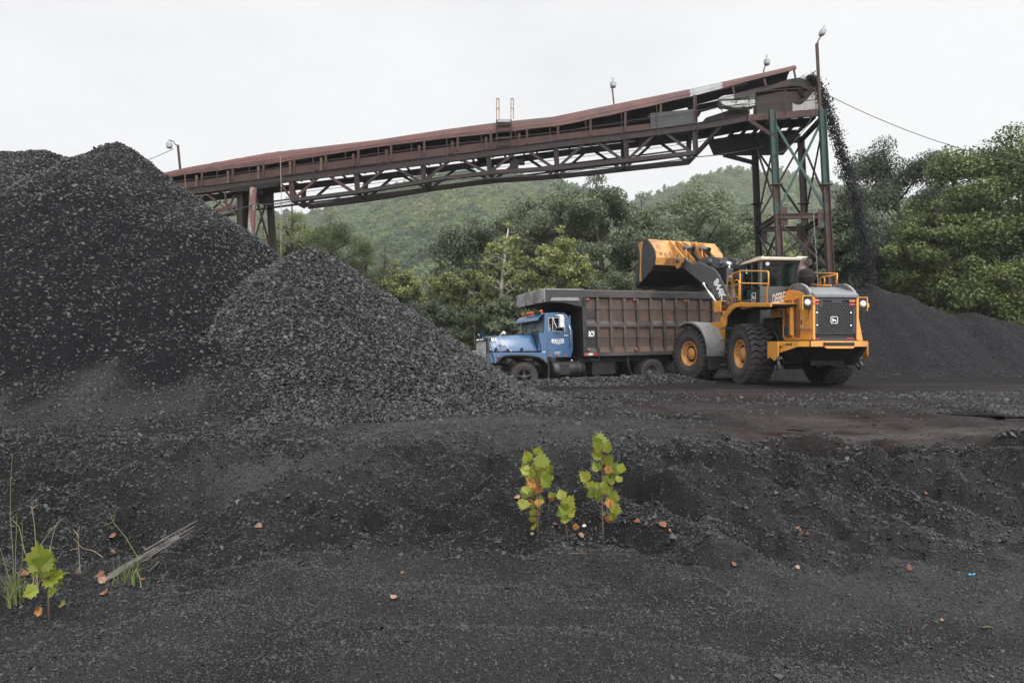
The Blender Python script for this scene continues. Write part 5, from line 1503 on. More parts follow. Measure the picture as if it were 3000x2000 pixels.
rotL = (0, 0, R(94.5)); locL = Vector((8.607, 21.213, 0.0))
loader = empty('wheel_loader', locL, rotL)
tag(loader, 'big yellow wheel loader seen from behind, tipping its raised bucket over the truck', 'wheel loader')
LR = Frame(locL, rotL)
fwd = Vector((math.cos(rotL[2]), math.sin(rotL[2]), 0))
hitch = locL+fwd*1.9
rotF = (0, 0, R(112.1)); fw2 = Vector((math.cos(rotF[2]), math.sin(rotF[2]), 0))
LF = Frame(hitch+fw2*1.9, rotF)
F2R = LR.I @ LF.M
def lb(mb, name, mat, **k): return mb.build(name, mat, k.pop('parent', loader), **k)
def fb(mb, name, mat, **k):
    mb.v = [tuple(F2R @ Vector(p)) for p in mb.v]
    return mb.build(name, mat, k.pop('parent', loader), **k)
def zA(a, b): return (1900+a/3.136, 650+b/3.136)
def zB(a, b): return (2080+a/6.273, 720+b/6.273)
def zC(a, b): return (1850+a/6.273, 690+b/6.273)
def zD(a, b): return (2300+a/4.9, 810+b/4.9)
def zE(a, b): return (1960+a/6.189, 900+b/6.189)
def zG(a, b): return (2180+a/3.446, 820+b/3.446)
def ry(fn, pts, y): return LR.xz([fn(*p) for p in pts], y)
def fy(fn, pts, y): return LF.xz([fn(*p) for p in pts], y)
def rxp(fn, a, b, x): return LR.x(*fn(a, b), x)
def ryp(fn, a, b, y): return LR.y(*fn(a, b), y)
def fyp(fn, a, b, y): return LF.y(*fn(a, b), y)

# ---- wheels
LTY = None
def loader_wheel(fr, y, side):
    """fr: matrix of the axle in the loader's axes"""
    global LTY
    rt, wd = .94, .76; h = wd/2
    w = bpy.data.objects.new('wheel', None); COL.objects.link(w); w.parent = loader
    w.matrix_local = fr @ Matrix.Translation((0, y, .925)) @ (Matrix.Identity(4) if side > 0 else Matrix.Rotation(PI, 4, 'Z'))
    if LTY is None:
        m = MB()
        m.lathe([(.43, -h*.78), (.50, -h*.95), (.62, -h*1.02), (.74, -h*1.0), (.82, -h*.93), (.855, -h*.84), (.87, -h*.6), (.875, 0), (.87, h*.6), (.855, h*.84), (.82, h*.93), (.765, h*.985), (.755, h*.975), (.74, h*1.0), (.62, h*1.02), (.50, h*.95), (.43, h*.78)], (0, 0, 0), (0, 1, 0), 72, cap=False)
        # moulded ring and raised letters on the wall
        m.lathe([(.735, h*.99), (.735, h*1.025), (.722, h*1.025), (.722, h*.99)], (0, 0, 0), (0, 1, 0), 72, cap=False)
        tm_ = m.mesh('tyre', [M_LTYRE])
        m = MB(); n = 30
        offs = [(-1.02, .0), (-.62, .42), (-.22, -.05), (.22, .42), (.62, -.05), (1.02, .42)]
        for k in range(n):
            a0 = 2*PI*k/n
            rings = []
            for (yy, ao) in offs:
                edge = abs(yy) > .9
                ro = .925 if edge else .945
                ri = .80 if edge else .86
                a1 = a0+ao*2*PI/n; hw = .36*2*PI/n
                rings.append([(math.cos(a1-hw)*ri, yy*h*.99, math.sin(a1-hw)*ri), (math.cos(a1-hw*.92)*ro, yy*h*.97, math.sin(a1-hw*.92)*ro), (math.cos(a1+hw*.92)*ro, yy*h*.97, math.sin(a1+hw*.92)*ro), (math.cos(a1+hw)*ri, yy*h*.99, math.sin(a1+hw)*ri)])
            vs = [p for r in rings for p in r]; fs = [(0, 1, 2, 3), tuple(range(len(vs)-1, len(vs)-5, -1))]
            for i in range(len(rings)-1):
                for j in range(4): fs.append((i*4+j, i*4+(j+1) % 4, (i+1)*4+(j+1) % 4, (i+1)*4+j))
            m.add(vs, fs)
        tr = m.mesh('tread', [M_LTREAD], bevel=.008)
        m = MB()
        m.lathe([(.44, h*.70), (.448, h*.88), (.43, h*.90), (.40, h*.80), (.37, h*.62), (.335, h*.56), (.30, h*.62), (.285, h*.56)], (0, 0, 0), (0, 1, 0), 56, cap=False)
        m.mat(1).lathe([(.287, h*.56), (.275, h*.1), (.18, h*.05)], (0, 0, 0), (0, 1, 0), 48, cap=False).mat(0)  # dark recess ring: grime with the shade of the recess painted in
        m.lathe([(.205, h*.1), (.20, h*.64), (.185, h*.72), (.03, h*.76), (.005, h*.76)], (-.0, 0, 0), (0, 1, 0), 40, cap=False)
        for k in range(24):
            a = 2*PI*k/24; m.cyl((math.cos(a)*.206, h*.50, math.sin(a)*.206), (math.cos(a)*.206, h*.64, math.sin(a)*.206), .013, n=6)
        m.box((.37, h*.72, .0), (.03, .05, .14)); m.lathe([(.44, -h*.8), (.40, -h*.6), (.05, -h*.5)], (0, 0, 0), (0, 1, 0), 32)
        rm = m.mesh('rim', [M_RIMY, M_SOOTSHADE])
        LTY = (tm_, tr, rm)
    ty = link('tyre', LTY[0], w); link('tread', LTY[1], ty); link('rim', LTY[2], w)
    return w
I4 = Matrix.Identity(4)
for fr in (I4, F2R):
    loader_wheel(fr, 1.62-.38, 1); loader_wheel(fr, -(1.62-.38), -1)

# ---- rear frame, axles, engine bay
m = MB(); m.bx(-2.2, 1.7, -.48, .48, .62, 1.15); m.cyl((0, -1.0, .93), (0, 1.0, .93), .2, n=14); m.bx(-.3, .3, -.3, .3, .6, 1.2)
lb(m, 'rear_frame', M_SOOTSHADE)
m = MB(); m.bx(-.35, .45, -.62, .62, 1.15, 2.05); m.bx(-1.05, .35, -.66, .66, 1.1, 1.8); m.lathe([(.08, 0), (.09, .4)], (-.2, .7, 1.35), (.5, .2, -1), 8)
lb(m, 'engine_block', M_DARK)
m = MB(); m.tube([(-.1, .7, 1.85), (-.45, .72, 1.6), (-.9, .66, 1.2)], .05, 8); m.tube([(-.3, .72, 1.9), (-.7, .74, 1.5), (-.8, .7, 1.15)], .04, 8); lb(m, 'hose', M_RUBBER)
XG2 = -2.62; YH = .68
# hood sides (one piece each) with louvres, grab bars
side = ry(zG, [(400, 612), (400, 200), (418, 112), (470, 101), (540, 110), (590, 135), (612, 158), (640, 163), (652, 605)], YH)
cor = ry(zG, [(652, 605), (640, 163), (676, 170), (682, 602)], YH)
def hood_side(s):
    m = MB(); m.prism(side, 1, s*(YH-.05), s*YH); o = lb(m, 'hood_side_panel', M_CAT, bevel=.008)
    xs = [cor[0][0], cor[1][0]]
    xr = XG2-.03
    m = MB(); zb, zt = cor[0][1], cor[1][1]
    m.add([(xs[0]-.005, s*(YH), zb), (xs[0]-.005, s*YH, zt), (xr, s*(YH-.03), zt-.02), (xr, s*(YH-.03), zb), (xs[0]-.005, s*(YH-.06), zb), (xs[0]-.005, s*(YH-.06), zt), (xr, s*(YH-.10), zt-.02), (xr, s*(YH-.10), zb)], [(0, 1, 2, 3), (7, 6, 5, 4), (0, 4, 5, 1), (1, 5, 6, 2), (2, 6, 7, 3), (3, 7, 4, 0)])
    lb(m, 'corner_panel', M_CAT, bevel=.008)
    for (a, b) in ((415, 482), (497, 568)):
        q = ry(zG, [(a, 590), (a, 205 if a < 450 else 195), (b, 200 if a < 450 else 188), (b, 585)], YH)
        m = MB(); m.prism(q, 1, s*(YH), s*(YH+.003)); m.mi = 0
        lv = m.build('louvre_screen', M_SCREEN, o)
        for a2 in ((418, 522) if a < 450 else ()):
            t = MB(); g0 = ryp(zG, a2, 205 if a2 < 500 else 185, YH); g1 = ryp(zG, a2, 585, YH)
            t.tube([(g0.x-.14, s*YH, g0.z+.015), (g0.x-.05, s*(YH+.05), g0.z+.012), (g0.x, s*(YH+.07), g0.z-.05), (g1.x, s*(YH+.07), g1.z+.05), (g1.x-.05, s*(YH+.05), g1.z-.012), (g1.x-.14, s*YH, g1.z-.02)], .016, 6); t.build('grab_bar', M_CAT, o)
    if s > 0:
        q = ry(zG, [(402, 560), (402, 470), (475, 472), (470, 555)], YH); m = MB(); m.prism(q, 1, YH+.004, YH+.012); m.build('mud_stain_plate', M_LGREY, o)
        a = ryp(zG, 470, 508, YH+.05); b = ryp(zG, 670, 499, YH+.05); m = MB(); m.tube([(a.x, YH+.03, a.z-.015), ((a.x+b.x)/2, YH+.06, (a.z+b.z)/2+.01), (b.x, YH+.03, b.z)], .014, 6); m.build('rubber_strap', M_LGREY, o)
        q = ryp(zG, 582, 425, YH); m = MB(); m.bx(q.x-.06, q.x+.06, YH, YH+.01, q.z-.17, q.z+.17); o2 = m.build('latch', M_STEEL, o); m = MB(); m.bx(q.x-.03, q.x+.03, YH+.01, YH+.016, q.z-.07, q.z+.06); m.build('handle', M_DARK, o2)
    return o
M_SCREEN = mk('dusty louvre screen', (.20, .085, .03), rough=.8, layers=(((.30, .13, .035), 3, .45, .7), ((.06, .035, .022), 5, .58, .75)), bump=.6, bscale=70)
hood_side(1); hood_side(-1)
# bonnet panel with the maker's name: yellow below, black above
lo = ry(zG, [(272, 383), (272, 238), (398, 207), (400, 370)], YH)
hi = ry(zG, [(272, 236), (292, 150), (440, 88), (418, 112), (400, 204)], YH)
for s in (1, -1):
    m = MB(); m.prism(lo, 1, s*(YH-.05), s*(YH+.01)); bp_ = lb(m, 'bonnet_panel', M_CAT, bevel=.006)
    m = MB(); m.prism(hi, 1, s*(YH-.05), s*(YH+.008)); bk = lb(m, 'bonnet_top_panel', M_BLACKP, bevel=.006)
    if s > 0:
        p0, p1 = ryp(zG, 285, 196, YH), ryp(zG, 405, 166, YH)
        c = ryp(zG, 345, 183, YH)
        text_mesh('DEERE', .30, M_WHT, bk, basis((c.x, YH+.014, c.z), (p1.x-p0.x, 0, p1.z-p0.z), (0, 0, 1)), 'lettering', bold=.035, shear=.3, stretch=.70)
        c = ryp(zG, 371, 330, YH); m = MB(); m.lathe([(.085, 0), (.085, .004)], (c.x, YH+.012, c.z), (0, 1, 0), 20); m.bx(c.x-.075, c.x+.075, YH+.012, YH+.016, c.z+.0, c.z+.20); bd = m.build('badge', M_DARK, bp_)
        text_mesh('C', .11, M_WHT, bd, basis((c.x, YH+.020, c.z-.005), (-1, 0, 0), (0, 0, 1)), 'lettering', bold=.05)
        m = MB()
        for zz in (.09, .125, .16): m.bx(c.x-.06, c.x+.06, YH+.0165, YH+.019, c.z+zz-.01, c.z+zz+.010)
        m.build('lettering', M_WHT, bd)
# hood top
xt = [ryp(zG, 292, 150, YH).x, ryp(zG, 440, 88, YH).x]
zt0, zt1 = ryp(zG, 292, 150, YH).z, ryp(zG, 440, 88, YH).z
zl0 = rxp(zD, 700, 255, XG2).z; zl1 = rxp(zD, 700, 300, XG2).z; ztop = LR.x(*zD(660, 165), -1.5).z
m = MB(); m.prism([(xt[0], zt0-.06), (xt[0], zt0), (xt[1], zt1), (-1.2, ztop), (-1.75, ztop), (XG2+.18, zl0+.10), (XG2-.06, zl0), (XG2-.06, zl1), (XG2+.1, zl1), (-1.0, zl1)], 1, -YH+.055, YH-.055)
lb(m, 'hood', M_HGREY, bevel=.02, seg=2)
q = LR.x(*zD(655, 225), XG2+.05)
m = MB(); m.bx(-1.4, -1.15, -.08, .16, ztop+.0, ztop+.03); lb(m, 'hood_hatch', M_LGREY)
# slotted fins along both edges of the hood
fo = ry(zG, [(436, 100), (450, 70), (480, 46), (520, 33), (560, 34), (600, 52), (632, 82), (652, 112), (672, 166)], YH)
fi = ry(zG, [(450, 104), (462, 82), (488, 62), (520, 52), (556, 54), (586, 70), (610, 94), (624, 118), (640, 160)], YH)
for s in (1, -1):
    m = MB()
    for i in range(8):
        m.prism([fo[i], fo[i+1], fi[i+1], fi[i]], 1, s*(YH-.09), s*(YH-.01))
    for i in (1, 2, 3, 4, 5, 6):
        a = fi[i]; cx = (fi[2][0]+fi[5][0])/2; b = (a[0]*.86+cx*.14, a[1]-.14)
        m.bar((a[0], s*(YH-.05), a[1]+.01), (b[0], s*(YH-.05), b[1]), .06, .05, (1, 0, 0))
    m.strip([(fi[0][0]-.0, fi[0][1]-.06), (fi[3][0], fi[3][1]-.16), (fi[5][0], fi[5][1]-.15), (fi[8][0]+.02, fi[8][1]-.02)], 1, s*(YH-.10), s*(YH-.01), .05)
    lb(m, 'hood_fin', M_HGREY)
# rear grille: slotted plate before a dark bay
gz0, gz1 = rxp(zD, 700, 812, XG2).z, rxp(zD, 700, 304, XG2).z
gy = .56
m = MB(); m.bx(XG2+.02, XG2+.3, -gy, gy, gz0-.22, gz1); lb(m, 'radiator', M_DARK)
m = MB(); rows = 15; zr0, zr1 = rxp(zD, 700, 808, XG2).z, rxp(zD, 700, 375, XG2).z
ph = (zr1-zr0)/rows
for k in range(rows+1):
    z = zr0+ph*k; m.bx(XG2-.012, XG2, -gy+.06, gy-.06, z-.011, z+.011)
cols = 11; pw = (2*gy-.1)/cols
for k in range(rows):
    z = zr0+ph*k
    for c in range(cols+2):
        y = -gy+.05+pw*(c-(.5 if k % 2 else 0))
        if abs(y) < gy-.06: m.bx(XG2-.011, XG2-.001, y-.011, y+.011, z+.0112, z+ph-.0112)
for s in (1, -1): m.bx(XG2-.013, XG2, s*(gy-.065), s*(gy+.01), gz0, gz1-.24)
for s in (1, -1): m.bx(XG2-.013, XG2, s*.36, s*(gy+.01), gz1-.24, gz1-.0); 
m.bx(XG2-.0125, XG2, -.36, .36, gz1-.075, gz1-.0); m.bx(XG2-.016, XG2, -.17, .12, gz1-.14, gz1-.06)
m.bx(XG2-.0135, XG2, -gy-.01, gy+.01, gz0-.02, zr0-.012)
gr = lb(m, 'grille', M_DGREY)
for (a, b) in ((457, 520), (940, 522), (457, 700), (942, 705)):
    q = rxp(zD, a, b, XG2); m = MB(); m.lathe([(.028, 0), (.026, .012), (.01, .018)], (XG2-.012, q.y, q.z), (-1, 0, 0), 10); m.build('bolt', M_STEEL, gr)
for (a, b, mt) in ((440, 342, M_ORANGE), (440, 390, M_REDL), (957, 352, M_ORANGE), (957, 401, M_REDL)):
    q = rxp(zD, a, b, XG2)
    m = MB(); m.bx(XG2-.02, XG2-.012, q.y-.105, q.y+.105, q.z-.045, q.z+.045); m.build('lamp_bezel', M_DARK, gr, bevel=.015)
    m = MB(); m.bx(XG2-.035, XG2-.02, q.y-.085, q.y+.085, q.z-.031, q.z+.031); m.build('tail_lamp', mt, gr, bevel=.012)
def emblem(parent, o, right, upv, w, face):
    """leaping stag in a rounded white frame"""
    B = basis(o, right, upv)
    def rr(hw, hh, r, n=5):
        pts = []
        for cx, cy, a0 in ((hw-r, hh-r, 0), (-hw+r, hh-r, 90), (-hw+r, -hh+r, 180), (hw-r, -hh+r, 270)):
            for i in range(n+1):
                t = R(a0+90*i/n); pts.append((cx+math.cos(t)*r, cy+math.sin(t)*r))
        return pts
    m = MB(); m.prism(rr(w*.44, w*.42, w*.14), 2, 0, .004); m.v = [tuple(B @ Vector(p)) for p in m.v]; e = m.build('emblem', M_DARK, parent)
    m = MB(); m.ring(rr(w*.5, w*.48, w*.18), rr(w*.43, w*.41, w*.13), 2, .001, .008); m.v = [tuple(B @ Vector(p)) for p in m.v]; m.build('emblem_frame', M_WHT, e)
    st = [(-.30, .02), (-.26, .13), (-.30, .26), (-.20, .19), (-.10, .27), (-.12, .17), (-.02, .06), (.14, .04), (.27, -.06), (.31, -.13), (.25, -.12), (.30, -.24), (.24, -.24), (.15, -.13), (.04, -.10), (-.06, -.12), (-.20, -.27), (-.26, -.25), (-.17, -.13), (-.28, -.20), (-.33, -.17), (-.22, -.06), (-.24, .0)]
    m = MB(); m.prism([(p[0]*w, p[1]*w) for p in st], 2, .005, .009); m.v = [tuple(B @ Vector(p)) for p in m.v]; m.build('stag', M_WHT, e)
q = rxp(zD, 700, 624, XG2)
emblem(gr, (XG2-.016, q.y, q.z), (0, -1, 0), (0, 0, 1), .20, 1)
for s in (435, 932):
    q = rxp(zD, s, 890, XG2); m = MB(); m.bx(XG2-.005, XG2+.01, q.y-.105, q.y+.105, q.z-.03, q.z+.03); lb(m, 'reflector', M_REDD)
m = MB(); m.bx(XG2+.005, XG2+.06, -gy-.02, gy+.02, gz0-.26, gz0-.13); lb(m, 'rear_panel', M_DGREY)
# side flare on the right and the work lamps
m = MB(); fl_ = [rxp(zD, a, b, XG2+.3) for a, b in ((1030, 310), (1078, 290), (1062, 600), (1012, 620))]
m.prism([(-YH-.0, gz1+.03), (-YH-.05, gz1+.05), (-YH-.03, gz0+.55), (-YH+.01, gz0+.5)], 0, XG2+.1, XG2+.5); m.prism([(-YH+.02, gz0+.52), (-YH-.02, gz0+.57), (-YH-.16, gz0-.2), (-YH-.02, gz0-.2)], 0, XG2+.1, XG2+.5); lb(m, 'side_flare', M_CAT)
for (a, b, s) in ((303, 375, 1), (1097, 395, -1)):
    q = rxp(zD, a, b, XG2+.10); y0 = q.y
    m = MB(); m.bx(XG2+.04, XG2+.14, y0-.115, y0+.115, q.z-.17, q.z+.17); m.bx(XG2+.1, XG2+.2, min(y0, s*YH), max(y0, s*YH)+.01, q.z-.15, q.z-.11); wl = lb(m, 'work_lamp', M_DARK, bevel=.01)
    m = MB(); m.lathe([(.085, 0), (.09, .02), (.06, .05), (.01, .06)], (XG2+.04, y0, q.z), (-1, 0, 0), 20); m.build('lens', M_LAMPW, wl)
    m = MB()
    for d in ((-.13, .02), (.13, .02)):
        m.bx(XG2+.03, XG2+.2, y0+d[0]-.012, y0+d[0]+.012, q.z-.19, q.z+.19)
    m.bx(XG2+.03, XG2+.2, y0-.118, y0+.118, q.z+.17, q.z+.19); m.build('guard', M_CAT, wl)
# counterweight
ct = 1.29
pl = [(-1.75, 1.30), (-2.5, 1.0), (-2.74, .78), (-2.80, 0), (-2.74, -.78), (-2.5, -1.0), (-1.75, -1.30)]
top = [(x, y, ct) for x, y in pl]+[(-1.3, -1.3, ct), (-1.3, 1.3, ct)]
mid = [(x, y, ct-.15-(.22 if abs(y) > 1.2 else 0.0)) for x, y in pl]+[(-1.3, -1.3, ct-.5), (-1.3, 1.3, ct-.5)]
low_ = [(-1.6, 1.18, .62), (-1.9, .85, .66), (-2.05, .6, .68), (-2.1, 0, .68), (-2.05, -.6, .68), (-1.9, -.85, .66), (-1.6, -1.18, .62), (-1.3, -1.1, .6), (-1.3, 1.1, .6)]
n = 9
m = MB(); m.mat(0).add(top+mid, [list(range(n))]+[(i, n+i, n+(i+1) % n, (i+1) % n) for i in range(n)])
m.mat(1).add([(x, y, z+.0) for x, y, z in mid]+low_, [(i, n+i, n+(i+1) % n, (i+1) % n) for i in range(n)]+[list(range(2*n-1, n-1, -1))])  # black underside: grime plus its shade put into the colour
cw = lb(m, 'counterweight', [M_CAT, M_SOOTSHADE])
m = MB(); m.bx(-2.83, -2.7, -.42, .42, ct-.135, ct-.04); m.build('tow_slot', M_DARK, cw)
m = MB(); m.prism([(-.45, ct-.14), (.45, ct-.14), (.36, ct-.20), (-.36, ct-.20)], 0, -2.835, -2.70); m.build('slot_lip', M_CAT, cw)
m = MB(); m.bx(-2.772, -2.74, .775, .79, ct-.15, ct+.004); m.build('seam', M_DARK, cw)
for s in (1, -1):
    m = MB(); m.prism([(-1.45, ct-.01), (-2.0, ct-.01), (-2.0, ct-.4), (-1.8, ct-.55), (-1.45, ct-.42)], 1, s*1.301, s*1.325); wg = m.build('side_plate', M_CAT, cw)
for (a, b) in ((1942, 680), (2022, 720), (2132, 672), (2172, 672), (2216, 670), (1950, 778)):
    pass
def cw_pt(a, b):     # on the left bevel of the counterweight
    o = LR.I @ Vector((0, 0, CAMZ)); d = (LR.I @ P(*zE(a, b), 1.0))-o
    p0 = Vector((-1.75, 1.30, 0)); e = Vector((-.75, -.30, 0)); nrm = Vector((-.30, .75, 0)).normalized()
    return o+d*((p0-o).dot(nrm)/d.dot(nrm)), nrm
for (a, b) in ((2022, 720), (2132, 672), (2172, 672), (2216, 670), (1950, 678), (1950, 778)):
    q, nn = cw_pt(a, b); m = MB(); m.lathe([(.035, -.002), (.035, .004)], q, nn, 12); m.build('bolt_hole', M_DARK, cw)
q, nn = cw_pt(2062, 690); m = MB(); m.bar(q+Vector((.06, -.024, 0))+nn*.002, q-Vector((.06, -.024, 0))+nn*.002, .006, .10); m.build('decal', M_GREYP, cw)
# hanging lamp brackets below the counterweight
for s in (1, -1):
    m = MB(); m.tube([(-1.75, s*1.2, .80), (-1.85, s*1.22, .62), (-1.75, s*1.22, .52), (-1.6, s*1.2, .60)], .045, 8); m.bx(-1.85, -1.6, s*1.1, s*1.28, .78, .88); lb(m, 'tow_hook', M_LGREY, bevel=.01)

# ---- left and right platforms over the rear wheels
YP = 1.46
pf = ry(zB, [(1112, 1048), (1112, 1122), (560, 1118), (470, 1130), (410, 1175), (345, 1265), (305, 1305), (285, 1475), (268, 1480), (175, 1370), (205, 1290), (270, 1250), (330, 1120), (400, 1062), (535, 1040)], YP)
zpl = pf[14][1]
def platform(s):
    m = MB(); m.prism(pf, 1, s*(YP-.05), s*YP); m.bx(pf[0][0], pf[14][0], s*.70, s*(YP-.05), pf[1][1]+.08, pf[0][1]-.005); o = lb(m, 'platform', M_CAT, bevel=.01)
    m = MB(); m.strip([pf[2], pf[3], pf[4], pf[5], pf[6], pf[7]], 1, s*.75, s*(YP-.06), .02); m.bx(pf[7][0]+.03, pf[7][0]+.07, s*.55, s*(YP-.02), .42, pf[7][1]+.35); m.bx(pf[0][0], pf[2][0], s*.70, s*(YP-.06), pf[1][1]+.03, pf[1][1]+.075); m.build('wheel_well', M_SOOTSHADE, o)
    m = MB(); a = pf[0][0]; m.prism([(a+.05, pf[1][1]), (a+.35, pf[1][1]), (a+.10, pf[1][1]-.25), (a+.10, pf[1][1]-.75), (a+.0, pf[1][1]-.8)], 1, s*.78, s*.86); m.build('bracket', M_CAT, o)
    return o
pL = platform(1); pR = platform(-1)
def rail(fn, pts, y, r=.022, name='handrail'):
    m = MB(); m.tube([ryp(fn, a, b, yy if yy is not None else y) for a, b, *e in pts for yy in [(e[0] if e else None)]], r, 8); return lb(m, name, M_CAT)
rail(zB, [(402, 1062), (402, 525), (410, 510), (480, 490), (552, 466), (600, 460), (1040, 468), (1068, 478), (1076, 505), (1076, 705), (1044, 775), (1042, 1048)], 1.40)
rail(zB, [(402, 735), (470, 715), (552, 692), (600, 688), (1070, 696)], 1.40)
rail(zB, [(556, 1040), (554, 470)], 1.40)
rail(zB, [(325, 1095), (320, 610), (335, 580), (385, 560)], 1.50)
rail(zB, [(345, 1150), (420, 860), (440, 690), (455, 640), (490, 626), (525, 640), (535, 680), (530, 980), (510, 1035)], 1.25, .018)
rail(zB, [(425, 1060), (450, 975), (480, 945), (530, 945)], 1.2, .018)
rail(zA, [(1505, 468), (1735, 475), (1726, 590)], -1.40)
rail(zA, [(1576, 600), (1576, 518), (1590, 508), (1730, 484)], -1.15, .02)
rail(zA, [(1616, 508), (1616, 596)], -1.15, .02)
rail(zA, [(1496, 572), (1560, 582), (1680, 584)], -.9, .02)
# access steps before the platform
for k, zz in enumerate((.55, .95, 1.35, 1.75)):
    m = MB(); m.bx(1.42, 1.75, 1.15, 1.5, zz, zz+.05); lb(m, 'access_step', M_LGREY)
m = MB(); m.bx(1.40, 1.44, 1.12, 1.16, .5, 2.3).bx(1.74, 1.78, 1.12, 1.16, .5, 2.3); lb(m, 'ladder_frame', M_LGREY)

# ---- cab
CX0, CX1, CY = .42, 1.95, .74
zc0 = 2.0; zsill = rxp(zB, 1300, 745, CX0).z; zhead = rxp(zB, 1300, 268, CX0).z; zro = rxp(zB, 1300, 200, CX0).z
m = MB()
m.bx(CX0, CX1, -CY, CY, 1.55, zsill-.35); m.bx(CX0, CX0+.06, -CY, CY, zsill-.35, zsill); 
for s in (1, -1):
    m.bx(CX0+.06, CX0+.5, s*(CY-.05), s*CY, zsill-.35, zsill-.12)
    m.bx(CX0, CX0+.16, s*(CY-.08), s*CY, zsill, zhead)
    m.bx(CX0+.60, CX0+.66, s*(CY-.05), s*(CY-.002), zsill-.35, zhead)
    m.bar((CX1-.05, s*(CY-.05), zsill-.35), (CX1-.25, s*(CY-.05), zhead), .07, .09, (0, 1, 0))
    m.bx(CX0+.16, CX1-.25, s*(CY-.05), s*CY, zhead-.03, zhead+.03)
m.bx(CX0, CX0+.05, -CY, CY, zhead-.03, zhead+.03); m.bx(CX1-.3, CX1-.25, -CY, CY, zhead-.03, zhead+.03)
m.bx(CX0+.06, CX1, -CY+.06, CY-.06, zsill-.6, zsill-.5)
cab = lb(m, 'cab', M_LGREY, bevel=.012)
m = MB(); m.bx(CX0+.02, CX0+.03, -CY+.08, CY-.08, zsill, zhead-.03); m.build('rear_window', M_PANE, cab)
for s in (1, -1):
    m = MB(); m.prism([(CX0+.16, zsill-.12), (CX0+.60, zsill-.12), (CX0+.60, zhead-.03), (CX0+.16, zhead-.03)], 1, s*(CY-.03), s*(CY-.022)); m.build('side_window', M_PANE, cab)
    m = MB(); m.prism([(CX0+.66, zsill-.35), (CX1-.06, zsill-.35), (CX1-.25, zhead-.03), (CX0+.66, zhead-.03)], 1, s*(CY-.03), s*(CY-.022)); m.build('door_glass', M_PANE, cab)
m = MB(); m.prism([(CX1-.06, zsill-.35), (CX1-.05, zsill-.35), (CX1-.25, zhead-.03), (CX1-.26, zhead-.03)], 1, -CY+.08, CY-.08); m.build('windscreen', M_PANE, cab)
rf = [(CX0-.20, zhead-.01), (CX0-.24, zhead+.05), (CX0-.22, zro-.05), (CX0-.10, zro-.0), (CX0+.3, zro+.02), (CX1-.5, zro+.02), (CX1-.1, zro-.08), (CX1+.03, zhead+.03)]
m = MB(); m.prism(rf, 1, -CY-.05, CY+.05); m.build('roof', M_CREAM, cab, bevel=.04, seg=3)
m = MB(); m.tube([(CX0-.2, CY+.03, zro-.02), (CX0+.1, CY+.06, zro+.03), (CX1-.4, CY+.06, zro-.0), (CX1+.0, CY+.05, zhead+.06)], .018, 6); m.tube([(CX0-.21, -.35, zro-.03), (CX0-.19, CY-.02, zro-.03)], .016, 6); m.build('roof_rail', M_DARK, cab)
for y in (CY-.22, -CY+.1):
    m = MB(); m.lathe([(.06, 0), (.07, .03), (.05, .06), (.01, .065)], (CX0-.02, y, zhead-.12), (-1, 0, 0), 16); m.build('cab_lamp', M_LAMPW, cab)
q = ryp(zB, 810, 945, CY)
m = MB(); m.bx(CX0+.02, CX0+.60, CY-.001, CY+.008, q.z-.25, q.z+.25); bd = m.build('lower_panel', M_BLACKP, cab)
emblem(bd, (q.x, CY+.012, q.z), (-1, 0, 0), (0, 0, 1), .30, 1)
m = MB(); m.bx(CX0+.55, CX0+.70, -.25, .25, zsill-.45, zsill+.45).bx(CX0+.6, CX0+1.05, -.25, .25, zsill-.5, zsill-.38); m.bx(CX0+.55, CX0+.68, -.14, .14, zsill+.47, zsill+.66); m.build('seat', M_DARK, cab, bevel=.03)
m = MB(); m.bx(CX1-.5, CX1-.25, -.3, .3, zsill-.5, zsill-.05); m.lathe([(.19, 0), (.205, .012), (.19, .024)], (CX1-.55, 0, zsill+.05), (-.5, 0, .85), 18, cap=False); m.build('dashboard', M_DARK, cab)
m = MB(); m.bar((CX0+.03, .1, zhead-.1), (CX0+.0, .52, zsill+.38), .02, .025); m.build('wiper', M_DARK, cab)
seated('person', LR, (CX0+.80, .06, zsill-.46), 'operator in a bright green vest seated in the loader cab', M_HIVIS, look=0, hat=(.04, .035, .03))
# mirrors
for s in (1, -1):
    m = MB(); a = ryp(zB, 450, 470, 1.05) if s > 0 else None
    x = CX1+.05
    m.tube([(CX1-.2, s*CY, zhead), (x, s*(CY+.15), zhead-.02), (x, s*(CY+.42), zhead-.04)], .018, 6); mo = m.build('mirror_arm', M_DARK, cab)
    m = MB(); m.bx(x-.03, x+.03, s*(CY+.22), s*(CY+.46), zhead-.55, zhead-.06); m.build('mirror', M_LGREY, mo, bevel=.02)
# exhaust and air intake
e0 = LR.x(*zB(1690, 520), -.05); e1 = LR.x(*zB(1765, 290), -.05)
m = MB(); m.tube([e0+Vector((0, 0, -.5)), e0, e0+Vector((0, -.02, .22)), e0+Vector((-.06, -.09, .42)), Vector((-.22, e1.y, e1.z))], [.13, .13, .13, .135, .14], 16, cap=False); m.lathe([(.135, 0), (.135, -.004)], Vector((-.20, e1.y, e1.z-.01)), (-.8, -.25, .45), 16)
lb(m, 'exhaust_stack', mk('heat stained exhaust', (.20, .19, .19), rough=.45, metal=.3, layers=(((.22, .11, .08), 2.5, .45, .65), ((.06, .05, .05), 3.5, .55, .7)), rvar=.1))
m = MB(); m.lathe([(.12, -.002), (.115, .002)], Vector((-.235, e1.y-.01, e1.z+.01)), (-.8, -.25, .45), 16); lb(m, 'exhaust_mouth', M_DARK)
pc = LR.x(*zB(1765, 680), -.75)
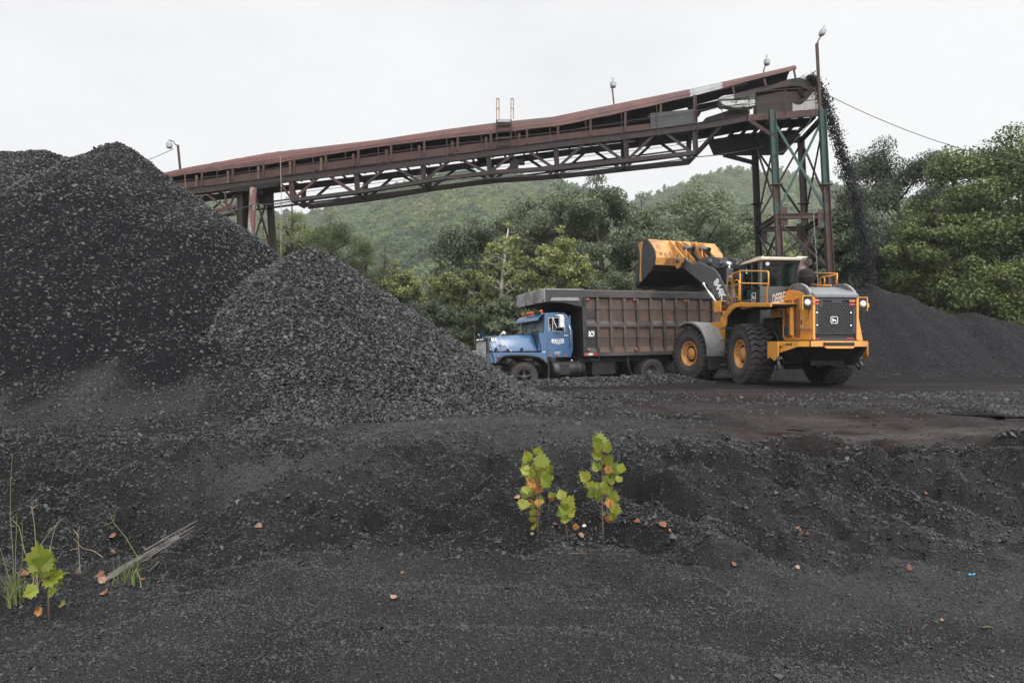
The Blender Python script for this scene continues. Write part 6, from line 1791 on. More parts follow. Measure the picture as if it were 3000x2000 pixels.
m = MB(); m.lathe([(.10, -.35), (.10, -.02), (.20, 0), (.215, .04), (.215, .12), (.225, .13), (.225, .17), (.215, .18), (.215, .27), (.20, .34), (.15, .40), (.06, .43)], pc, (0, 0, 1), 28)
for k in range(14):
    a = 2*PI*k/14; m.box(pc+Vector((math.cos(a)*.216, math.sin(a)*.216, .08)), (.012, .02, .06))
lb(m, 'air_intake', M_SOOTSHADE)

# ---- front half: frame, fenders, boom, linkage, bucket
m = MB(); m.bx(-1.9, .75, -.45, .45, .62, 1.35); m.cyl((0, -1.0, .93), (0, 1.0, .93), .2, n=14); m.bx(-1.0, .4, -.62, .62, 1.3, 2.05); fb(m, 'front_frame', M_CAT, bevel=.01)
m = MB(); m.cyl((-1.9, 0, .6), (-1.9, 0, 1.9), .14, n=14); fb(m, 'centre_pin', M_SOOTSHADE)
for s in (1, -1):
    arc = []
    for k in range(15):
        a = R(128-k*10.2)
        arc.append((-math.cos(PI-a)*1.08*0+math.cos(a)*-1.0*1.10*-1*0+(-1.10*math.cos(a)*-1), .93+1.10*math.sin(a)))
    arc = [(-1.10*math.cos(R(t)), .93+1.10*math.sin(R(t))) for t in range(-4, 121, 8)]
    m = MB(); m.strip(arc, 1, s*.88, s*1.60, .03); m.strip([(x*.985, .93+(z-.93)*.985) for x, z in arc], 1, s*1.56, s*1.64, .06)
    for yy in (1.0, 1.12, 1.3, 1.4): m.strip([(x*1.0, z) for x, z in arc[1:9]], 1, s*yy, s*(yy+.035), -.025)
    fd = fb(m, 'front_fender', M_MUD)
    m = MB(); m.bx(-1.12, -1.08, s*.9, s*1.58, .40, .93); m.v = [tuple(F2R @ Vector(p)) for p in m.v]; m.build('mud_flap', M_BKT, fd)
# lamp cluster beside the boom
q = [fyp(zB, a, b, 1.30) for a, b in ((118, 1020), (250, 1215))]
m = MB(); m.bx(q[0].x, q[1].x, 1.18, 1.42, q[1].z, q[0].z); cl = fb(m, 'lamp_cluster', M_CAT, bevel=.012)
m = MB(); xm = q[1].x-.012; zz0, zz1 = q[1].z, q[0].z
m.bx(xm, xm+.02, 1.21, 1.39, zz0+.52*(zz1-zz0), zz1-.03); m.bx(xm, xm+.02, 1.21, 1.39, zz0+.05, zz0+.46*(zz1-zz0)); m.v = [tuple(F2R @ Vector(p)) for p in m.v]; m.build('lamp_recess', M_DARK, cl)
m = MB(); m.bx(xm-.01, xm+.005, 1.24, 1.36, zz0+.08, zz0+.4*(zz1-zz0)); m.v = [tuple(F2R @ Vector(p)) for p in m.v]; m.build('tail_lamp', M_REDD, cl)
m = MB(); m.bar((q[1].x+.03, 1.3, zz0), (q[1].x-.05, 1.1, zz0-.3), .07, .06); m.bar((q[1].x-.05, 1.1, zz0-.28), (-.7, .5, 1.75), .08, .08); m.v = [tuple(F2R @ Vector(p)) for p in m.v]; m.build('bracket', M_CAT, cl)
YB_ = .64
arm = [(975, 392), (1012, 450), (1075, 492), (1135, 518), (1260, 496), (1330, 525), (1400, 560), (1490, 598), (1550, 650), (1610, 740), (1740, 1000), (1850, 1230), (1870, 1330), (1760, 1340), (1650, 1215), (1560, 1085), (1490, 1000), (1440, 945), (1395, 930), (1290, 872), (1110, 725), (960, 600), (905, 590), (880, 560), (880, 480), (920, 410)]
ap = fy(zC, arm, YB_)
for s in (1, -1):
    m = MB(); m.prism(ap, 1, s*(YB_-.07), s*YB_); bo = fb(m, 'boom_arm', M_LGREY, bevel=.012)
    def ab(mm, name, mat, **k):
        mm.v = [tuple(F2R @ Vector(p)) for p in mm.v]; return mm.build(name, mat, bo, **k)
    for (a, b, r) in ((1330, 900, .10), (1800, 1270, .12)):
        c = fyp(zC, a, b, YB_); m = MB(); m.lathe([(r, -.10), (r, .05), (r*.6, .055), (r*.6, .075), (.01, .075)], (c.x, s*YB_, c.z), (0, s, 0), 20); ab(m, 'pin_boss', M_LGREY)
    if s > 0:
        p0, p1 = fyp(zC, 1560, 835, YB_), fyp(zC, 1690, 1120, YB_); c = fyp(zC, 1622, 982, YB_)
        d = Vector((p1.x-p0.x, 0, p1.z-p0.z)).normalized(); upv = Vector((0, 1, 0)).cross(d)
        text_mesh('844K', .30, M_WHT, bo, F2R @ basis((c.x, YB_+.006, c.z), d, upv), 'lettering', bold=.045, stretch=1.0, shear=.0)
    # lift ram
    a = fyp(zC, 1345, 905, YB_+.06); b = fyp(zC, 1580, 1235, YB_+.06); e = b+(b-a)*1.6; e = Vector((e.x, 0, e.z))
    m = MB(); m.cyl((a.x, s*(YB_+.10), a.z), (b.x, s*(YB_+.10), b.z), .055, n=14); m.lathe([(.085, -.05), (.085, .05)], (a.x, s*(YB_+.1), a.z), (0, 1, 0), 16); fb(m, 'lift_ram_rod', M_STEEL)
    m = MB(); m.cyl((b.x+(b.x-a.x)*.15, s*(YB_+.10), b.z+(b.z-a.z)*.15), (e.x, s*(YB_+.10), e.z), .10, n=16); fb(m, 'lift_ram_barrel', M_LGREY)
m = MB(); c = fyp(zC, 1690, 760, YB_); m.cyl((c.x, -YB_+.07, c.z-.05), (c.x, YB_-.07, c.z-.05), .21, n=24)
for yy in (-.4, -.2, .2, .4): m.lathe([(.215, -.02), (.225, -.02), (.225, .02), (.215, .02)], (c.x, yy, c.z-.05), (0, 1, 0), 24, cap=False)
fb(m, 'boom_cross_tube', M_SOOTSHADE)
bc = [(1205, 482), (1290, 420), (1400, 396), (1520, 392), (1620, 412), (1710, 470), (1760, 520), (1750, 565), (1690, 592), (1600, 596), (1480, 585), (1400, 560), (1330, 520), (1230, 505)]
for yc in (.36, -.36):
    q = fy(zC, bc, .45)
    m = MB(); m.prism(q, 1, yc-.13, yc-.07); m.prism(q, 1, yc+.07, yc+.13); bk = fb(m, 'bell_crank', M_LGREY, bevel=.01)
    for (a, b, r) in ((1462, 487, .13), (1662, 512, .09)):
        c = fyp(zC, a, b, .45); m = MB(); m.lathe([(r, -.17), (r, .16), (r*.65, .165), (r*.65, .185), (.01, .185)], (c.x, yc, c.z), (0, 1, 0), 22); m.v = [tuple(F2R @ Vector(p)) for p in m.v]; m.build('pin_boss', M_LGREY, bk)
    a = fyp(zC, 1745, 520, .45); b = fyp(zC, 1800, 960, .45)
    m = MB(); m.cyl((a.x, yc, a.z), (b.x, yc, b.z), .062, n=14); m.cyl((a.x, yc-.1, a.z), (a.x, yc+.1, a.z), .085, n=14); fb(m, 'tilt_ram_rod', M_STEEL)
    m = MB(); m.cyl((b.x, yc, b.z), (b.x+(b.x-a.x)*.9, yc, b.z-.95), .11, n=16); m.cyl((b.x, yc, b.z-.02), (b.x, yc, b.z+.06), .125, n=16); fb(m, 'tilt_ram_barrel', M_LGREY)
    a = fyp(zC, 1080, 215, .45); b = fyp(zC, 1215, 500, .45)
    m = MB(); m.strip([(a.x-.05, a.z+.03), (a.x+.01, a.z-.35*(a.z-b.z)), (a.x+.45*(b.x-a.x), a.z-.75*(a.z-b.z)), (b.x+.03, b.z)], 1, yc-.05, yc+.05, -.13); fb(m, 'tilt_link', M_SOOTSHADE, bevel=.012)
# bucket
YK = 1.62
bkt = empty('bucket', F2R @ Vector((0, 0, 0)), (0, 0, rotF[2]-rotL[2]), parent=loader)
def kb(m, name, mat, **k): return m.build(name, mat, bkt, **k)
so = [(200, 112), (290, 75), (370, 180), (425, 290), (437, 400), (415, 530), (370, 635), (290, 730), (185, 850), (80, 945), (72, 905), (142, 835), (135, 560), (112, 260), (115, 150)]
sp = fy(zC, so, YK)
for s in (1, -1):
    m = MB(); m.prism(sp, 1, s*(YK-.035), s*YK); e = kb(m, 'end_plate', M_BKT, bevel=.006)
    m = MB(); m.prism(fy(zC, [(115, 150), (200, 112), (215, 116), (185, 345), (175, 560), (190, 840), (150, 842), (165, 560), (165, 300)], YK), 1, s*YK, s*(YK+.02)); m.build('edge_strip', M_CATB if s > 0 else M_BKT, e)
    m = MB(); m.prism(fy(zC, [(80, 560), (140, 560), (140, 830), (78, 905)], YK), 1, s*(YK-.05), s*(YK+.03)); m.build('side_cutter', M_BKT, e)
    m = MB(); m.prism(fy(zC, [(430, 400), (415, 530), (370, 635), (290, 730), (185, 850), (180, 640)], YK), 1, s*YK, s*(YK+.012)); m.build('wear_plate', M_BKT, e)
back = fy(zC, [(290, 75), (370, 180), (425, 290), (437, 400), (415, 530), (370, 635), (290, 730), (185, 850), (80, 945)], YK)
m = MB()
m.mat(0).strip(back[:5], 1, -YK+.035, YK-.035, -.03)
m.mat(1).strip(back[4:], 1, -YK+.035, YK-.035, -.03)
shell = kb(m, 'shell', [M_CATB, M_SOOTSHADE])
m = MB(); ib = [(x+.075, z+.02) for x, z in back]; m.strip(ib[1:], 1, -YK+.04, YK-.04, .012); m.build('lining', M_BKTIN, shell)
m = MB(); a, b = back[7], back[8]; m.strip([((a[0]+b[0])/2, (a[1]+b[1])/2), (b[0]-.06, b[1]-.07)], 1, -YK-.03, YK+.03, .04); m.build('cutting_edge', M_BKT, shell)
m = MB(); tp = back[0]; w2 = fy(zC, [(290, 75), (160, 118), (0, 165), (0, 185), (105, 270)], YK)
m.strip([tp, (tp[0]+.28, tp[1]-.02)], 1, -YK, YK, .03); m.build('spill_guard', M_BKT, shell)
m = MB(); m.add([(w2[1][0], YK-.03, w2[1][1]), (w2[2][0], YK-.03, w2[2][1]), (w2[3][0], YK-.03, w2[3][1]), (w2[4][0], YK-.03, w2[4][1]), (w2[1][0], YK-.0, w2[1][1]), (w2[2][0], YK, w2[2][1]), (w2[3][0], YK, w2[3][1]), (w2[4][0], YK, w2[4][1])], [(0, 1, 2, 3), (7, 6, 5, 4), (0, 4, 5, 1), (1, 5, 6, 2), (2, 6, 7, 3), (3, 7, 4, 0)]); m.build('spill_plate', M_BKT, shell)
m = MB(); mk_ = fy(zC, [(372, 180), (378, 180), (384, 186), (378, 187)], YK); m.prism([(p[0]+.006, p[1]) for p in mk_], 1, -YK+.05, YK-.05); m.build('weld_seam', M_DARK, shell)
# mounting ears on the back of the bucket
ear_hi = fy(zC, [(690, 110), (725, 85), (800, 180), (860, 265), (930, 340), (975, 395), (960, 480), (900, 590), (845, 615), (820, 560), (830, 430), (790, 300)], YB_+.12)
dxk = back[3][0]
for s in (1, -1):
    for yy in (YB_+.14, YB_-.24):
        m = MB(); m.prism(ear_hi, 1, s*yy-.025, s*yy+.025); e = kb(m, 'ear_plate', M_CATB, bevel=.008)
    c = fyp(zC, 885, 458, YB_+.1); m = MB(); m.lathe([(.10, -.05), (.10, .06), (.055, .062), (.055, .08), (.01, .08)], (c.x, s*(YB_+.16), c.z), (0, s, 0), 20); kb(m, 'hinge_pin', M_LGREY)
ear2 = fy(zC, [(850, 100), (930, 130), (1020, 180), (1050, 240), (1080, 450), (1000, 400), (940, 340), (860, 240)], .4)
for yy in (.52, .22, -.22, -.52):
    m = MB(); m.prism(ear2, 1, yy-.025, yy+.025); kb(m, 'ear_plate', M_CATB, bevel=.008)
for yy in (.37, -.37):
    c = fyp(zC, 985, 222, .52); m = MB(); m.lathe([(.085, -.20), (.085, .20), (.05, .205), (.05, .22), (.01, .22)], (c.x, yy, c.z), (0, 1, 0), 18); kb(m, 'link_pin', M_LGREY)
# ================================================================ trees, brush and the wooded hills
def leaf_mat(name, dark, light, trans=.25, rough=.55):
    m, nt, b = new_mat(name)
    N, L = nt.nodes, nt.links
    at = N.new('ShaderNodeAttribute'); at.attribute_name = 'tint'
    mx = N.new('ShaderNodeMix'); mx.data_type = 'RGBA'
    L.new(at.outputs['Fac'], mx.inputs[0]); mx.inputs[6].default_value = c4(dark); mx.inputs[7].default_value = c4(light)
    L.new(mx.outputs[2], b.inputs['Base Color'])
    b.inputs['Roughness'].default_value = rough; b.inputs['Specular IOR Level'].default_value = .4
    tr = N.new('ShaderNodeBsdfTranslucent'); L.new(mx.outputs[2], tr.inputs[0])
    ms = N.new('ShaderNodeMixShader'); ms.inputs[0].default_value = trans
    L.new(b.outputs[0], ms.inputs[1]); L.new(tr.outputs[0], ms.inputs[2]); L.new(ms.outputs[0], N['Material Output'].inputs['Surface'])
    return m
ML = {
 'oak': leaf_mat('oak leaves', (.070, .092, .048), (.175, .205, .120)),
 'grey': leaf_mat('greyish leaves', (.092, .118, .060), (.225, .258, .145)),
 'syc': leaf_mat('sycamore leaves', (.036, .058, .015), (.145, .170, .046)),
 'dark': leaf_mat('dark leaves', (.044, .060, .036), (.120, .142, .090)),
 'yel': leaf_mat('yellowing leaves', (.125, .165, .045), (.34, .345, .13)),
 'pine': leaf_mat('pine needles', (.055, .075, .032), (.140, .165, .070)),
 'brush': leaf_mat('brush leaves', (.090, .122, .036), (.235, .255, .095)),
 'hill': leaf_mat('far leaves', (.105, .150, .058), (.24, .30, .125), trans=.4),  # far leaf tones, here and below, lightened to stand in for haze
 'hilly': leaf_mat('far yellow leaves', (.155, .185, .075), (.31, .32, .15), trans=.4),
 'hilld': leaf_mat('far dark leaves', (.065, .098, .048), (.155, .200, .100), trans=.4),
 'deep': leaf_mat('deep oak leaves', (.026, .040, .021), (.088, .112, .062)),
}
M_BARK = mk('bark', (.060, .050, .042), rough=.9, layers=(((.035, .03, .026), 6, .45, .6, (1, 1, .2)), ((.11, .10, .09), 5, .6, .75, (1, 1, .3))), bump=.5, bscale=20)
M_BIRCH = mk('pale bark', (.42, .39, .34), rough=.8, layers=(((.12, .10, .085), 7, .56, .66, (1, 1, 3)),), bump=.2)

def leaves_mesh(name, cen, rad, n, size, mat, rng, aspect=.55, droop=.3, flat=.75, zsq=.75):
    """n leaves spread through blobs; every leaf its own folded blade"""
    cen = np.asarray(cen, float); k = len(cen)
    rad = np.broadcast_to(np.asarray(rad, float), (k,))
    w = rad**2; idx = rng.choice(k, n, p=w/w.sum())
    d = rng.normal(0, 1, (n, 3)); d /= np.linalg.norm(d, axis=1)[:, None]
    rr = rng.uniform(0, 1, n)**.45
    p = cen[idx]+d*(rr*rad[idx])[:, None]*np.array([1, 1, zsq])
    ax = rng.normal(0, 1, (n, 3)); ax[:, 2] -= droop; ax += d*.5
    ax /= np.linalg.norm(ax, axis=1)[:, None]
    nm = rng.normal(0, 1, (n, 3))*(1-flat)+np.array([0, 0, 1.])*flat+d*.35
    sd = np.cross(ax, nm); sd /= (np.linalg.norm(sd, axis=1)[:, None]+1e-9)
    nm = np.cross(sd, ax)
    s = size*rng.uniform(.6, 1.35, n)[:, None]
    a = p-ax*s*.5; c = p+ax*s*.5; b = p+sd*s*aspect*.5-nm*s*.10; e = p-sd*s*aspect*.5-nm*s*.10
    v = np.stack([a, b, c, e], 1).reshape(-1, 3)
    f = np.arange(4*n).reshape(n, 4)
    me = bpy.data.meshes.new(name)
    me.vertices.add(4*n); me.vertices.foreach_set('co', v.astype(np.float32).ravel())
    me.loops.add(4*n); me.loops.foreach_set('vertex_index', f.astype(np.int32).ravel())
    me.polygons.add(n); me.polygons.foreach_set('loop_start', np.arange(0, 4*n, 4, dtype=np.int32))
    me.update(calc_edges=True)
    at = me.attributes.new('tint', 'FLOAT', 'FACE')
    ct = rng.uniform(-.25, .25, k)                         # whole sprays differ in hue
    at.data.foreach_set('value', np.clip(rng.uniform(.15, .85, n)+ct[idx], 0, 1).astype(np.float32))
    me.materials.append(mat)
    return me

def limb_tree(rng, H, W, cb, style):
    """trunk and limbs; returns tube mesh builder and spray centres with radii"""
    m = MB(); cen = []; rad = []
    r0 = .022*H+.03
    lean = rng.normal(0, .02, 2)
    tp = []; nseg = 7
    top = H*.90
    off = np.zeros(2)
    for i in range(nseg+1):
        t = i/nseg; off = off+rng.normal(0, .012*H, 2)*(i > 0)
        tp.append(Vector((off[0]+lean[0]*H*t, off[1]+lean[1]*H*t, top*t)))
    m.tube(tp, [r0*(1-.85*i/nseg) for i in range(nseg+1)], 7)
    def on(t):
        x = t*nseg; i = min(int(x), nseg-1); return tp[i].lerp(tp[i+1], x-i)
    nl = 26 if style == 'pine' else 20
    for j in range(nl):
        t = (cb+(1-cb)*((j+rng.uniform(0, .9))/nl)); a = j*2.4+rng.uniform(-.5, .5)
        tt = (t-cb)/(1-cb)
        if style == 'pine': env = (1-tt)**.7*.85+.20
        elif style == 'tall': env = math.sin(PI*min(1, (.10+.86*tt))**.85)**.7
        elif style == 'round': env = math.sin(PI*(.12+.80*tt)**.75)**.75
        else: env = math.sin(PI*(.20+.74*tt)**.9)**.8
        L = W/2*env*rng.uniform(.72, 1.08)
        rise = (.10 if style == 'pine' else .55)*L*(1-.4*tt)+rng.normal(0, .05)*L
        b = on(min(.97, t*.92)); e = b+Vector((math.cos(a)*L, math.sin(a)*L, rise))
        mid = b.lerp(e, .5)+Vector((rng.normal(0, .05)*L, rng.normal(0, .05)*L, (.08 if style != 'pine' else -.02)*L))
        rl = r0*.38*(1-.55*tt)
        m.tube([b, mid, e], [rl, rl*.6, rl*.2], 5, cap=False)
        ns = 5 if style != 'pine' else 4
        for q in range(ns):
            s = rng.uniform(.35, 1.0); c0 = (b.lerp(mid, s*2) if s < .5 else mid.lerp(e, s*2-1))
            dd = Vector(rng.normal(0, 1, 3)); dd.z = abs(dd.z)*.6; dd.normalize()
            l2 = L*rng.uniform(.22, .42)*(1.0 if style != 'pine' else .55); c1 = c0+dd*l2
            m.tube([c0, c1], [rl*.35, rl*.1], 4, cap=False)
            cen.append(c1); rad.append(rng.uniform(.07, .125)*W*(.8 if style == 'pine' else 1))
        cen.append(e); rad.append(rng.uniform(.07, .13)*W*(.8 if style == 'pine' else 1))
    cen.append(tp[-1]+Vector((0, 0, .02*H))); rad.append(.09*W)
    return m, cen, rad
TREES = 0
def plant_tree(name, u, vtop, wpx, Y, style, leaf, n, size, label, cat='tree', group='trees behind the yard', bark=None, cb=.16, aspect=.55, z0=0.0, seed=None, sparse=1.0, droop=.3):
    global TREES
    TREES += 1
    rng = np.random.default_rng(seed or 100+TREES*7)
    p = P(u, vtop, Y); H = p.z-z0; W = wpx/F*Y*1.15; n = int(n*(1.45 if leaf == 'syc' else 2.0)); size = size*(1 if leaf == 'syc' else .80)
    m, cen, rad = limb_tree(rng, H, W, cb, style)
    t = empty(name, (p.x, Y, z0)); tag(t, label, cat, group)
    m.build('trunk', bark or M_BARK, t, fix=False)
    me = leaves_mesh('crown', cen, np.array(rad)*sparse, n, size, ML[leaf], rng, aspect=aspect, droop=droop)
    link('crown', me, t)
    return t
T = plant_tree
# right edge
T('sycamore_tree', 2960, 350, 520, 37, 'round', 'syc', 46000, .15, 'tallest yellow green sycamore leaning out of the frame beside the right pile', cb=.06, aspect=.85)
T('sycamore_tree', 2750, 560, 250, 35, 'round', 'syc', 17000, .145, 'shorter yellow green sycamore in front of the dark oak beside the right pile', cb=.04, aspect=.85)
T('sycamore_tree', 3080, 560, 380, 34, 'round', 'syc', 18000, .15, 'sycamore half out of frame behind the end of the dark coal pile', cb=.04, aspect=.85)
T('bush', 2860, 760, 330, 33.6, 'round', 'syc', 15000, .135, 'low leafy sycamore brush hanging over the dark coal pile', 'bush', 'brush behind the yard', cb=.02, aspect=.85)
T('oak_tree', 2620, 358, 400, 46, 'round', 'deep', 34000, .21, 'tall dark oak with sky gaps standing behind the falling coal', cb=.15)
T('oak_tree', 2470, 545, 250, 44, 'round', 'deep', 20000, .22, 'dark oak between the tower and the falling coal', cb=.08)
T('oak_tree', 2580, 640, 300, 42, 'round', 'deep', 17000, .2, 'lower oak behind the foot of the falling coal', cb=.05)
T('oak_tree', 2770, 470, 300, 49, 'round', 'deep', 18000, .22, 'dark oak mostly hidden by the yellow green sycamores', cb=.1)
# behind the bucket and tower
T('oak_tree', 2045, 498, 350, 47, 'round', 'grey', 17000, .24, 'greyish green oak with bare forked limbs above the raised bucket', cb=.2)
T('oak_tree', 2195, 560, 230, 49, 'round', 'grey', 10000, .24, 'grey green oak seen through the left side of the tower', cb=.1)
T('oak_tree', 2345, 610, 260, 46, 'round', 'grey', 11000, .22, 'oak seen through the middle of the tower legs', cb=.08)
T('oak_tree', 2290, 690, 240, 43, 'round', 'yel', 7000, .2, 'yellowish young tree right behind the loader cab', cb=.05)
# middle
T('oak_tree', 1755, 478, 330, 46, 'tall', 'oak', 24000, .23, 'tallest dark green tree under the middle of the conveyor', cb=.1)
T('oak_tree', 1640, 498, 300, 49, 'tall', 'oak', 15000, .24, 'dark tree touching the truss left of the tallest one', cb=.12)
T('oak_tree', 1535, 530, 300, 50, 'round', 'oak', 14000, .25, 'rounded grey green tree behind the white trunked birch', cb=.1)
T('oak_tree', 1850, 535, 190, 47, 'tall', 'grey', 9000, .23, 'slim tree just left of the raised bucket', cb=.1)
T('oak_tree', 1425, 610, 280, 48, 'round', 'dark', 13000, .24, 'broad dark tree sloping down left of the birch', cb=.08)
T('oak_tree', 1330, 715, 220, 46, 'round', 'oak', 10000, .23, 'lower dark tree at the left end of the tree belt', cb=.06)
T('birch_tree', 1475, 618, 150, 40, 'tall', 'yel', 1700, .2, 'thin birch with a white leaning trunk and sparse yellow leaves', bark=M_BIRCH, cb=.35, aspect=.8, sparse=.9)
T('maple_tree', 1605, 640, 190, 40, 'tall', 'yel', 4200, .2, 'young yellow green tree above the truck canopy', cb=.2, aspect=.8)
T('maple_tree', 1690, 720, 170, 41, 'round', 'brush', 4600, .2, 'bushy green sapling behind the front of the truck box', cb=.08, aspect=.7)
# left of the middle
T('pine_tree', 985, 596, 270, 42, 'round', 'pine', 20000, .24, 'dark pine with flat spreading boughs behind the small coal peak', cb=.12, aspect=.16)
T('pine_tree', 1070, 690, 170, 43, 'round', 'pine', 7500, .20, 'narrow pine beside the dark spreading pine', cb=.1, aspect=.16)
T('pine_tree', 1112, 672, 90, 41, 'pine', 'pine', 1300, .18, 'thin half bare spire right of the pines', cb=.1, aspect=.16)
T('locust_tree', 835, 535, 190, 40, 'round', 'brush', 3200, .16, 'thin airy tree with bare twigs just right of the left bent', cb=.4, aspect=.45)
T('locust_tree', 775, 640, 170, 41, 'round', 'grey', 7000, .19, 'leafy grey green tree behind the left bent', cb=.05, aspect=.35, droop=.9)
T('locust_tree', 870, 640, 190, 41, 'round', 'brush', 7000, .19, 'leafy bush tree between the left bent and the pine', cb=.05, aspect=.4, droop=.9)
# brush along the edge of the yard
brush = [(1165, 745, 150, 41, 'brush', 'yellowish brush left of the grey shrub above the pile slope'), (1225, 775, 140, 40, 'yel', 'light brush above the lower slope of the coal pile'), (1300, 745, 150, 41, 'brush', 'mid green brush left of the aerial'), (1372, 735, 130, 40, 'brush', 'bright green young tree just left of the thin aerial'),
         (1440, 790, 140, 39, 'pine', 'dark evergreen brush above the truck hood'), (1270, 870, 190, 38, 'dark', 'dark brush behind the coal slope by the grille'), (1375, 880, 170, 38, 'pine', 'low dark pine brush behind the radiator'), (1480, 850, 150, 38, 'oak', 'brush behind the truck windscreen'),
         (1560, 780, 150, 40, 'oak', 'brush showing over the cab guard'), (1770, 760, 180, 41, 'oak', 'brush over the middle of the truck box'), (1850, 745, 150, 42, 'grey', 'brush under the left end of the bucket'), (1185, 850, 130, 39, 'dark', 'dark brush low on the pile slope'),
         (2420, 720, 170, 43, 'oak', 'brush behind the exhaust stack'), (2500, 760, 200, 42, 'dark', 'dark brush behind the loader hood')]
for (u, v, wd, Y, lf, lab) in brush:
    T('bush', u, v, wd, Y, 'tall' if lf != 'pine' else 'pine', lf, 4200, .19, lab, 'bush', 'brush behind the yard', cb=.03, aspect=.6 if lf != 'pine' else .16)

# ---- hills
SKY = ((-900, 560), (300, 520), (560, 545), (633, 567), (671, 580), (752, 612), (830, 640), (900, 632), (1000, 596), (1080, 566), (1134, 547), (1175, 533), (1251, 503), (1292, 493), (1315, 494), (1398, 499), (1443, 503), (1550, 516), (1650, 536), (1760, 566), (1850, 590), (1885, 580), (1956, 545), (2025, 518), (2085, 498), (2130, 491), (2186, 488), (2260, 491), (2332, 503), (2412, 523), (2500, 550), (2700, 600), (3000, 650), (3900, 700))
SU = np.array([a for a, b in SKY], float); SVv = np.array([b for a, b in SKY], float)
HY0, HY1 = 190.0, 450.0
def hill_z(x, y):
    u = 1500+F*x/y
    e = (HV-np.interp(u, SU, SVv)-22)/F
    g = np.clip((y-HY0)/(HY1-HY0), 0, None)
    prof = np.where(g < 1, g**1.0, 1-(g-1)*1.6)
    z = CAMZ+e*HY1*prof
    z = z+(6*fbm(x/60, y/60, 201, 4)+14*fbm(x/150+5, y/110, 203, 2))*np.clip(g*1.6, 0, 1)*np.clip((1.02-g)*6, 0, 1)
    return np.maximum(z, -2)
def build_hill():
    ys = np.linspace(150, 600, 120); ts = np.linspace(-1.1, 1.1, 200)
    Y, Tt = np.meshgrid(ys, ts, indexing='ij'); X = Tt*Y
    Z = np.where(Y < HY0, -1.0, hill_z(X, np.maximum(Y, HY0)))
    v = np.stack([X, Y, Z], -1).reshape(-1, 3); n0, n1 = Y.shape; idx = np.arange(n0*n1).reshape(n0, n1)
    f = np.stack([idx[:-1, :-1], idx[:-1, 1:], idx[1:, 1:], idx[1:, :-1]], -1).reshape(-1, 4)
    m = mk('forest floor', (.022, .032, .016), rough=.9, layers=(((.035, .045, .02), .05, .4, .6),))
    return tag(grid_obj('hills', v, f, m), kind='structure')
build_hill()
def crown_bank():
    c = bpy.data.collections.new('crown shapes'); rng = np.random.default_rng(77)
    for i, (mt, shape) in enumerate((('hill', 1), ('hill', 1), ('hilly', 1), ('hill', 1.2), ('hill', 1.0), ('hilld', 1.4), ('hilld', 1.1))):
        cen = []; rad = []
        for k in range(26):
            d = rng.normal(0, 1, 3); d /= np.linalg.norm(d); d *= rng.uniform(.2, 1)**.5
            cen.append((d[0]*.42, d[1]*.42, .55*shape+d[2]*.42*shape)); rad.append(rng.uniform(.11, .2))
        me = leaves_mesh('far crown', cen, rad, 900, .105, ML[mt], rng, aspect=.8)
        c.objects.link(bpy.data.objects.new('far crown', me))
    return c
def forest():
    rng = np.random.default_rng(31); bank = crown_bank()
    n = 27000
    y = np.sqrt(rng.uniform(200**2, 462**2, n)); t = rng.uniform(-.80, .80, n); x = t*y
    keep = rng.uniform(0, 1, n) < np.clip(.45+y/430*.7, 0, 1)
    # only slopes that can be seen past the pile
    keep &= ~((t < -.52))
    x, y = x[keep], y[keep]; n = len(x)
    z = hill_z(x, y)-.6
    s = rng.uniform(3.6, 6.6, n)*np.where(rng.uniform(0, 1, n) < .12, 1.35, 1)
    rot = np.zeros((n, 3)); rot[:, 2] = rng.uniform(0, 6.28, n)
    sc = np.stack([s*.85, s*.85, s*rng.uniform(.85, 1.15, n)], 1)
    patch = fbm(x/45, y/45, 211, 3)
    idx = rng.choice(7, n, p=[.25, .22, .13, .14, .11, .08, .07])
    idx = np.where((patch > .25) & (rng.uniform(0, 1, n) < .6), 2, idx); idx = np.where((patch < -.28) & (rng.uniform(0, 1, n) < .6), 5, idx)
    print('forest', n)
    gn_scatter('hillside_forest', np.stack([x, y, z], 1), rot, sc, idx, bank, 'hazy mixed forest covering the hills behind the conveyor', 'forest')
forest()
# ================================================================ foreground plants, wood and litter
M_SEED = leaf_mat('seedling leaf', (.085, .125, .013), (.23, .255, .030), trans=.35, rough=.5)
M_SEEDO = leaf_mat('withered leaf', (.20, .07, .02), (.42, .22, .05), trans=.2, rough=.7)
def mottle(m, col, lo, hi, sc):
    nt = m.node_tree; N, L = nt.nodes, nt.links
    b = N['Principled BSDF']; src = b.inputs['Base Color'].links[0].from_socket
    tc = N.new('ShaderNodeTexCoord'); nz = N.new('ShaderNodeTexNoise'); nz.inputs['Scale'].default_value = sc; nz.inputs['Detail'].default_value = 5
    L.new(tc.outputs['Object'], nz.inputs['Vector'])
    mr = N.new('ShaderNodeMapRange'); mr.inputs[1].default_value = lo; mr.inputs[2].default_value = hi; L.new(nz.outputs[0], mr.inputs[0])
    mx = N.new('ShaderNodeMix'); mx.data_type = 'RGBA'; L.new(mr.outputs[0], mx.inputs[0]); L.new(src, mx.inputs[6]); mx.inputs[7].default_value = c4(col)
    for lk in list(src.links):
        if lk.to_node != mx: to = lk.to_socket; L.new(mx.outputs[2], to)
mottle(M_SEED, (.20, .15, .02), .50, .72, 22)
mottle(M_SEEDO, (.10, .035, .015), .45, .65, 30)
M_STEM = mk('seedling stem', (.10, .06, .045), rough=.8)
M_GRASS = leaf_mat('grass blade', (.075, .10, .03), (.20, .22, .085), trans=.3)
M_STRAW = leaf_mat('dry grass', (.17, .13, .085), (.30, .25, .17), trans=.2)
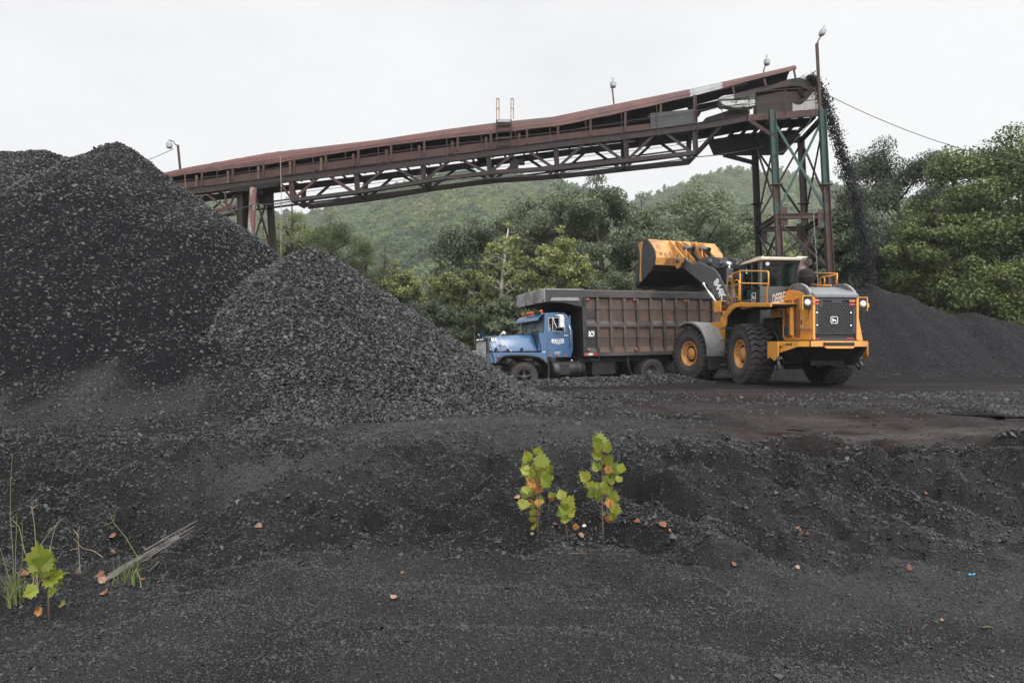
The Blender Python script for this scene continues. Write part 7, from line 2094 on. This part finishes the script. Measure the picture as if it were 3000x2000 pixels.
M_DEAD = mk('dead leaf', (.13, .050, .030), rough=.75, layers=(((.26, .12, .07), 30, .5, .65), ((.17, .065, .045), 22, .55, .7)), bump=.3, bscale=60)
M_DEADP = mk('pale dead leaf', (.21, .125, .08), rough=.75, layers=(((.36, .20, .12), 30, .5, .7),), bump=.3, bscale=60)
M_WOOD = mk('weathered wood', (.085, .077, .070), rough=.85, layers=(((.055, .050, .046), 9, .42, .58, (.12, 1, 1)), ((.22, .20, .185), 14, .60, .72, (.1, 1, 1))), bump=.7, bscale=40)
M_WOODD = mk('dark wood', (.05, .045, .042), rough=.9, layers=(((.09, .08, .072), 12, .5, .65, (.1, 1, 1)),), bump=.7, bscale=40)

def ground_hit(u, v):
    """where the sight line meets the heaped surface"""
    y = np.arange(1.8, 22, .008)
    x = (u-1500.0)/F*y; zr_ = CAMZ-(v-HV)/F*y
    hit = np.nonzero(zr_ <= surf_z(x, y))[0]
    i = hit[0] if len(hit) else len(y)-1
    return Vector((x[i], y[i], float(surf_z(x[i:i+1], y[i:i+1])[0])))
LOBE = [(0, 0), (.10, -.06), (.30, -.05), (.34, .10), (.52, .12), (.44, .26), (.60, .44), (.42, .46), (.40, .62), (.24, .60), (.22, .80), (.08, .76), (0, 1.0), (-.08, .76), (-.22, .80), (-.24, .60), (-.40, .62), (-.42, .46), (-.60, .44), (-.44, .26), (-.52, .12), (-.34, .10), (-.30, -.05), (-.10, -.06)]
def lobed_leaf(mb, base, direc, normal, size, fold=.25, curl=.15):
    d = Vector(direc).normalized(); n = Vector(normal); n = (n-d*n.dot(d)).normalized(); s = d.cross(n)
    right = [p for p in LOBE[:13]]; left = [LOBE[0]]+[p for p in LOBE[:11:-1]]
    def pt(p):
        return Vector(base)+(d*p[1]+s*p[0]*math.cos(fold)+n*(abs(p[0])*math.sin(fold)-curl*p[1]*p[1]))*size
    mb.add([pt(p) for p in right], [list(range(len(right)))])
    mb.add([pt(p) for p in left], [list(range(len(left)))])
def leaf_part(mb, mat, parent, name):
    me = mb.mesh(name, mat, fix=False)
    rng = np.random.default_rng(len(mb.v))
    nf = len(me.polygons); t = np.repeat(rng.uniform(0, 1, (nf+1)//2), 2)[:nf]
    at = me.attributes.new('tint', 'FLOAT', 'FACE'); at.data.foreach_set('value', t.astype(np.float32))
    bm = bmesh.new(); bm.from_mesh(me); bmesh.ops.triangulate(bm, faces=bm.faces); bm.to_mesh(me); bm.free()
    return link(name, me, parent)
def sapling(u, vb, leaves, stems, label, dead=(), size_k=1.0):
    """leaves: (u, v, size px, heading deg in the picture plane, tone); stems: pixel polylines"""
    g = ground_hit(u, vb); Y = g.y
    t = empty('sapling', g); tag(t, label, 'sapling', 'sycamore saplings sprouting in the coal')
    rng = random.Random(int(u))
    px = Y/F
    L = lambda a, b, dy=0: P(a, b, Y)+Vector((0, dy, 0))-g
    m = MB()
    for i, st in enumerate(stems):
        pts = [L(a, b, (0 if i == 0 else rng.uniform(-.04, .04)*k)) for k, (a, b) in enumerate(st)]
        if i == 0: pts[0].z -= .03
        m.tube(pts, [max(.0018, (.0062 if i == 0 else .003)*(1-.6*k/(len(pts)-1))) for k in range(len(pts))], 6)
    m.build('stem', M_STEM, t)
    for grp, mt, nm in ((leaves, M_SEED, 'foliage'), (dead, M_SEEDO, 'withered_leaves')):
        if not grp: continue
        m = MB()
        for (a, b, s, ang) in grp:
            dy = rng.uniform(-.07, .07)
            c = L(a, b, dy); aa = R(ang)
            d = Vector((math.sin(aa), rng.uniform(-.5, .3), math.cos(aa)))
            nrm = Vector((rng.uniform(-.5, .5), -1, rng.uniform(.0, .9)))
            sz = s*px*.98
            lobed_leaf(m, c-d.normalized()*sz*.45, d, nrm, sz, fold=rng.uniform(.1, .5), curl=rng.uniform(.0, .3))
        leaf_part(m, mt, t, nm)
    return t
def q2(a, b): return (1450+a/3.92, 1230+b/3.92)
def lv(lst): return [(q2(a, b)[0], q2(a, b)[1], s/3.92, g) for (a, b, s, g) in lst]
def stm(*ls): return [[q2(a, b) for a, b in l] for l in ls]
sapling(*q2(500, 1340), lv([(365, 410, 160, -10), (380, 420, 110, 15), (500, 360, 120, 10), (535, 440, 190, 8), (350, 500, 120, -40), (340, 560, 130, -60), (640, 570, 120, 40), (600, 550, 140, 30), (440, 590, 150, -5), (480, 520, 130, 20), (400, 620, 150, 170), (570, 640, 200, 160), (590, 700, 190, 140), (520, 610, 180, 20), (500, 740, 120, 200), (430, 820, 120, 200), (350, 840, 150, 200), (360, 790, 110, 160), (320, 960, 140, 200), (440, 980, 110, 190), (440, 1050, 100, 10), (525, 900, 80, 10), (550, 930, 50, 90), (520, 1010, 70, 30), (425, 1135, 90, 200), (435, 1255, 60, 250), (470, 1220, 60, 0), (655, 655, 60, 60)]),
        stm([(500, 1345), (490, 1150), (485, 960), (475, 850), (470, 700), (440, 480), (430, 400)], [(520, 1320), (515, 1100), (500, 900), (510, 700), (540, 520)], [(485, 1250), (475, 1150), (450, 1050)], [(480, 900), (400, 860), (340, 880)]),
        'bushier sapling with two stems and an orange withered middle, left of the pair', dead=lv([(420, 760, 130, 190), (410, 740, 110, 160), (500, 800, 120, 200), (380, 680, 90, -40), (400, 950, 90, 120), (495, 950, 100, 180), (500, 1070, 60, 180), (460, 700, 80, 150)]))
sapling(*q2(620, 1080), lv([(640, 840, 80, -20), (670, 850, 70, 60)]), stm([(612, 1090), (615, 1000), (630, 900), (640, 860)]), 'tiny sapling with one green leaf and a brown curled leaf', dead=lv([(650, 905, 90, 190)]))
sapling(*q2(840, 1410), lv([(765, 860, 130, -15), (850, 930, 190, 25), (770, 990, 150, -50), (760, 1060, 140, 250), (875, 1040, 120, 45), (820, 1130, 130, 90), (830, 970, 120, 0), (810, 1080, 90, 200)]), stm([(840, 1412), (825, 1280), (812, 1150), (805, 1060), (810, 980)], [(815, 1150), (880, 1180), (915, 1190)]), 'smallest leafy sapling standing between the two tall ones', dead=lv([(918, 1190, 80, 0)]))
sapling(*q2(1245, 1450), lv([(1215, 220, 180, 5), (1150, 240, 170, -15), (1180, 320, 150, 170), (1295, 300, 150, 15), (1170, 410, 140, -70), (1240, 450, 80, 160), (1320, 470, 170, 40), (1155, 520, 130, -30), (1400, 550, 150, 20), (1440, 530, 120, 20), (1390, 630, 150, 50), (1030, 660, 160, -40), (1090, 740, 110, -60), (1060, 760, 90, 250), (1110, 800, 120, -20), (1280, 670, 100, 20), (1250, 730, 100, 10), (1185, 760, 110, -20), (1100, 870, 110, 250), (1170, 830, 120, -10), (1185, 910, 80, 220), (1280, 790, 120, 10), (1345, 700, 90, 30), (1375, 880, 150, 20), (1320, 930, 130, -30), (1400, 1020, 150, 20), (1390, 1100, 120, 60), (1260, 1085, 60, 40), (1330, 1085, 90, -40), (1350, 790, 60, 60), (1420, 660, 100, 60)]),
        stm([(1245, 1452), (1240, 1250), (1230, 1060), (1232, 900), (1235, 700), (1230, 480), (1215, 330), (1215, 250)], [(1235, 870), (1290, 830), (1340, 760), (1380, 680)], [(1235, 1040), (1180, 960), (1150, 880), (1110, 790)], [(1240, 1120), (1290, 1060), (1350, 1110), (1390, 1080)], [(1230, 600), (1200, 570), (1160, 530)], [(1230, 860), (1270, 900), (1340, 960)]),
        'tallest slender sapling with yellow green leaves up one stem, right of the pair', dead=lv([(1290, 570, 110, 190), (1310, 960, 110, 200), (1305, 1140, 90, 190), (1250, 810, 70, 170)]))
def q1(a, b): return (a/2.851, 1300+b/2.851)
def lv1(lst): return [(q1(a, b)[0], q1(a, b)[1], s/2.851, g) for (a, b, s, g) in lst]
sapling(*q1(408, 1480), lv1([(360, 900, 200, -5), (400, 980, 240, -20), (440, 960, 150, 40), (330, 980, 130, -70), (440, 1110, 190, 70), (400, 1100, 150, 0), (340, 1050, 110, 200), (420, 1160, 140, 100), (310, 1205, 130, 250), (480, 1210, 100, 60), (465, 1370, 70, 80)]), [[q1(*p) for p in l] for l in ([(408, 1485), (404, 1300), (400, 1150), (390, 1020)], [(405, 1250), (440, 1230), (470, 1215)])],
        'single broad leaved sapling beside the grass tuft in the lower left corner', dead=lv1([(335, 1385, 80, 260)]))

# grass
def grass(u, vb, n, hpx, spread, label, mat, name='grass_tuft', stalks=(), seed=1, lean=.35):
    g = ground_hit(u, vb); px = g.y/F
    t = empty(name, g); tag(t, label, 'grass', 'grass tufts by the log')
    rng = random.Random(seed); m = MB()
    for i in range(n):
        a = rng.uniform(0, 2*PI); r = abs(rng.gauss(0, spread*px*.35)); b = Vector((math.cos(a)*r, math.sin(a)*r, -.01))
        h = hpx*px*rng.uniform(.35, 1.0); ln = rng.gauss(0, lean); l2 = rng.gauss(0, lean*.6)
        w = .0035*rng.uniform(.7, 1.3); sd = Vector((math.cos(a+1.57), math.sin(a+1.57), 0))*w
        pts = [b+Vector((ln*h*k*k*.9, l2*h*k*k, h*(k-.25*k*k*abs(ln)*2))) for k in (0, .35, .7, 1.0)]
        vs = []
        for k, p in enumerate(pts): ww = sd*(1-.3*k) if k < 3 else sd*.05; vs += [p-ww, p+ww]
        m.add(vs, [(0, 1, 3, 2), (2, 3, 5, 4), (4, 5, 7, 6)])
    leaf_part(m, mat, t, 'blades')
    if stalks:
        m = MB()
        for st in stalks:
            pts = [P(*q1(a, b), g.y)-g for a, b in st]
            m.tube(pts, [.0028*(1-.55*k/(len(pts)-1)) for k in range(len(pts))], 5)
        me = m.mesh('stalks', mat if mat is M_STRAW else M_GRASS, fix=False)
        at = me.attributes.new('tint', 'FLOAT', 'FACE'); at.data.foreach_set('value', np.full(len(me.polygons), .7, np.float32)); link('stalks', me, t)
    return t
grass(*q1(120, 1330), 120, 130, 45, 'densest green grass tuft with two tall stalks in the lower left corner', M_GRASS, stalks=([(125, 1260), (110, 950), (85, 600), (90, 300), (105, 80)], [(130, 1260), (130, 900), (140, 650), (132, 580)], [(115, 1250), (40, 1000), (0, 860)], [(140, 1250), (190, 950), (185, 640)]), seed=3)
grass(*q1(290, 1180), 14, 110, 60, 'thin straw coloured weed stalks behind the lone sapling', M_STRAW, stalks=([(300, 1150), (200, 880), (160, 690), (80, 610)], [(310, 1130), (330, 850), (450, 690), (540, 610)], [(310, 1130), (290, 700), (265, 520), (210, 510)], [(265, 540), (325, 500)], [(380, 1010), (460, 700), (510, 600)], [(430, 720), (480, 660)]), seed=5)
grass(*q1(670, 1080), 10, 60, 40, 'sparse seed stalk standing between the hollow and the log', M_STRAW, stalks=([(670, 1090), (660, 900), (650, 760), (662, 680)], [(660, 870), (600, 880), (580, 890)], [(650, 760), (610, 710)], [(860, 945), (780, 890), (690, 870), (620, 795)]), seed=7)
grass(*q1(1060, 1140), 46, 95, 130, 'green grass blades growing over the near end of the log', M_GRASS, stalks=([(1160, 960), (1050, 780), (945, 650), (918, 570)], [(945, 650), (850, 690)], [(945, 650), (970, 540)], [(1150, 950), (1000, 1080), (915, 1220)]), seed=9, lean=.6)

# split log
a = ground_hit(*q1(880, 1150)); b_ = ground_hit(*q1(1660, 640))
A_ = a+Vector((0, 0, .02)); B_ = P(*q1(1640, 690), a.y+.45)
lg = empty('broken_log', a); tag(lg, 'grey splintered log end lying on the coal bank at lower left', 'log')
ax = (B_-A_).normalized(); sd_ = ax.cross(Vector((0, 0, 1))).normalized(); un = sd_.cross(ax)
Ln = (B_-A_).length
def sliver(off_s, off_u, s0, s1, w0, w1, hgt, mat, name, nn=7, wob=.01, seed=0):
    rng = random.Random(seed); m = MB(); pts = []; rr = []
    for k in range(nn):
        t = s0+(s1-s0)*k/(nn-1)
        pts.append(ax*(Ln*t)+sd_*(off_s*.6+rng.uniform(-wob, wob))+un*(off_u*.6+rng.uniform(-wob, wob)))
        rr.append((w0+(w1-w0)*k/(nn-1))*.60)
    vs = []; n = 7
    for p, r_ in zip(pts, rr):
        for j in range(n):
            th = 2*PI*j/n; jit = 1+rng.uniform(-.25, .25)
            vs.append(p+sd_*math.cos(th)*r_*jit+un*math.sin(th)*r_*hgt*jit)
    fs = [(i*n+j, i*n+(j+1) % n, (i+1)*n+(j+1) % n, (i+1)*n+j) for i in range(nn-1) for j in range(n)]+[list(range(n)), list(range(nn*n-1, nn*n-n-1, -1))]
    m.add(vs, fs); return m.build(name, mat, lg)
sliver(.0, .015, .0, .80, .045, .050, .8, M_WOOD, 'split_trunk', 9, .006, 1)
sliver(-.05, .02, .05, .78, .035, .03, .9, M_WOODD, 'split_trunk', 9, .006, 2)
sliver(.01, .055, .42, 1.0, .022, .006, .7, M_WOOD, 'splinter', 7, .006, 3)
sliver(-.045, .085, .45, 1.06, .016, .008, .7, M_WOOD, 'splinter', 7, .004, 4)
sliver(.035, .03, .3, .95, .018, .004, .8, M_WOODD, 'splinter', 7, .008, 5)
sliver(.05, .0, .35, .9, .014, .003, .8, M_WOOD, 'splinter', 7, .012, 6)
for k in range(5): sliver(.02-.018*k, .06, .5+.05*k, .72+.05*k, .005, .0015, 1, M_WOOD, 'splinter', 5, .014, 10+k)

# fallen leaves, twigs, scraps
def fallen(u, v, s, label, mat=M_DEAD, seed=0, curl=.5, group='fallen leaves on the coal'):
    g = ground_hit(u, v); px = g.y/F; rng = random.Random(seed*13+5)
    m = MB(); an = rng.uniform(0, 6.28)
    lobed_leaf(m, Vector((-math.cos(an), -math.sin(an), 0))*s*px*.5+Vector((0, 0, .012)), (math.cos(an), math.sin(an), rng.uniform(-.1, .35)), (rng.uniform(-.5, .5), -.75, 1), s*px*1.1, fold=rng.uniform(.2, .8), curl=rng.uniform(-curl, curl))
    o = m.build('fallen_leaf', mat, fix=False); o.location = g
    return tag(o, label, 'leaf', group)
FL = [(755, 1549, 34, 'torn pale brown leaf alone on the bank right of the log', M_DEADP), (1155, 1757, 30, 'pale tan leaf nearest the eye left of middle', M_DEADP), (1180, 1684, 18, 'small orange leaf just above the pale tan one', M_DEAD),
      (328, 1575, 30, 'rust red leaf caught in the dark hollow', M_DEAD), (332, 1625, 30, 'flat brown leaf between the hollow and the log', M_DEAD), (292, 1690, 40, 'crumpled brown leaf at the butt of the log', M_DEAD), (298, 1708, 34, 'orange leaf touching the butt of the log', M_DEADP), (304, 1742, 34, 'curled brown leaf in front of the log', M_DEAD), (420, 1702, 22, 'small brown leaf under the log grass', M_DEAD), (85, 1736, 40, 'red brown leaf behind the green grass tuft', M_DEAD), (70, 1690, 34, 'brown leaf lying in the green grass', M_DEAD),
      (1512, 1462, 30, 'pinkish curled leaf left of the bushier sapling', M_DEADP), (1865, 1535, 28, 'crumpled brown leaf right of the tallest sapling, first of the row', M_DEAD), (1893, 1543, 26, 'upright tan leaf second in the row right of the sapling', M_DEADP), (1940, 1548, 34, 'dark crumpled leaf third in the row right of the sapling', M_DEAD), (1965, 1563, 16, 'small tan leaf at the end of the row right of the sapling', M_DEADP),
      (1630, 1539, 26, 'long reddish leaf between the two tall saplings', M_DEAD), (1700, 1577, 26, 'folded leaf below the smallest leafy sapling', M_DEADP), (1560, 1570, 16, 'little leaf at the foot of the bushier sapling', M_DEADP),
      (2340, 1552, 30, 'orange star shaped leaf on the right bank, upper of two', M_DEAD), (2365, 1572, 30, 'orange star shaped leaf on the right bank, lower of two', M_DEAD), (2345, 1592, 10, 'tiny leaf just under the two star shaped leaves', M_DEAD), (2658, 1575, 16, 'small orange leaf on the right smooth patch', M_DEADP), (2150, 1659, 22, 'brown leaf in the middle of the near right slope', M_DEAD), (2335, 1667, 20, 'pale leaf under the stony lip of the right slope', M_DEADP), (2668, 1672, 26, 'orange leaf fragment near the blue scrap', M_DEAD), (2710, 1449, 16, 'small leaf far up the right ruts', M_DEAD), (2130, 1453, 18, 'brown leaf half way up the right bank', M_DEAD), (945, 1458, 18, 'reddish leaf near the top of the middle bank', M_DEAD), (2760, 1822, 16, 'thin orange leaf low on the right', M_DEADP), (2660, 1855, 14, 'tiny orange leaf lowest on the right', M_DEAD)]
for i, (u, v, s, lab, mt) in enumerate(FL): fallen(u, v, s*.66, lab, mt, i)
def stick(pix, r, label, mat=M_WOODD):
    pts = [ground_hit(*p)+Vector((0, 0, r*1.2)) for p in pix]; o0 = pts[0]
    m = MB(); m.tube([p-o0 for p in pts], [r, r*.9, r*.5][:len(pts)] if len(pts) == 3 else r, 5)
    o = m.build('twig', mat); o.location = o0
    return tag(o, label, 'twig', 'dry twigs')
stick([(1688, 1605), (1705, 1622), (1722, 1642)], .0045, 'bent brown twig below the two tall saplings', M_STEM)
stick([(1668, 1624), (1700, 1624), (1736, 1625)], .004, 'straight dark twig lying level below the saplings', M_STEM)
stick([(436, 1680), (455, 1665), (466, 1648)], .008, 'grey stick just right of the log butt')
stick([(462, 1708), (478, 1692), (488, 1680)], .004, 'thin stick in front of the log', M_STEM)
g = ground_hit(1711, 1547); m = MB(); m.lathe([(.006, -.012), (.016, -.006), (.018, .005), (.011, .013), (.003, .015)], (0, 0, .010), (.2, .1, 1), 9); o = m.build('white_pebble', M_OFFW); o.location = g; tag(o, 'white pebble lying between the saplings', 'pebble')
g = ground_hit(2847, 1688); m = MB(); m.strip([(-.022, .010), (-.008, .016), (.012, .012), (.022, .02)], 1, -.007, .007, .002); o = m.build('plastic_scrap', M_BLUEST); o.location = g; tag(o, 'bright blue plastic scrap on the right foreground', 'scrap')
g = ground_hit(2895, 1845); m = MB(); m.strip([(-.03, .01), (0, .016), (.03, .01)], 1, -.008, .008, .002); o = m.build('green_leaf', M_GRASS); o.location = g; tag(o, 'narrow green leaf on the lower right foreground', 'leaf')
# ================================================================ sky, sun, camera
w = bpy.data.worlds.new('World'); SC.world = w; w.use_nodes = True
nt = w.node_tree; N, L = nt.nodes, nt.links
bg = N['Background']
SUN_EL, SUN_AZ = R(52), R(155)           # sun behind the cloud, behind the eye and to the right
sky = N.new('ShaderNodeTexSky'); sky.sky_type = 'NISHITA'; sky.sun_disc = False
sky.sun_elevation = SUN_EL; sky.sun_rotation = SUN_AZ; sky.air_density = 1.2; sky.dust_density = 3
tc = N.new('ShaderNodeTexCoord')
mp = N.new('ShaderNodeMapping'); mp.inputs['Scale'].default_value = (1, 1, 2.6)
L.new(tc.outputs['Generated'], mp.inputs['Vector'])
nz = N.new('ShaderNodeTexNoise'); nz.inputs['Scale'].default_value = 1.5; nz.inputs['Detail'].default_value = 7; nz.inputs['Roughness'].default_value = .55
L.new(mp.outputs[0], nz.inputs['Vector'])
cr = N.new('ShaderNodeValToRGB')
cr.color_ramp.elements[0].position = .36; cr.color_ramp.elements[0].color = (8.15, 8.3, 8.6, 1)
cr.color_ramp.elements[1].position = .58; cr.color_ramp.elements[1].color = (9.45, 9.45, 9.45, 1)
L.new(nz.outputs[0], cr.inputs[0])
mx = N.new('ShaderNodeMix'); mx.data_type = 'RGBA'; mx.inputs[0].default_value = .965
L.new(sky.outputs[0], mx.inputs[6]); L.new(cr.outputs[0], mx.inputs[7])
# the cloud deck is brighter overhead and round the hidden sun than towards the far rim
sd_ = Vector((math.sin(SUN_AZ)*math.cos(SUN_EL), math.cos(SUN_AZ)*math.cos(SUN_EL), math.sin(SUN_EL)))
dt = N.new('ShaderNodeVectorMath'); dt.operation = 'DOT_PRODUCT'; L.new(tc.outputs['Generated'], dt.inputs[0]); dt.inputs[1].default_value = sd_
zr = N.new('ShaderNodeMapRange'); zr.interpolation_type = 'SMOOTHSTEP'
zr.inputs[1].default_value = .18; zr.inputs[2].default_value = .95; zr.inputs[3].default_value = 1.0; zr.inputs[4].default_value = 4.0
L.new(dt.outputs['Value'], zr.inputs[0])
mz = N.new('ShaderNodeMix'); mz.data_type = 'RGBA'; mz.blend_type = 'MULTIPLY'; mz.inputs[0].default_value = 1
L.new(mx.outputs[2], mz.inputs[6]); L.new(zr.outputs[0], mz.inputs[7])
L.new(mz.outputs[2], bg.inputs['Color'])
bg.inputs['Strength'].default_value = .1
sd = bpy.data.lights.new('sun', 'SUN'); so = bpy.data.objects.new('sun', sd); COL.objects.link(so)
sd.energy = 1.4; sd.angle = R(25); sd.color = (1, .97, .93)
so.rotation_euler = (R(90)-SUN_EL, 0, R(180)-SUN_AZ)
cd = bpy.data.cameras.new('camera'); cam = bpy.data.objects.new('camera', cd); COL.objects.link(cam)
cam.location = (0, 0, CAMZ); cam.rotation_euler = (R(90), 0, 0)
cd.sensor_width = 36; cd.lens = 36*F/3000; cd.shift_y = (HV-1000)/3000
cd.clip_start = .05; cd.clip_end = 5000
SC.camera = cam
vs = SC.view_settings
vs.view_transform = 'Standard'; vs.look = 'None'; vs.gamma = 1; vs.exposure = 0; vs.use_curve_mapping = False

# ---- the damp air between the yard and the hills
def haze():
    m = bpy.data.materials.new('haze'); m.use_nodes = True
    nt = m.node_tree; N, L = nt.nodes, nt.links
    N.remove(N['Principled BSDF'])
    pv = N.new('ShaderNodeVolumePrincipled'); pv.inputs['Color'].default_value = (.93, .96, 1.0, 1)
    pv.inputs['Density'].default_value = HAZE; pv.inputs['Anisotropy'].default_value = .2
    L.new(pv.outputs[0], N['Material Output'].inputs['Volume'])
    mb = MB(); mb.bx(-640, 640, -8, 640, -3.2, 175)
    o = mb.build('haze', m)
    tag(o, kind='stuff')
HAZE = .00036
haze()
SC.cycles.use_denoising = True
